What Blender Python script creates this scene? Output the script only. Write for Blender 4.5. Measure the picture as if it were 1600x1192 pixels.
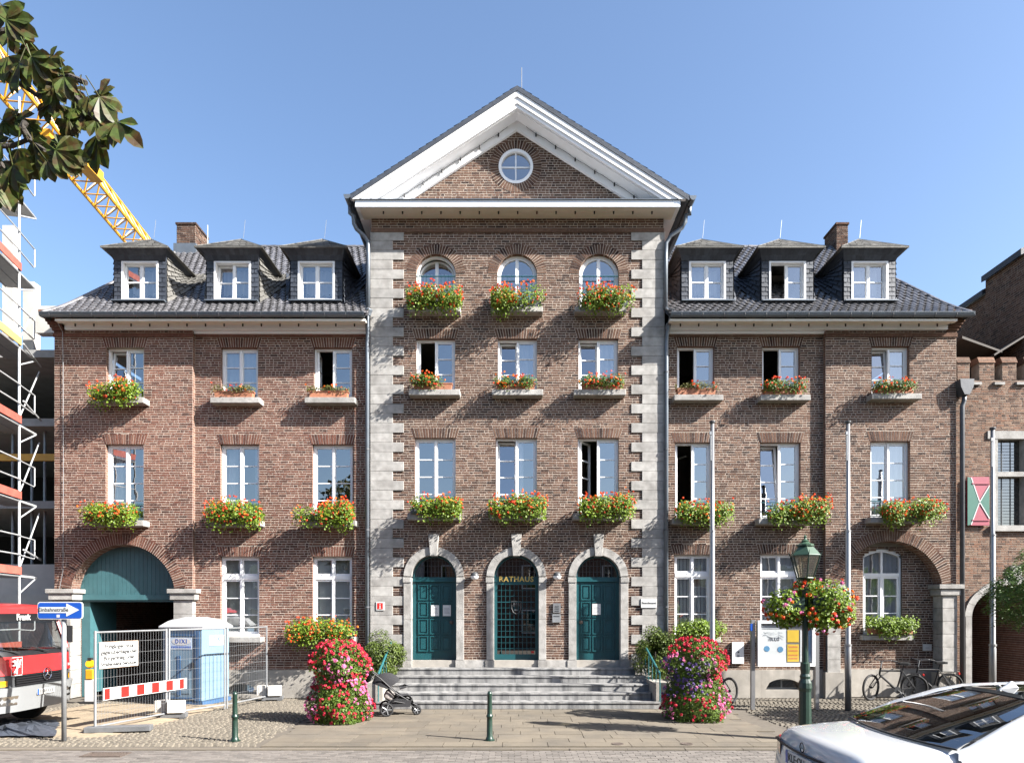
import bpy, math, random
from mathutils import Vector, Matrix
R = math.radians
rnd = random.Random(7)
for o in list(bpy.data.objects): bpy.data.objects.remove(o)
scene = bpy.context.scene
col = scene.collection

# ---------------------------------------------------------------- camera, sky, sun, exposure
CAMD, CAMH, FPX, HOR = 18.7, 2.38, 1066.7, 955.0
cd = bpy.data.cameras.new('camera'); cam = bpy.data.objects.new('camera', cd); col.objects.link(cam)
cam.location = (0, -CAMD, CAMH); cam.rotation_euler = (R(90), 0, 0)
cd.lens = 24.0; cd.sensor_width = 36.0; cd.shift_y = (HOR - 596) / 1600.0
cd.clip_start = 0.05; cd.clip_end = 3000
scene.camera = cam
SUN = Vector((1.36, -0.56, 1.0)).normalized()
EL = math.asin(SUN.z); AZ = math.atan2(SUN.x, SUN.y)
world = bpy.data.worlds.new('World'); scene.world = world; world.use_nodes = True
nt = world.node_tree; nt.nodes.clear()
sky = nt.nodes.new('ShaderNodeTexSky'); sky.sky_type = 'NISHITA'; sky.sun_disc = False
sky.sun_elevation = EL; sky.sun_rotation = AZ; sky.altitude = 50; sky.air_density = 1.0; sky.dust_density = 1.8; sky.ozone_density = 3.0
bg = nt.nodes.new('ShaderNodeBackground'); bg.inputs[1].default_value = 0.070
wo = nt.nodes.new('ShaderNodeOutputWorld')
nt.links.new(sky.outputs[0], bg.inputs[0]); nt.links.new(bg.outputs[0], wo.inputs[0])
sl = bpy.data.lights.new('sun', 'SUN'); sl.energy = 5.0; sl.angle = R(0.55); sl.color = (1.0, 0.96, 0.905)
so = bpy.data.objects.new('sun', sl); col.objects.link(so); so.location = (20, -10, 30)
so.rotation_euler = (-SUN).to_track_quat('-Z', 'Y').to_euler()
vs = scene.view_settings; vs.view_transform = 'Standard'; vs.look = 'None'; vs.exposure = 2.1; vs.gamma = 1.0; vs.use_curve_mapping = False
scene.display_settings.display_device = 'sRGB'
scene.cycles.use_denoising = True
scene.cycles.max_bounces = 6; scene.cycles.transparent_max_bounces = 12
scene.cycles.caustics_reflective = False; scene.cycles.caustics_refractive = False

def X(px, Y=0.0): return (px - 800.0) / FPX * (CAMD + Y)
def Z(py, Y=0.0): return CAMH + (HOR - py) / FPX * (CAMD + Y)
def gpos(px, py):
    d = CAMH * FPX / (py - HOR)
    return Vector(((px - 800.0) / FPX * d, d - CAMD, 0))

# ---------------------------------------------------------------- helpers
class MB:
    def __init__(s): s.v = []; s.f = []; s.m = []
    def poly(s, pts, mi=0):
        n = len(s.v); s.v.extend([tuple(p) for p in pts]); s.f.append(tuple(range(n, n + len(pts)))); s.m.append(mi); return s
    def box(s, x0, x1, y0, y1, z0, z1, mi=0, back=True):
        n = len(s.v)
        s.v += [(x0,y0,z0),(x1,y0,z0),(x1,y1,z0),(x0,y1,z0),(x0,y0,z1),(x1,y0,z1),(x1,y1,z1),(x0,y1,z1)]
        F = [(0,1,5,4),(1,2,6,5),(3,0,4,7),(4,5,6,7),(3,2,1,0)]
        if back: F.append((2,3,7,6))
        for q in F: s.f.append(tuple(n + i for i in q)); s.m.append(mi)
        return s
    def obox(s, c, size, rot=None, mi=0):
        c = Vector(c); h = [a / 2 for a in size]; n = len(s.v)
        M = rot if rot is not None else Matrix.Identity(3)
        for (a, b, d) in [(-1,-1,-1),(1,-1,-1),(1,1,-1),(-1,1,-1),(-1,-1,1),(1,-1,1),(1,1,1),(-1,1,1)]:
            s.v.append(tuple(c + M @ Vector((a*h[0], b*h[1], d*h[2]))))
        for q in [(0,1,5,4),(1,2,6,5),(3,0,4,7),(4,5,6,7),(3,2,1,0),(2,3,7,6)]:
            s.f.append(tuple(n + i for i in q)); s.m.append(mi)
        return s
    def tube(s, p0, p1, r, n=8, r2=None, caps=True, mi=0):
        p0 = Vector(p0); p1 = Vector(p1); d = p1 - p0
        if d.length < 1e-6: return s
        r2 = r if r2 is None else r2
        q = d.to_track_quat('Z', 'Y'); b = len(s.v)
        for (p, rr) in ((p0, r), (p1, r2)):
            for i in range(n):
                a = 2 * math.pi * i / n
                s.v.append(tuple(p + q @ Vector((rr*math.cos(a), rr*math.sin(a), 0))))
        for i in range(n):
            j = (i + 1) % n; s.f.append((b+i, b+j, b+n+j, b+n+i)); s.m.append(mi)
        if caps:
            s.f.append(tuple(b+i for i in reversed(range(n)))); s.m.append(mi)
            s.f.append(tuple(b+n+i for i in range(n))); s.m.append(mi)
        return s
    def path(s, pts, r, n=8, mi=0, closed=False):
        P = [Vector(p) for p in pts]; b = len(s.v); m = len(P)
        up = Vector((0.31, 0.17, 0.93))
        for k in range(m):
            if closed: t = P[(k+1) % m] - P[k-1]
            else: t = P[min(k+1, m-1)] - P[max(k-1, 0)]
            t.normalize(); u = t.cross(up)
            if u.length < 1e-4: u = t.cross(Vector((1,0,0)))
            u.normalize(); w = u.cross(t)
            rr = r[k] if isinstance(r, (list, tuple)) else r
            for i in range(n):
                a = 2*math.pi*i/n; s.v.append(tuple(P[k] + u*rr*math.cos(a) + w*rr*math.sin(a)))
        for k in range(m if closed else m-1):
            k2 = (k+1) % m
            for i in range(n):
                j = (i+1) % n; s.f.append((b+k*n+i, b+k*n+j, b+k2*n+j, b+k2*n+i)); s.m.append(mi)
        if not closed:
            s.f.append(tuple(b+i for i in reversed(range(n)))); s.m.append(mi)
            s.f.append(tuple(b+(m-1)*n+i for i in range(n))); s.m.append(mi)
        return s
    def lathe(s, prof, n=16, c=(0,0,0), mi=0, rot=None):
        b = len(s.v); c = Vector(c)
        for (r, z) in prof:
            for i in range(n):
                a = 2*math.pi*(i+.5)/n; p = Vector((r*math.cos(a), r*math.sin(a), z))
                s.v.append(tuple(c + (rot @ p if rot is not None else p)))
        for k in range(len(prof)-1):
            for i in range(n):
                j = (i+1) % n; s.f.append((b+k*n+i, b+k*n+j, b+(k+1)*n+j, b+(k+1)*n+i)); s.m.append(mi)
        s.f.append(tuple(b+i for i in reversed(range(n)))); s.m.append(mi)
        s.f.append(tuple(b+(len(prof)-1)*n+i for i in range(n))); s.m.append(mi)
        return s
    def prism(s, poly, y0, y1, mi=0, plane='xz'):
        # polygon (u,v) extruded along third axis
        def P(u, v, y):
            if plane == 'xz': return (u, y, v)
            if plane == 'xy': return (u, v, y)
            return (y, u, v)
        n = len(poly); b = len(s.v)
        s.v += [P(u, v, y0) for u, v in poly] + [P(u, v, y1) for u, v in poly]
        s.f.append(tuple(b+i for i in range(n))); s.m.append(mi)
        s.f.append(tuple(b+n+i for i in reversed(range(n)))); s.m.append(mi)
        for i in range(n):
            j = (i+1) % n; s.f.append((b+i, b+n+i, b+n+j, b+j)); s.m.append(mi)
        return s
    def grid(s, G, mi=0, closed=False):
        b = len(s.v); nr = len(G); nc = len(G[0])
        for row in G: s.v += [tuple(p) for p in row]
        for i in range(nr-1):
            for j in range(nc if closed else nc-1):
                j2 = (j+1) % nc
                s.f.append((b+i*nc+j, b+i*nc+j2, b+(i+1)*nc+j2, b+(i+1)*nc+j)); s.m.append(mi)
        return s
    def torus(s, c, Rr, r, n=24, m=6, rot=None, mi=0):
        pts = []
        M = rot if rot is not None else Matrix.Identity(3)
        G = []
        for i in range(n+1):
            a = 2*math.pi*i/n; row = []
            for j in range(m+1):
                t = 2*math.pi*j/m
                row.append(Vector(c) + M @ Vector(((Rr+r*math.cos(t))*math.cos(a), (Rr+r*math.cos(t))*math.sin(a), r*math.sin(t))))
            G.append(row)
        return s.grid(G, mi)
    def xform(s, fn, start=0):
        for i in range(start, len(s.v)): s.v[i] = tuple(fn(Vector(s.v[i])))
        return s
    def mesh(s, name, mats, smooth=False):
        me = bpy.data.meshes.new(name); me.from_pydata(s.v, [], s.f)
        if not isinstance(mats, (list, tuple)): mats = [mats]
        for m_ in mats: me.materials.append(m_)
        if len(mats) > 1: me.polygons.foreach_set('material_index', s.m)
        if smooth: me.polygons.foreach_set('use_smooth', [True]*len(s.f))
        me.update(); return me
    def build(s, name, mats, parent=None, smooth=False, **kw):
        return mkobj(name, s.mesh(name, mats, smooth), parent, **kw)

def mkobj(name, me, parent=None, label=None, cat=None, group=None, kind=None, local=False, loc=None):
    o = bpy.data.objects.new(name, me); col.objects.link(o)
    if parent is not None:
        o.parent = parent
        if not local and parent.type == 'EMPTY': o.location = -parent.location
    if loc is not None: o.location = loc
    tag(o, label, cat, group, kind); return o
def tag(o, label=None, cat=None, group=None, kind=None):
    if label: o['label'] = label
    if cat: o['category'] = cat
    if group: o['group'] = group
    if kind: o['kind'] = kind
    return o
def thing(name, loc, label, cat, group=None, rz=0.0):
    e = bpy.data.objects.new(name, None); col.objects.link(e)
    e.location = loc; e.rotation_euler = (0, 0, rz); e.empty_display_size = 0.2
    return tag(e, label, cat, group)
def copy_tree(o, parent=None):
    c = o.copy(); col.objects.link(c)
    if parent is not None: c.parent = parent
    for ch in list(o.children): copy_tree(ch, c)
    return c
def autosmooth(o, ang=35):
    me = o.data
    me.polygons.foreach_set('use_smooth', [True]*len(me.polygons))
    try: me.set_sharp_from_angle(angle=R(ang))
    except Exception: pass
    return o
def bevel(o, w=0.01, seg=2):
    m = o.modifiers.new('bevel', 'BEVEL'); m.width = w; m.segments = seg; m.limit_method = 'ANGLE'; m.angle_limit = R(40); return o

# text meshes (flat print / lettering)
def text_me(s, size, mat, extrude=0.001, offset=0.0, align='CENTER', spacing=1.0, shear=0.0):
    cu = bpy.data.curves.new('txt', 'FONT'); cu.body = s; cu.size = size; cu.align_x = align; cu.align_y = 'CENTER'
    cu.extrude = extrude; cu.offset = offset; cu.space_character = spacing; cu.shear = shear; cu.resolution_u = 3
    o = bpy.data.objects.new('txt', cu); col.objects.link(o)
    dg = bpy.context.evaluated_depsgraph_get(); dg.update()
    me = bpy.data.meshes.new_from_object(o.evaluated_get(dg))
    bpy.data.objects.remove(o); bpy.data.curves.remove(cu)
    me.materials.clear(); me.materials.append(mat); return me

# ---------------------------------------------------------------- materials
def N(nt, typ, **kw):
    n = nt.nodes.new(typ)
    for k, v in kw.items(): setattr(n, k, v)
    return n
KA = 0.68    # the photograph is exposed for the shade: base colours sit at the low end of their range
def mat(name, color, rough=0.7, var=0.15, scale=6.0, bump=0.0, bscale=40.0, metal=0.0, spec=0.5, isl=0.0, obj=0.0,
        tint=None, tscale=1.0, tamt=0.0, coat=0.0, stretch=None, trans=0.0):
    m = bpy.data.materials.new(name); m.use_nodes = True; t = m.node_tree; b = t.nodes['Principled BSDF']; L = t.links.new
    b.inputs['Roughness'].default_value = rough; b.inputs['Metallic'].default_value = metal
    b.inputs['Specular IOR Level'].default_value = spec
    if coat: b.inputs['Coat Weight'].default_value = coat; b.inputs['Coat Roughness'].default_value = 0.03
    g = N(t, 'ShaderNodeNewGeometry'); c = N(t, 'ShaderNodeTexCoord')
    src = g.outputs['Position']
    if stretch:
        mp = N(t, 'ShaderNodeMapping'); mp.inputs['Scale'].default_value = stretch; L(src, mp.inputs[0]); src = mp.outputs[0]
    nz = N(t, 'ShaderNodeTexNoise'); nz.inputs['Scale'].default_value = scale; nz.inputs['Detail'].default_value = 5; L(src, nz.inputs['Vector'])
    cur = None
    rgb = N(t, 'ShaderNodeRGB'); rgb.outputs[0].default_value = (*[KA*c_ for c_ in color], 1); cur = rgb.outputs[0]
    if tint is not None:
        n2 = N(t, 'ShaderNodeTexNoise'); n2.inputs['Scale'].default_value = tscale; n2.inputs['Detail'].default_value = 4; L(src, n2.inputs['Vector'])
        mr = N(t, 'ShaderNodeMapRange'); mr.inputs[1].default_value = 0.42; mr.inputs[2].default_value = 0.66; mr.inputs[4].default_value = tamt; L(n2.outputs[0], mr.inputs[0])
        mx = N(t, 'ShaderNodeMix', data_type='RGBA'); L(mr.outputs[0], mx.inputs[0]); L(cur, mx.inputs[6]); mx.inputs[7].default_value = (*[KA*c_ for c_ in tint], 1); cur = mx.outputs[2]
    mr = N(t, 'ShaderNodeMapRange'); mr.inputs[1].default_value = 0.25; mr.inputs[2].default_value = 0.75
    mr.inputs[3].default_value = 1 - var; mr.inputs[4].default_value = 1 + var; L(nz.outputs[0], mr.inputs[0]); fac = mr.outputs[0]
    if isl or obj:
        ad = N(t, 'ShaderNodeMath', operation='ADD')
        L(g.outputs['Random Per Island'], ad.inputs[0])
        oi = N(t, 'ShaderNodeObjectInfo'); L(oi.outputs['Random'], ad.inputs[1])
        fr = N(t, 'ShaderNodeMath', operation='FRACT'); L(ad.outputs[0], fr.inputs[0])
        m2 = N(t, 'ShaderNodeMapRange'); a = max(isl, obj); m2.inputs[3].default_value = 1 - a; m2.inputs[4].default_value = 1 + a; L(fr.outputs[0], m2.inputs[0])
        mu = N(t, 'ShaderNodeMath', operation='MULTIPLY'); L(fac, mu.inputs[0]); L(m2.outputs[0], mu.inputs[1]); fac = mu.outputs[0]
    vm = N(t, 'ShaderNodeVectorMath', operation='SCALE'); L(cur, vm.inputs[0]); L(fac, vm.inputs['Scale'])
    L(vm.outputs[0], b.inputs['Base Color'])
    if bump:
        nb = N(t, 'ShaderNodeTexNoise'); nb.inputs['Scale'].default_value = bscale; nb.inputs['Detail'].default_value = 4; L(src, nb.inputs['Vector'])
        bp = N(t, 'ShaderNodeBump'); bp.inputs['Strength'].default_value = bump; bp.inputs['Distance'].default_value = 0.02
        L(nb.outputs[0], bp.inputs['Height']); L(bp.outputs[0], b.inputs['Normal'])
    if trans:
        tr = N(t, 'ShaderNodeBsdfTranslucent'); L(vm.outputs[0], tr.inputs[0])
        ms = N(t, 'ShaderNodeMixShader'); ms.inputs[0].default_value = trans
        out = t.nodes['Material Output']; L(b.outputs[0], ms.inputs[1]); L(tr.outputs[0], ms.inputs[2]); L(ms.outputs[0], out.inputs[0])
    return m
def brick_mat(name, cols, redden=0.0):
    m = mat(name, (0.2, 0.1, 0.08), rough=0.92, var=0.22, scale=14.0, bump=0.7, bscale=70.0, spec=0.15)
    t = m.node_tree; L = t.links.new
    rgb = [n for n in t.nodes if n.type == 'RGB'][0]; vm = [n for n in t.nodes if n.type == 'VECT_MATH'][0]
    g = [n for n in t.nodes if n.type == 'NEW_GEOMETRY'][0]
    ad = N(t, 'ShaderNodeMath', operation='ADD'); L(g.outputs['Random Per Island'], ad.inputs[0])
    oi = N(t, 'ShaderNodeObjectInfo'); L(oi.outputs['Random'], ad.inputs[1])
    fr = N(t, 'ShaderNodeMath', operation='FRACT'); L(ad.outputs[0], fr.inputs[0])
    cr = N(t, 'ShaderNodeValToRGB'); cr.color_ramp.interpolation = 'LINEAR'
    e = cr.color_ramp.elements; e[0].position = 0; cols = [[KA*q_*g_ for q_, g_ in zip(c_, (.92, .82, .74))] for c_ in cols]; e[0].color = (*cols[0], 1); e[1].position = 1; e[1].color = (*cols[-1], 1)
    for i, c_ in enumerate(cols[1:-1]):
        q = e.new((i+1)/(len(cols)-1)); q.color = (*c_, 1)
    L(fr.outputs[0], cr.inputs[0])
    cur = cr.outputs[0]
    n2 = N(t, 'ShaderNodeTexNoise'); n2.inputs['Scale'].default_value = 0.35; n2.inputs['Detail'].default_value = 5; L(g.outputs['Position'], n2.inputs['Vector'])
    mr = N(t, 'ShaderNodeMapRange'); mr.inputs[1].default_value = .35; mr.inputs[2].default_value = .65; mr.inputs[3].default_value = 0.78; mr.inputs[4].default_value = 1.16; L(n2.outputs[0], mr.inputs[0])
    v2 = N(t, 'ShaderNodeVectorMath', operation='SCALE'); L(cur, v2.inputs[0]); L(mr.outputs[0], v2.inputs['Scale']); cur = v2.outputs[0]
    # pale lime bloom in patches
    n3 = N(t, 'ShaderNodeTexNoise'); n3.inputs['Scale'].default_value = 22.0; n3.inputs['Detail'].default_value = 3; L(g.outputs['Position'], n3.inputs['Vector'])
    m3 = N(t, 'ShaderNodeMapRange'); m3.inputs[1].default_value = .58; m3.inputs[2].default_value = .75; m3.inputs[4].default_value = 0.45; L(n3.outputs[0], m3.inputs[0])
    mx = N(t, 'ShaderNodeMix', data_type='RGBA'); L(m3.outputs[0], mx.inputs[0]); L(cur, mx.inputs[6]); mx.inputs[7].default_value = (0.26, 0.22, 0.18, 1)
    L(mx.outputs[2], vm.inputs[0]); return m

M = {}
M['brick'] = brick_mat('brick_brown', [(.045,.032,.031),(.11,.068,.055),(.175,.112,.086),(.14,.083,.066),(.205,.142,.112),(.075,.052,.047)])
M['brick_red'] = brick_mat('brick_red_brown', [(.075,.042,.038),(.155,.078,.062),(.215,.112,.088),(.175,.08,.062),(.24,.145,.115),(.115,.06,.052)])
M['brick_old'] = brick_mat('brick_old', [(.08,.058,.05),(.17,.11,.085),(.23,.16,.125),(.24,.14,.10),(.28,.21,.165),(.115,.08,.068)])
M['mortar'] = mat('mortar', (.60, .51, .425), .95, .25, 9, .5, 90, spec=.1)
M['mortar_dark'] = mat('mortar_old', (.36, .30, .25), .95, .3, 6, .5, 90, spec=.1)
M['stone'] = mat('grey_limestone', (.42, .405, .38), .85, .2, 7, .5, 60, spec=.2, isl=.0, obj=.13, tint=(.30,.285,.265), tscale=3.0, tamt=.8)
M['stone_step'] = mat('bluestone', (.32, .315, .305), .7, .2, 5, .35, 60, spec=.3, obj=.1, tint=(.13,.13,.132), tscale=6, tamt=1.0, stretch=(1,1,.18))
M['plinth'] = mat('plinth_render', (.42, .39, .345), .9, .15, 4, .4, 80, spec=.15, obj=.08, tint=(.31,.29,.26), tscale=1.5, tamt=.7)
M['white'] = mat('white_paint', (1.0, 1.0, 1.0), .35, .04, 3, spec=.5)
M['cream'] = mat('cream_paint', (.92, .87, .78), .5, .06, 3)
M['trim'] = mat('trim_white_paint', (1.0, 1.06, 1.14), .4, .04, 3)
M['zinc'] = mat('zinc', (.15, .175, .205), .45, .15, 4, .1, 30, metal=.3)
M['zinc_dark'] = mat('dark_zinc', (.085, .09, .10), .5, .2, 4, .1, 30, metal=.1)
M['tile'] = mat('glazed_clay_tile', (.135, .132, .138), .34, .3, 8, .15, 40, spec=.6, isl=.35)
M['slate'] = mat('slate', (.048, .056, .072), .55, .25, 12, .3, 60, spec=.35, isl=.3)
M['slate_roof'] = mat('weathered_slate', (.135, .13, .118), .75, .35, 10, .4, 50, spec=.3, isl=.3)
M['teal'] = mat('teal_paint', (.014, .085, .098), .32, .12, 5, .05, 60, spec=.5)
M['teal_gate'] = mat('teal_gate_paint', (.05, .14, .155), .5, .12, 5, .08, 60, obj=.06)
M['teal_rail'] = mat('teal_rail_paint', (.025, .13, .14), .4, .15, 8)
M['gold'] = mat('gold_letters', (.80, .56, .16), .35, .05, 9, metal=.6)
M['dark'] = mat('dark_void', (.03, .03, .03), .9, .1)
M['room'] = mat('room_wall', (.26, .24, .21), .9, .1)
M['curtain'] = mat('white_curtain', (.72, .74, .80), .9, .06, trans=.3)
M['blind'] = mat('cream_blind', (1.15, 1.15, 1.05), .8, .05, trans=.2)
M['terracotta'] = mat('terracotta', (.42, .17, .09), .8, .2, 12, .2, 60, obj=.15)
M['leaf'] = mat('geranium_leaf', (.12, .20, .022), .5, .2, 20, isl=.45, spec=.4, trans=.35)
M['leaf_y'] = mat('pale_green_leaf', (.19, .29, .022), .5, .2, 20, isl=.4, spec=.4, trans=.35)
M['leaf_dry'] = mat('olive_leaf', (.15, .15, .03), .6, .25, 20, isl=.45, trans=.3)
M['shrub'] = mat('shrub_leaf', (.135, .19, .035), .5, .2, 20, isl=.5, spec=.4, trans=.3)
M['robinia'] = mat('feathery_leaf', (.11, .20, .03), .5, .2, 20, isl=.45, trans=.35)
M['petal_red'] = mat('petal_orange_red', (.95, .10, .022), .6, .15, 30, isl=.35, trans=.3)
M['petal_orange'] = mat('petal_orange', (1.1, .30, .03), .6, .15, 30, isl=.3, trans=.3)
M['petal_crimson'] = mat('petal_crimson', (.75, .03, .075), .6, .15, 30, isl=.35, trans=.3)
M['petal_pink'] = mat('petal_pink', (.95, .26, .52), .6, .15, 30, isl=.3, trans=.3)
M['petal_violet'] = mat('petal_violet', (.22, .14, .38), .6, .15, 30, isl=.35, trans=.3)
M['galv'] = mat('galvanised_steel', (.34, .35, .36), .45, .12, 8, metal=.45)
M['alu'] = mat('brushed_aluminium', (.34, .34, .345), .38, .06, 8, metal=.6)
M['scaf_white'] = mat('scaffold_tube', (.46, .47, .48), .45, .12, 8, metal=.15)
M['plank_red'] = mat('red_toe_board', (.45, .10, .07), .8, .25, 4, obj=.1)
M['plank_wood'] = mat('yellow_wood_board', (.55, .36, .12), .8, .2, 4)
M['concrete'] = mat('concrete', (.36, .35, .33), .9, .2, 3, .3, 40)
M['concrete_light'] = mat('light_concrete', (.58, .55, .50), .9, .12, 3, .2, 40)
M['conc_foot'] = mat('grey_foot_concrete', (.125, .128, .132), .9, .2, 8, .3, 60)
M['yellow'] = mat('crane_yellow', (.72, .36, .02), .45, .15, 3)
M['yellow_lamp'] = mat('amber_plastic', (.80, .38, .01), .3, .1, 3)
M['green_cast'] = mat('green_cast_iron', (.012, .038, .026), .38, .2, 9, .1, 40)
M['black'] = mat('black_rubber', (.012, .012, .013), .8, .2)
M['black_paint'] = mat('black_paint', (.013, .013, .015), .5, .1, spec=.3)
M['fabric'] = mat('charcoal_fabric', (.022, .022, .025), .95, .2, 40, .3, 200)
M['grey_plastic'] = mat('grey_plastic', (.055, .058, .062), .5, .1)
M['chrome'] = mat('chrome', (.75, .75, .76), .15, .05, metal=1.0)
M['truck_red'] = mat('truck_red', (.55, .030, .032), .28, .05, 2, coat=.4)
M['truck_grey'] = mat('truck_bumper_grey', (.25, .26, .265), .45, .06, 3)
M['car_paint'] = mat('car_white_paint', (.66, .68, .70), .22, .01, 2, coat=1.0)
M['blue_sign'] = mat('sign_blue', (.012, .085, .44), .35, .04)
M['sign_white'] = mat('sign_white', (.70, .70, .68), .45, .04)
M['sign_red'] = mat('sign_red', (.72, .02, .015), .4, .05)
M['ink'] = mat('black_ink', (.02, .02, .022), .6, .05)
M['ink_grey'] = mat('grey_ink', (.25, .26, .28), .6, .05)
M['dixi'] = mat('light_blue_plastic', (.19, .29, .38), .45, .07, 3)
M['dixi_dark'] = mat('dark_blue_plastic', (.055, .13, .26), .45, .1, 3)
M['dixi_roof'] = mat('white_translucent_roof', (.60, .61, .62), .5, .04, trans=.2)
M['sand'] = mat('sand', (.33, .26, .175), .95, .2, 4, .6, 30)
M['slab'] = mat('paving_slab', (.17, .142, .104), .88, .12, 3.5, .3, 60, obj=.13, tint=(.115,.10,.08), tscale=1.2, tamt=.6)
M['cobble'] = mat('cobble', (.16, .138, .106), .85, .15, 9, .4, 60, isl=.22)
M['paver'] = mat('street_paver', (.17, .15, .132), .85, .15, 5, .3, 60, isl=.22)
M['joint'] = mat('paving_joint_sand', (.125, .106, .082), .95, .2, 6, .3, 60)
M['asphalt'] = mat('asphalt', (.10, .10, .10), .9, .2, 5, .3, 60)
M['grass'] = mat('far_ground', (.20, .19, .15), .95, .3, .5)
M['iron'] = mat('cast_iron', (.10, .075, .06), .7, .25, 20, .4, 60)
M['chestnut_leaf'] = mat('chestnut_leaf', (.075, .11, .02), .5, .25, 25, isl=.4, spec=.4, tint=(.10,.045,.015), tscale=18, tamt=.9, trans=.35)
M['bark'] = mat('bark', (.06, .05, .04), .9, .3, 12, .8, 40)
M['shutter_red'] = mat('shutter_raspberry', (.36, .065, .10), .5, .08)
M['shutter_green'] = mat('shutter_green', (.03, .15, .11), .5, .08)
M['roof_back'] = mat('dark_roof_sheet', (.05, .05, .055), .7, .2, 3)
M['wood_dark'] = mat('dark_wood', (.05, .035, .025), .7, .2)
def glass_mat(name, refl_min=.16, tintc=(.55,.6,.62), rough=.0, ior=1.55, wob=.0):
    m = bpy.data.materials.new(name); m.use_nodes = True; t = m.node_tree; t.nodes.clear(); L = t.links.new
    out = N(t, 'ShaderNodeOutputMaterial'); ms = N(t, 'ShaderNodeMixShader'); tr = N(t, 'ShaderNodeBsdfTransparent'); gl = N(t, 'ShaderNodeBsdfGlossy')
    tr.inputs[0].default_value = (*tintc, 1); gl.inputs[0].default_value = (1,1,1,1); gl.inputs['Roughness'].default_value = rough
    fr = N(t, 'ShaderNodeFresnel'); gb = N(t, 'ShaderNodeNewGeometry'); mi_ = N(t, 'ShaderNodeMapRange'); mi_.inputs[3].default_value = ior; mi_.inputs[4].default_value = 1/ior; L(gb.outputs['Backfacing'], mi_.inputs[0]); L(mi_.outputs[0], fr.inputs[0])
    mx = N(t, 'ShaderNodeMath', operation='MAXIMUM'); mx.inputs[1].default_value = refl_min
    ad = N(t, 'ShaderNodeMath', operation='ADD'); ad.inputs[1].default_value = refl_min*.7; ad.use_clamp = True
    L(fr.outputs[0], ad.inputs[0]); L(ad.outputs[0], mx.inputs[0])
    if wob:
        g = N(t, 'ShaderNodeNewGeometry'); nz = N(t, 'ShaderNodeTexNoise'); nz.inputs['Scale'].default_value = 2.2; L(g.outputs['Position'], nz.inputs['Vector'])
        bp = N(t, 'ShaderNodeBump'); bp.inputs['Strength'].default_value = wob; bp.inputs['Distance'].default_value = .01; L(nz.outputs[0], bp.inputs['Height']); L(bp.outputs[0], gl.inputs['Normal'])
    L(mx.outputs[0], ms.inputs[0]); L(tr.outputs[0], ms.inputs[1]); L(gl.outputs[0], ms.inputs[2]); L(ms.outputs[0], out.inputs[0]); return m
M['glass'] = glass_mat('window_glass', .31, (.74,.77,.78), wob=.2)
M['lamp_glass'] = glass_mat('lantern_glass', .10, (.62,.60,.50))
M['car_glass'] = glass_mat('car_glass', .22, (.10,.11,.12))
M['truck_glass'] = glass_mat('truck_glass', .08, (.55,.6,.6))
M['case_glass'] = glass_mat('case_glass', .04, (.95,.96,.96))
# ================================================================ ground, street, pavement
def brick_tex_mat(name, cols, mort, plane='yz', sc=1.0):
    m = mat(name, cols[0], rough=.92, var=.3, scale=9, bump=.5, bscale=70, spec=.15); t = m.node_tree; L = t.links.new
    g = [n for n in t.nodes if n.type == 'NEW_GEOMETRY'][0]; vm = [n for n in t.nodes if n.type == 'VECT_MATH'][0]
    sp = N(t, 'ShaderNodeSeparateXYZ'); L(g.outputs['Position'], sp.inputs[0]); cb = N(t, 'ShaderNodeCombineXYZ')
    L(sp.outputs['Y' if plane == 'yz' else 'X'], cb.inputs[0]); L(sp.outputs['Z'], cb.inputs[1])
    bt = N(t, 'ShaderNodeTexBrick'); bt.inputs['Scale'].default_value = 1.0*sc; bt.inputs['Brick Width'].default_value = .22; bt.inputs['Row Height'].default_value = .0667
    bt.inputs['Mortar Size'].default_value = .006; cols = [[KA*q_ for q_ in c_] for c_ in cols]; mort = [KA*q_ for q_ in mort]; bt.inputs['Color1'].default_value = (*cols[0],1); bt.inputs['Color2'].default_value = (*cols[1],1); bt.inputs['Mortar'].default_value = (*mort,1)
    L(cb.outputs[0], bt.inputs[0]); L(bt.outputs[0], vm.inputs[0]); return m
M['reveal'] = brick_tex_mat('reveal_brick', [(.25,.14,.10),(.17,.09,.07)], (.38,.33,.28))
M['reveal_x'] = brick_tex_mat('inner_brick', [(.20,.10,.075),(.14,.075,.06)], (.34,.30,.26), 'xz')

b = MB(); b.poly([(-900,-900,-.06),(900,-900,-.06),(900,900,-.06),(-900,900,-.06)])
b.build('ground', M['grass'], kind='structure')
KY = -6.78
b = MB(); b.poly([(-40,-40,-.030),(40,-40,-.030),(40,KY,-.030),(-40,KY,-.030)]); street = b.build('street', M['joint'], kind='structure')
b = MB(); b.poly([(-40,KY-.14,-.022),(40,KY-.14,-.022),(40,1,-.022),(-40,1,-.022)]); pavement = b.build('pavement', M['joint'], kind='structure')
b = MB(); b.poly([(-40,-40.01,-.05),(40,-40.01,-.05),(40,40,-.05),(-40,40,-.05)]); b.build('yard', M['cobble'], kind='structure')
# street pavers: herringbone-like running bricks
b = MB(); r2 = random.Random(3)
y = KY - .17; row = 0
while y > -10.2:
    x = -9.5 + (row % 2) * .11
    while x < 9.5:
        h = -.0 - .012 + r2.uniform(-.003, .003); t1 = r2.uniform(-.002,.002)
        b.box(x+.004, x+.206, y-.098, y-.004, -.05, h, back=False)
        x += .212
    y -= .104; row += 1
b.build('paver', M['paver'], street, kind='stuff')
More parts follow.
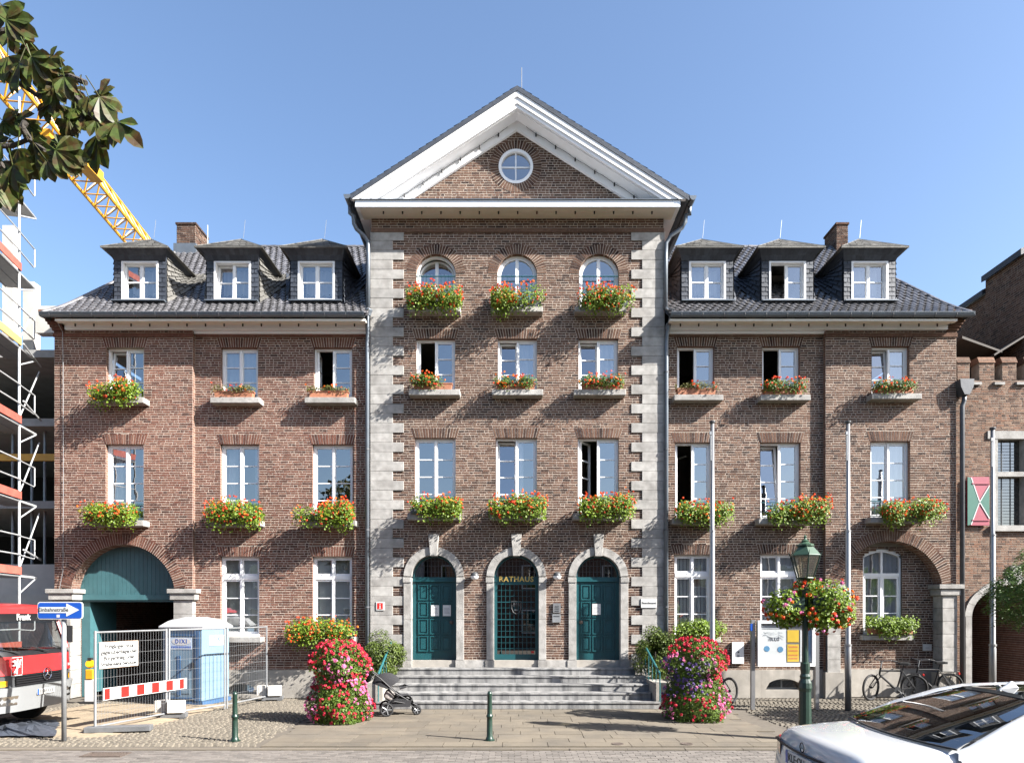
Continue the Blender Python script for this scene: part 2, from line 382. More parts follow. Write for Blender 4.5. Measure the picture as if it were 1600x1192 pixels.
# kerb of long flush stones
sm = MB().box(0,.985,-.065,.065,-.04,.004).mesh('kerb_stone', M['slab'])
for i in range(-11, 11):
    mkobj('kerb_stone', sm, pavement, loc=(i*1.0+r2.uniform(-.01,.01), KY-.08, r2.uniform(-.003,.002)))
# paving slabs in the middle
SX0, SX1, SY0, SY1 = -4.6, 4.8, -6.62, -2.06
slabs = [MB().box(0,w,0,.37,-.03,0) for w in (.52,.66,.80)]
slabm = [s_.mesh('paving_slab', M['slab']) for s_ in slabs]
y = SY0; n_ = 0
while y < SY1 - .1:
    x = SX0 + r2.uniform(0, .3)
    while x < SX1:
        k = r2.choice((0,1,1,2)); w = (.52,.66,.80)[k]
        o = mkobj('paving_slab', slabm[k], pavement, loc=(x, y, r2.uniform(-.002,.003)))
        o.rotation_euler = (r2.uniform(-.002,.002), r2.uniform(-.002,.002), 0); x += w + .011; n_ += 1
    y += .381
# cobbles either side in wavy arcs
b = MB()
def cobbles(x0, x1, y0, y1, st=.112):
    y = y0; row = 0
    while y < y1:
        x = x0 + r2.uniform(0, st)
        while x < x1:
            cy = y + .05 * abs(math.sin((x) * 2.6)) + r2.uniform(-.006,.006)
            if not (SX0-.05 < x < SX1+.8 and SY0-.1 < cy < SY1+.02):
                w = st - .014 - r2.uniform(0,.012); h = r2.uniform(-.006,.004); d = st - .016
                xa, xb, ya, yb = x, x+w, cy, cy+d; n0 = len(b.v); e = .014
                b.v += [(xa,ya,-.03),(xb,ya,-.03),(xb,yb,-.03),(xa,yb,-.03),(xa+e,ya+e,h),(xb-e,ya+e,h),(xb-e,yb-e,h),(xa+e,yb-e,h)]
                for q in [(0,1,5,4),(1,2,6,5),(2,3,7,6),(3,0,4,7),(4,5,6,7)]: b.f.append(tuple(n0+i for i in q)); b.m.append(0)
            x += st
        y += st * .93; row += 1
cobbles(-11.5, SX0, -6.62, .0); cobbles(SX1+.6, 12.5, -6.62, .0); cobbles(SX0, SX1+.6, -2.04, -.02)
b.build('cobble', M['cobble'], pavement, kind='stuff')
# sand by the building site
b = MB(); G = []
for i in range(22):
    row = []
    for j in range(16):
        u = i/21; v = j/15; x = -11.2 + u*3.9; y = -5.9 + v*5.0
        e = min(u, 1-u, v, 1-v); h = -.02 + min(e*.5, .055) + r2.uniform(-.012,.012)*(e > .02)
        row.append((x + (.5*(v-.5)), y, h))
    G.append(row)
o = b.grid(G).build('sand', M['sand'], kind='stuff', smooth=True); tag(o, 'pale sand spread in front of the arched gate', 'sand')
for i, (px, py) in enumerate([(965,1162),(1073,1162)]):
    g = gpos(px, py); b = MB().lathe([(.0,.004),(.11,.004),(.11,.010),(.085,.011),(.08,.007),(0,.007)], 24, (g.x, g.y, 0))
    b.build('manhole_cover', M['iron'], label='small round iron cap in the pavement, %s of the two near the kerb' % ('left' if i == 0 else 'right'), cat='manhole cover', group='iron caps in the pavement')
g = gpos(165, 1178); t = thing('drain_grate', (g.x, g.y, -.01), 'rectangular rusty drain grate at the kerb below the building fence', 'drain grate')
b = MB(); b.box(g.x-.34,g.x+.34,g.y-.17,g.y-.14,-.03,.004); b.box(g.x-.34,g.x+.34,g.y+.14,g.y+.17,-.03,.004); b.box(g.x-.34,g.x-.31,g.y-.14,g.y+.14,-.03,.004); b.box(g.x+.31,g.x+.34,g.y-.14,g.y+.14,-.03,.004); b.build('frame', M['iron'], t)
bar = MB().box(-.012,.012,-.14,.14,-.03,.002).mesh('bar', M['iron'])
for k in range(11): mkobj('bar', bar, t, loc=(-.25+k*.05, 0, .01), local=True)

# ================================================================ town hall
TH = thing('town_hall', (X(808), 0, 0), 'three-storey brown brick town hall with gabled centre block, grey quoins and teal doors', 'building')
COURSE = .0667
PLZ = Z(1047)
bk = MB(); mo = MB()          # bricks, wall core
wr = random.Random(11)
def fill(x0, x1, z0, z1, Y, block, mi, bm=None, mm=None, mort=0):
    bm = bm or bk; mm = mm or mo
    i0 = int(math.floor(z0/COURSE)); i1 = int(math.ceil(z1/COURSE))
    for i in range(i0, i1):
        za = max(z0, i*COURSE); zb = min(z1, (i+1)*COURSE)
        if zb - za < .012: continue
        zc = (za+zb)/2
        iv = [(x0, x1)]
        for (a, c) in block(zc):
            nv = []
            for (p, q) in iv:
                if c <= p or a >= q: nv.append((p, q)); continue
                if a > p: nv.append((p, a))
                if c < q: nv.append((c, q))
            iv = nv
        for (p, q) in iv:
            if q - p < .01: continue
            mm.poly([(p,Y,za),(q,Y,za),(q,Y,zb),(p,Y,zb)], mort)
            x = p; first = True
            while x < q - .004:
                if first: l = (.105, .215, .16)[(i + wr.randint(0,1)) % 3]; first = False
                else: l = .215 if wr.random() < .48 else .106
                l += wr.uniform(-.008,.008)
                if q - (x + l) < .06: l = q - x
                a, c = x + .0070, min(x + l, q) - .0070
                if c - a > .02:
                    f = Y - wr.uniform(.0015,.0055); z_a = za + .0085 + wr.uniform(-.0025,.0025); z_b = zb - .0085 + wr.uniform(-.0025,.0025)
                    if z_b - z_a > .008:
                        n = len(bm.v); t = [wr.uniform(-.0012,.0012) for _ in range(4)]
                        bm.v += [(a,f+t[0],z_a),(c,f+t[1],z_a),(c,f+t[2],z_b),(a,f+t[3],z_b),(a-.002,Y+.002,z_a-.002),(c+.002,Y+.002,z_a-.002),(c+.002,Y+.002,z_b+.002),(a-.002,Y+.002,z_b+.002)]
                        for qd in [(0,1,2,3),(1,5,6,2),(4,0,3,7),(3,2,6,7),(4,5,1,0)]: bm.f.append((n+qd[0],n+qd[1],n+qd[2],n+qd[3])); bm.m.append(mi)
                x += l
def wedge(bm, cx, cz, rin, rout, a0, a1, Y0, Y1, mi, gap=.006):
    am = (a0+a1)/2
    def p(r, a, s): # shrink by gap
        x = cx + r*math.cos(a) ; z = cz + r*math.sin(a); return (x, z)
    ga = gap/2/rin; gb = gap/2/rout
    q = [p(rin+.003,a0+ga,0), p(rout-.003,a0+gb,0), p(rout-.003,a1-gb,0), p(rin+.003,a1-ga,0)]
    bm.prism(q, Y0, Y1, mi)
def ring(bm, cx, cz, rin, rout, a0, a1, Y, mi, w=.066):
    n = max(3, int(round((rin+rout)/2*abs(a1-a0)/w)))
    for i in range(n):
        wedge(bm, cx, cz, rin, rout, a0+(a1-a0)*i/n, a0+(a1-a0)*(i+1)/n, Y - wr.uniform(.007,.011), Y+.003, mi, .014)
    # mortar behind
    for i in range(n):
        b0 = a0+(a1-a0)*i/n; b1 = a0+(a1-a0)*(i+1)/n
        mo.poly([(cx+rin*math.cos(b0),Y-.004,cz+rin*math.sin(b0)),(cx+rout*math.cos(b0),Y-.004,cz+rout*math.sin(b0)),(cx+rout*math.cos(b1),Y-.004,cz+rout*math.sin(b1)),(cx+rin*math.cos(b1),Y-.004,cz+rin*math.sin(b1))], 0)

# ---- window table: section plane Y, px left/right, py top/bottom, row, state, curtain
YB = .15
W = []
def addw(colno, Y, pl, pr, pt, pb, row, state='closed', cur=None, **k): W.append(dict(col=colno, Y=Y, xl=X(pl,Y), xr=X(pr,Y), z1=Z(pt,Y), z0=Z(pb,Y), row=row, state=state, cur=cur, **k))
# upper row
addw(1, 0, 166, 225, 543, 626, 'upper', 'tilt', None)
addw(2, YB, 345, 403, 543, 626, 'upper', 'closed', 'curtain')
addw(3, YB, 490, 550, 543, 626, 'upper', 'open', None)
addw(4, 0, 650, 711, 529, 614, 'upper', 'open', None)
addw(5, 0, 778, 839, 529, 614, 'upper', 'tilt1', 'curtain')
addw(6, 0, 904, 966, 529, 614, 'upper', 'tilt', 'curtain')
addw(7, YB, 1058, 1116, 541, 622, 'upper', 'open', None)
addw(8, YB, 1191, 1250, 541, 622, 'upper', 'open', None)
addw(9, 0, 1362, 1421, 541, 620, 'upper', 'tilt', 'curtain')
# middle row
addw(1, 0, 165, 225, 694, 815, 'middle', 'closed', 'drape')
addw(2, YB, 344, 405, 694, 815, 'middle', 'closed', 'drape')
addw(3, YB, 488, 551, 694, 815, 'middle', 'closed', None)
addw(4, 0, 648, 712, 684, 805, 'middle', 'closed', None)
addw(5, 0, 775, 839, 684, 805, 'middle', 'tilt1', 'drape')
addw(6, 0, 903, 967, 684, 805, 'middle', 'ajar', None)
addw(7, YB, 1055, 1112, 691, 812, 'middle', 'open', None)
addw(8, YB, 1188, 1251, 691, 812, 'middle', 'tilt', None)
addw(9, 0, 1360, 1422, 689, 810, 'middle', 'closed', 'curtain')
# ground row
addw(2, YB, 344, 405, 869, 994, 'ground', 'closed', 'vblind', transom=902)
addw(3, YB, 488, 550, 869, 994, 'ground', 'closed', 'vblind', transom=902)
addw(7, YB, 1054, 1112, 866, 994, 'ground', 'closed', 'vblind', transom=898)
addw(8, YB, 1188, 1250, 865, 994, 'ground', 'closed', 'curtain', transom=898)
LINT = .275
ARCHW = [dict(cx=X(c), hw=X(831)-X(800), zs=Z(428), z0=Z(487), state=s, col=k) for c, s, k in ((681,'tilt',4),(808,'closed',5),(936,'closed',6))]
RO_A = X(846) - X(800)
DOORS = [dict(cx=X(678), hi=X(835)-X(800), ho=X(847)-X(800), zs=Z(902)), dict(cx=X(806.7), hi=X(835)-X(800), ho=X(846.5)-X(800), zs=Z(902)), dict(cx=X(934.7), hi=X(834.5)-X(800), ho=X(846.5)-X(800), zs=Z(902))]
GATES = [dict(cx=X(192), r=X(881.5)-X(800), cz=Z(932), hw=X(880)-X(800), zsp=Z(920)), dict(cx=X(1392), r=X(881)-X(800), cz=Z(926), hw=X(879.5)-X(800), zsp=Z(913))]
GT = .31
QP = .2625
def qlong(zc): return int(math.floor((Z(362) - zc)/QP)) % 2 == 0
def blk_win(Y):
    ws = [w for w in W if w['Y'] == Y]
    def f(zc):
        out = []
        for w in ws:
            if w['z0'] - .02 < zc < w['z1']: out.append((w['xl'], w['xr']))
            elif w['z1'] <= zc < w['z1'] + LINT: 
                k = .03 + .08*(zc - w['z1'])/LINT; out.append((w['xl']-k, w['xr']+k))
        return out
    return f
def circ(cx, cz, r, zc, zlow, hw):
    if zc < zlow: return [(cx-hw, cx+hw)]
    d = r*r - (zc-cz)**2
    return [(cx-math.sqrt(d), cx+math.sqrt(d))] if d > 0 else []
w0 = blk_win(0); w1 = blk_win(YB)
XC0, XC1 = X(580), X(1037)
XQ = X(631) - XC0; XQs = X(614) - XC0
def blkC(zc):
    out = w0(zc)
    if zc < Z(362):
        q = XQ if qlong(zc) else XQs; out += [(XC0-.01, XC0+q-.012), (XC1-q+.012, XC1+.01)]
    for a in ARCHW:
        if a['z0'] < zc < a['zs']: out.append((a['cx']-a['hw'], a['cx']+a['hw']))
        elif zc >= a['zs']: out += circ(a['cx'], a['zs'], RO_A-.03, zc, -9, 0)
    for d in DOORS:
        if zc < d['zs']: out.append((d['cx']-d['ho']+.02, d['cx']+d['ho']-.02))
        else: out += circ(d['cx'], d['zs'], d['ho']-.03, zc, -9, 0)
    return out
fill(XC0, XC1, Z(1042)+.20, Z(338)+.06, 0, blkC, 1)
def blkG(g, left):
    def f(zc):
        out = w0(zc)
        if zc < g['zsp']: out.append((g['cx']-9, g['cx']+9))
        else:
            d = (g['r']+GT-.04)**2 - (zc-g['cz'])**2
            if d > 0: out.append((g['cx']-math.sqrt(d), g['cx']+math.sqrt(d)))
        return out
    return f
XA0, XA1 = X(85), X(301); XE0, XE1 = X(1290), X(1494)
ZT = Z(511)
fill(XA0, XA1, GATES[0]['zsp'], ZT, 0, blkG(GATES[0], True), 0)
fill(XE0, XE1, GATES[1]['zsp'], ZT, 0, blkG(GATES[1], False), 1)
fill(XA1, X(581,YB), PLZ, Z(512,YB), YB, w1, 0)
fill(X(1036,YB), XE0, PLZ, Z(512,YB), YB, w1, 1)
# sides of bays
mo.poly([(XA1,0,PLZ),(XA1,YB,PLZ),(XA1,YB,ZT),(XA1,0,ZT)], 1); mo.poly([(XE0,0,PLZ),(XE0,YB,PLZ),(XE0,YB,ZT),(XE0,0,ZT)], 1)
mo.poly([(XA0,0,0),(XA0,8,0),(XA0,8,ZT),(XA0,0,ZT)], 1); mo.poly([(XE1,0,0),(XE1,8,0),(XE1,8,ZT),(XE1,0,ZT)], 1)
mo.poly([(XC0,0,0),(XC0,8,0),(XC0,8,Z(338)),(XC0,0,Z(338))], 1); mo.poly([(XC1,0,0),(XC1,8,0),(XC1,8,Z(338)),(XC1,0,Z(338))], 1)
mo.poly([(XA0,8,0),(XE1,8,0),(XE1,8,ZT),(XA0,8,ZT)], 1)
# brick of the remaining narrow strips beside gate piers (below spring) outer return
# gable triangle
GA = (X(807), Z(178)); GBL = (X(608), Z(312)); GBR = (X(1010), Z(312))
OC = (X(806), Z(260)); OR_ = X(827)-X(800); ORO = X(840.5)-X(800)
slL = (GA[1]-GBL[1])/(GA[0]-GBL[0]); slR = (GA[1]-GBR[1])/(GBR[0]-GA[0]); RAKE = .33
def blkT(zc):
    h = RAKE/math.cos(math.atan(slL))
    xl = GBL[0] + (zc + h - GBL[1])/slL; xr = GBR[0] - (zc + h - GBR[1])/slR
    out = [(-99, xl), (xr, 99)] if xl < xr else [(-99, 99)]
    d = (ORO-.02)**2 - (zc-OC[1])**2
    if d > 0: out.append((OC[0]-math.sqrt(d), OC[0]+math.sqrt(d)))
    return out
fill(GBL[0]-.3, GBR[0]+.3, Z(314), GA[1], 0, blkT, 1)
for sgn in (0, 1):
    A = Vector((GBL[0]-.25, GBL[1]-.25*slL)) if sgn == 0 else Vector((GBR[0]+.25, GBR[1]-.25*slR)); B = Vector(GA)
    d = (B-A); ln = d.length; d.normalize(); nrm = Vector((d.y, -d.x)) if sgn == 0 else Vector((-d.y, d.x)); n = int(ln/.068)
    mo.poly([(A.x,-.003,A.y),(B.x,-.003,B.y),((B+nrm*.36).x,-.003,(B+nrm*.36).y),((A+nrm*.36).x,-.003,(A+nrm*.36).y)],0)
    for i in range(n):
        p = A + d*(i*ln/n+.008); q = A + d*((i+1)*ln/n-.008); L_ = RAKE*(.92 if i % 2 else 1.0) + wr.uniform(-.01,.02)
        if i > n-4: L_ *= .5
        pts = [p, q, q+nrm*L_, p+nrm*L_]
        bk.prism([(a.x,a.y) for a in (pts if sgn else pts[::-1])], -.006-wr.uniform(0,.003), .0, 1)
ring(bk, OC[0], OC[1], OR_, ORO, 0, 2*math.pi, 0, 1, .075)
# arches
for a in ARCHW:
    ring(bk, a['cx'], a['zs'], a['hw'], RO_A, 0, math.pi, 0, 1, .068)
for gi, g in enumerate(GATES):
    a0 = math.asin((g['zsp']-g['cz'])/g['r']); ring(bk, g['cx'], g['cz'], g['r'], g['r']+GT, a0, math.pi-a0, 0, gi, .068)
    n = 20; dep = .40
    for i in range(n):
        b0 = a0+(math.pi-2*a0)*i/n; b1 = a0+(math.pi-2*a0)*(i+1)/n
        P = lambda a, y: (g['cx']+g['r']*math.cos(a), y, g['cz']+g['r']*math.sin(a))
        mo.poly([P(b0,-.005),P(b0,dep),P(b1,dep),P(b1,-.005)], 1)
# reveals of rectangular windows, intrados of arched ones
for w in W:
    y0, y1 = w['Y']-.006, w['Y']+.30
    for x in (w['xl'], w['xr']): mo.poly([(x,y0,w['z0']),(x,y1,w['z0']),(x,y1,w['z1']),(x,y0,w['z1'])], 1)
    mo.poly([(w['xl'],y0,w['z1']),(w['xr'],y0,w['z1']),(w['xr'],y1,w['z1']),(w['xl'],y1,w['z1'])], 1)
    mo.poly([(w['xl'],y0,w['z0']),(w['xr'],y0,w['z0']),(w['xr'],y1,w['z0']),(w['xl'],y1,w['z0'])], 1)
for a in ARCHW:
    for s in (-1,1): x = a['cx']+s*a['hw']; mo.poly([(x,-.006,a['z0']),(x,.3,a['z0']),(x,.3,a['zs']),(x,-.006,a['zs'])], 1)
    for i in range(16):
        P = lambda k, y: (a['cx']+a['hw']*math.cos(math.pi*k/16), y, a['zs']+a['hw']*math.sin(math.pi*k/16))
        mo.poly([P(i,-.006),P(i,.3),P(i+1,.3),P(i+1,-.006)], 1)
for i in range(24):
    P = lambda k, y: (OC[0]+OR_*math.cos(2*math.pi*k/24), y, OC[1]+OR_*math.sin(2*math.pi*k/24))
    mo.poly([P(i,-.006),P(i,.25),P(i+1,.25),P(i+1,-.006)], 1)
# flat brick lintels: soldier bricks, one object each for the fifteen lowest
WL = sorted(W, key=lambda w: w['z1']); meshes = {}
nlint = 0
for wi, w in enumerate(WL):
    n = 17; wid = (w['xr']-w['xl'])+.06; x0 = w['xl']-.03; mi = 0 if w['col'] <= 3 else 1
    mo.poly([(x0,w['Y']-.002,w['z1']),(x0+wid,w['Y']-.002,w['z1']),(x0+wid+.085,w['Y']-.002,w['z1']+LINT+.01),(x0-.085,w['Y']-.002,w['z1']+LINT+.01)], 0)
    for i in range(n):
        u0 = i/n; u1 = (i+1)/n
        q = [(wid*u0+.009, .004), (wid*u1-.007, .004), (wid*u1-.007+.08*(2*u1-1), LINT-.004), (wid*u0+.009+.08*(2*u0-1), LINT-.004)]
        if wi < 17:
            key = (i, mi, round(wid, 2))
            if key not in meshes: meshes[key] = MB().prism(q, -.007, .0).mesh('brick', M['brick_red' if mi == 0 else 'brick'])
            o = mkobj('brick', meshes[key], TH); o.location = Vector((x0, w['Y'] + wr.uniform(-.0015,.0015), w['z1'])) - TH.location; nlint += 1
        else:
            bk.prism([(x0+a, w['z1']+c) for a, c in q], w['Y']-.007+wr.uniform(-.002,.002), w['Y'], mi)
# string courses
bk.box(XC0+.0, XC1, -.045, .0, Z(364), Z(358), 1)
bk.box(XA0-.02, XA1+.02, -.04, 0, Z(527), Z(521), 0); bk.box(XE0-.02, XE1+.02, -.04, 0, Z(527), Z(521), 1)
bk.box(XA1+.021, X(579,YB), YB-.035, YB, Z(527,YB), Z(523,YB), 0); bk.box(X(1038,YB), XE0-.021, YB-.035, YB, Z(527,YB), Z(523,YB), 1)
# brick corbels under the outer eaves corners
for (xa, sg, mi) in ((XA0, -1, 0), (XE1, 1, 1)):
    for k in range(8):
        e = .035*k; z = Z(521)+k*COURSE
        x_in = xa + (.27 if sg < 0 else -.27)
        bk.box(min(xa+sg*e, x_in), max(xa+sg*e, x_in), -.02-e*1.1, .1, z+.003, z+COURSE-.004, mi)
mo.build('wall', [M['mortar'], M['reveal']], TH)
bk.build('brickwork', [M['brick_red'], M['brick']], TH, kind='stuff')

# ---- quoins
nz = int((Z(362) - 0)/QP) + 1
for i in range(nz):
    zt = Z(362) - i*QP; zb = max(zt - QP, 0.0)
    if zt - zb < .05: continue
    q = XQ if i % 2 == 0 else XQs
    for s in (0, 1):
        xa, xb = (XC0-.02, XC0+q) if s == 0 else (XC1-q, XC1+.02)
        b = MB().box(xa, xb, -.03 - wr.uniform(0,.006), .12, zb+.002, zt-.002); o = b.build('quoin_stone', M['stone'], TH); bevel(o, .006, 1)
# ---- plinth
def plinth_run(x0, x1, Y, hole=None, step=1.35):
    x = x0
    while x < x1 - .01:
        xe = min(x+step, x1)
        if x1 - xe < .35: xe = x1
        if hole and x < hole[0] < xe or hole and x < hole[1] < xe:
            xe = max(xe, hole[1] + .25); xe = min(xe, x1)
            hx0, hx1, hz0, hz1 = hole; b = MB(); yf = Y-.045; n = 10
            b.box(x, hx0, yf, Y+.05, 0, PLZ); b.box(hx1, xe-.005, yf, Y+.05, 0, PLZ)
            b.box(hx0, hx1, yf, Y+.05, 0, hz0)
            arc = lambda u: hz0 + .03 + (hz1-hz0-.03)*math.sqrt(max(0, 1-(2*u-1)**2))**.9
            for i in range(n):
                u0, u1 = i/n, (i+1)/n; xa = hx0+(hx1-hx0)*u0; xb = hx0+(hx1-hx0)*u1
                b.poly([(xa,yf,arc(u0)),(xb,yf,arc(u1)),(xb,yf,PLZ),(xa,yf,PLZ)]); b.poly([(xa,yf,arc(u0)),(xa,Y+.2,arc(u0)),(xb,Y+.2,arc(u1)),(xb,yf,arc(u1))])
                b.poly([(xa,yf,PLZ),(xb,yf,PLZ),(xb,Y+.05,PLZ),(xa,Y+.05,PLZ)])
            b.build('plinth_stone', M['plinth'], TH)
            cw = MB(); cx = (hx0+hx1)/2
            cw.box(hx0, hx1, Y+.13, Y+.17, hz0, hz0+.045); cw.box(cx-.018, cx+.018, Y+.13, Y+.17, hz0+.045, hz1)
            wo_ = cw.build('cellar_window', M['galv'], TH)
            MB().poly([(hx0,Y+.15,hz0),(hx1,Y+.15,hz0),(hx1,Y+.15,hz1+.03),(hx0,Y+.15,hz1+.03)]).build('pane', M['glass'], wo_)
            MB().box(hx0-.1,hx1+.1,Y+.19,Y+.6,hz0-.1,hz1+.1).build('cellar', M['dark'], wo_)
        else:
            MB().box(x, xe-.005, Y-.045-wr.uniform(0,.004), Y+.05, 0, PLZ).build('plinth_stone', M['plinth'], TH)
        x = xe
plinth_run(XA1+.02, XC0-.03, YB, (X(354,YB), X(402,YB), Z(1084,YB), Z(1068,YB)))
plinth_run(XC1+.03, XE0-.02, YB, (X(1196,YB), X(1252,YB), Z(1077,YB), Z(1060,YB)))
# ---- windows
MBs = MB
def sash_parts(win, xa, xb, za, zb, Yg, rows, state='closed', hinge='L', fw=.05, arch=None):
    """one casement: frame mesh + panes, rotated if open"""
    b = MBs(); d0, d1 = Yg-.03, Yg+.025
    b.box(xa, xa+fw, d0, d1, za, zb); b.box(xb-fw, xb, d0, d1, za, zb)
    b.box(xa+fw, xb-fw, d0+.001, d1-.001, za, za+fw*1.15); b.box(xa+fw, xb-fw, d0+.001, d1-.001, zb-fw, zb)
    pz0, pz1 = za+fw*1.15, zb-fw; ph = (pz1-pz0)/rows; mt = .013
    for r in range(1, rows): b.box(xa+fw, xb-fw, d0+.004, d1-.004, pz0+ph*r-mt, pz0+ph*r+mt)
    panes = []
    for r in range(rows):
        p = MBs(); z_a = pz0+ph*r+(mt if r else 0); z_b = pz0+ph*(r+1)-(mt if r < rows-1 else 0)
        t = [wr.uniform(-.0018,.0018) for _ in range(4)]
        p.poly([(xa+fw,Yg+t[0],z_a),(xb-fw,Yg+t[1],z_a),(xb-fw,Yg+t[0]*.5+t[1]*.5+t[2]*.3,z_b),(xa+fw,Yg+t[0]+t[2]*.3,z_b)]); panes.append(p)
    fn = None
    if state in ('open', 'ajar'):
        ang = R(97 if state == 'open' else 52); hx = xa if hinge == 'L' else xb
        if hinge == 'R': ang = -ang
        Mr = Matrix.Rotation(ang, 3, 'Z'); pv = Vector((hx, Yg+.03, 0)); fn = lambda v: pv + Mr @ (v - pv)
    elif state == 'tilt':
        Mr = Matrix.Rotation(R(-5.5), 3, 'X'); pv = Vector((0, Yg+.03, za)); fn = lambda v: pv + Mr @ (v - pv)
    if fn:
        b.xform(fn)
        for p in panes: p.xform(fn)
    b.build('sash', M['white'], win)
    for p in panes: p.build('pane', M['glass'], win)
def blinds(win, kind, xl, xr, z0, z1, Y):
    b = MBs()
    if kind == 'vblind':
        n = int((xr-xl)/.095)
        for i in range(n):
            x = xl+(i+.5)*(xr-xl)/n; a = R(28+wr.uniform(-6,6)); dx = .048*math.cos(a); dy = .048*math.sin(a)
            b.poly([(x-dx,Y-dy,z0),(x+dx,Y+dy,z0),(x+dx,Y+dy,z1),(x-dx,Y-dy,z1)])
        b.build('blind', M['blind'], win)
    elif kind in ('curtain', 'drape'):
        segs = [(xl, xr)] if kind == 'curtain' else [(xl, xl+(xr-xl)*.34), (xr-(xr-xl)*.2, xr)]
        for (a, c) in segs:
            n = int((c-a)/.022); G = [[], []]
            for i in range(n+1):
                x = a+(c-a)*i/n; y = Y+.022*math.sin(i*.9+wr.uniform(-.25,.25))
                G[0].append((x,y,z0)); G[1].append((x,y,z1))
            b.grid(G)
        b.build('curtain', M['curtain'], win, smooth=True)
for w in W:
    Yg = w['Y']+.17; xl, xr, z0, z1 = w['xl'], w['xr'], w['z0'], w['z1']; f = .045
    b = MBs(); d0, d1 = Yg-.05, Yg+.06
    b.box(xl, xl+f, d0, d1, z0, z1); b.box(xr-f, xr, d0, d1, z0, z1); b.box(xl+f, xr-f, d0+.002, d1, z1-f, z1); b.box(xl+f, xr-f, d0+.002, d1, z0, z0+.07)
    cx = (xl+xr)/2
    if 'transom' in w:
        zt = Z(w['transom'], w['Y']); b.box(xl+f, xr-f, d0-.006, d1, zt-.05, zt+.055)
    if w['state'] == 'closed' or 'tilt' in w['state'] or True:
        b.box(cx-.022, cx+.022, d0-.012, d1-.05, z0+.07, z1-f)
    rowname = w['row']
    win = b.build('window', M['white'], TH)
    rows = {'upper': 3, 'middle': 4, 'ground': 3}[w['row']]
    st = w['state']; ls = {'open':'open','tilt':'tilt','tilt1':'tilt','ajar':'ajar'}.get(st, 'closed')
    zb = z0+.072
    if 'transom' in w:
        zt = Z(w['transom'], w['Y'])
        for (a, c) in ((xl+f, cx-.005), (cx+.005, xr-f)): sash_parts(win, a, c, zt+.056, z1-f-.002, Yg, 1)
        zt_ = zt - .052
    else: zt_ = z1-f-.002
    sash_parts(win, xl+f+.001, cx-.005, zb, zt_, Yg, rows, ls, 'L')
    sash_parts(win, cx+.005, xr-f-.001, zb, zt_, Yg, rows, 'closed', 'R')
    if w['cur']: blinds(win, w['cur'], xl+.02 if st == 'closed' else cx+.02, xr-.02, z0+.05, z1-.03, Yg+.15)
    # stone sill
    e = .155; sb = MBs().box(xl-e, xr+e, w['Y']-.32, w['Y']+.13, z0-.155, z0-.002)
    bevel(sb.build('sill', M['stone'], win), .01, 1)
    if w['row'] == 'middle':
        rl = MBs(); zr = z0+.47
        rl.box(xl, xr, w['Y']+.01, w['Y']+.04, zr, zr+.022); rl.box(xl, xr, w['Y']+.012, w['Y']+.036, z0+.06, z0+.08)
        for k in range(1, 8): x = xl+(xr-xl)*k/8; rl.box(x-.005, x+.005, w['Y']+.016, w['Y']+.026, z0+.08, zr)
        rl.build('window_railing', M['teal'], win)
    if w['row'] == 'ground':
        MBs().box(xl-.02, xr+.02, w['Y']-.06, w['Y']+.12, z0, z0+.07).build('window_board', M['white'], win)
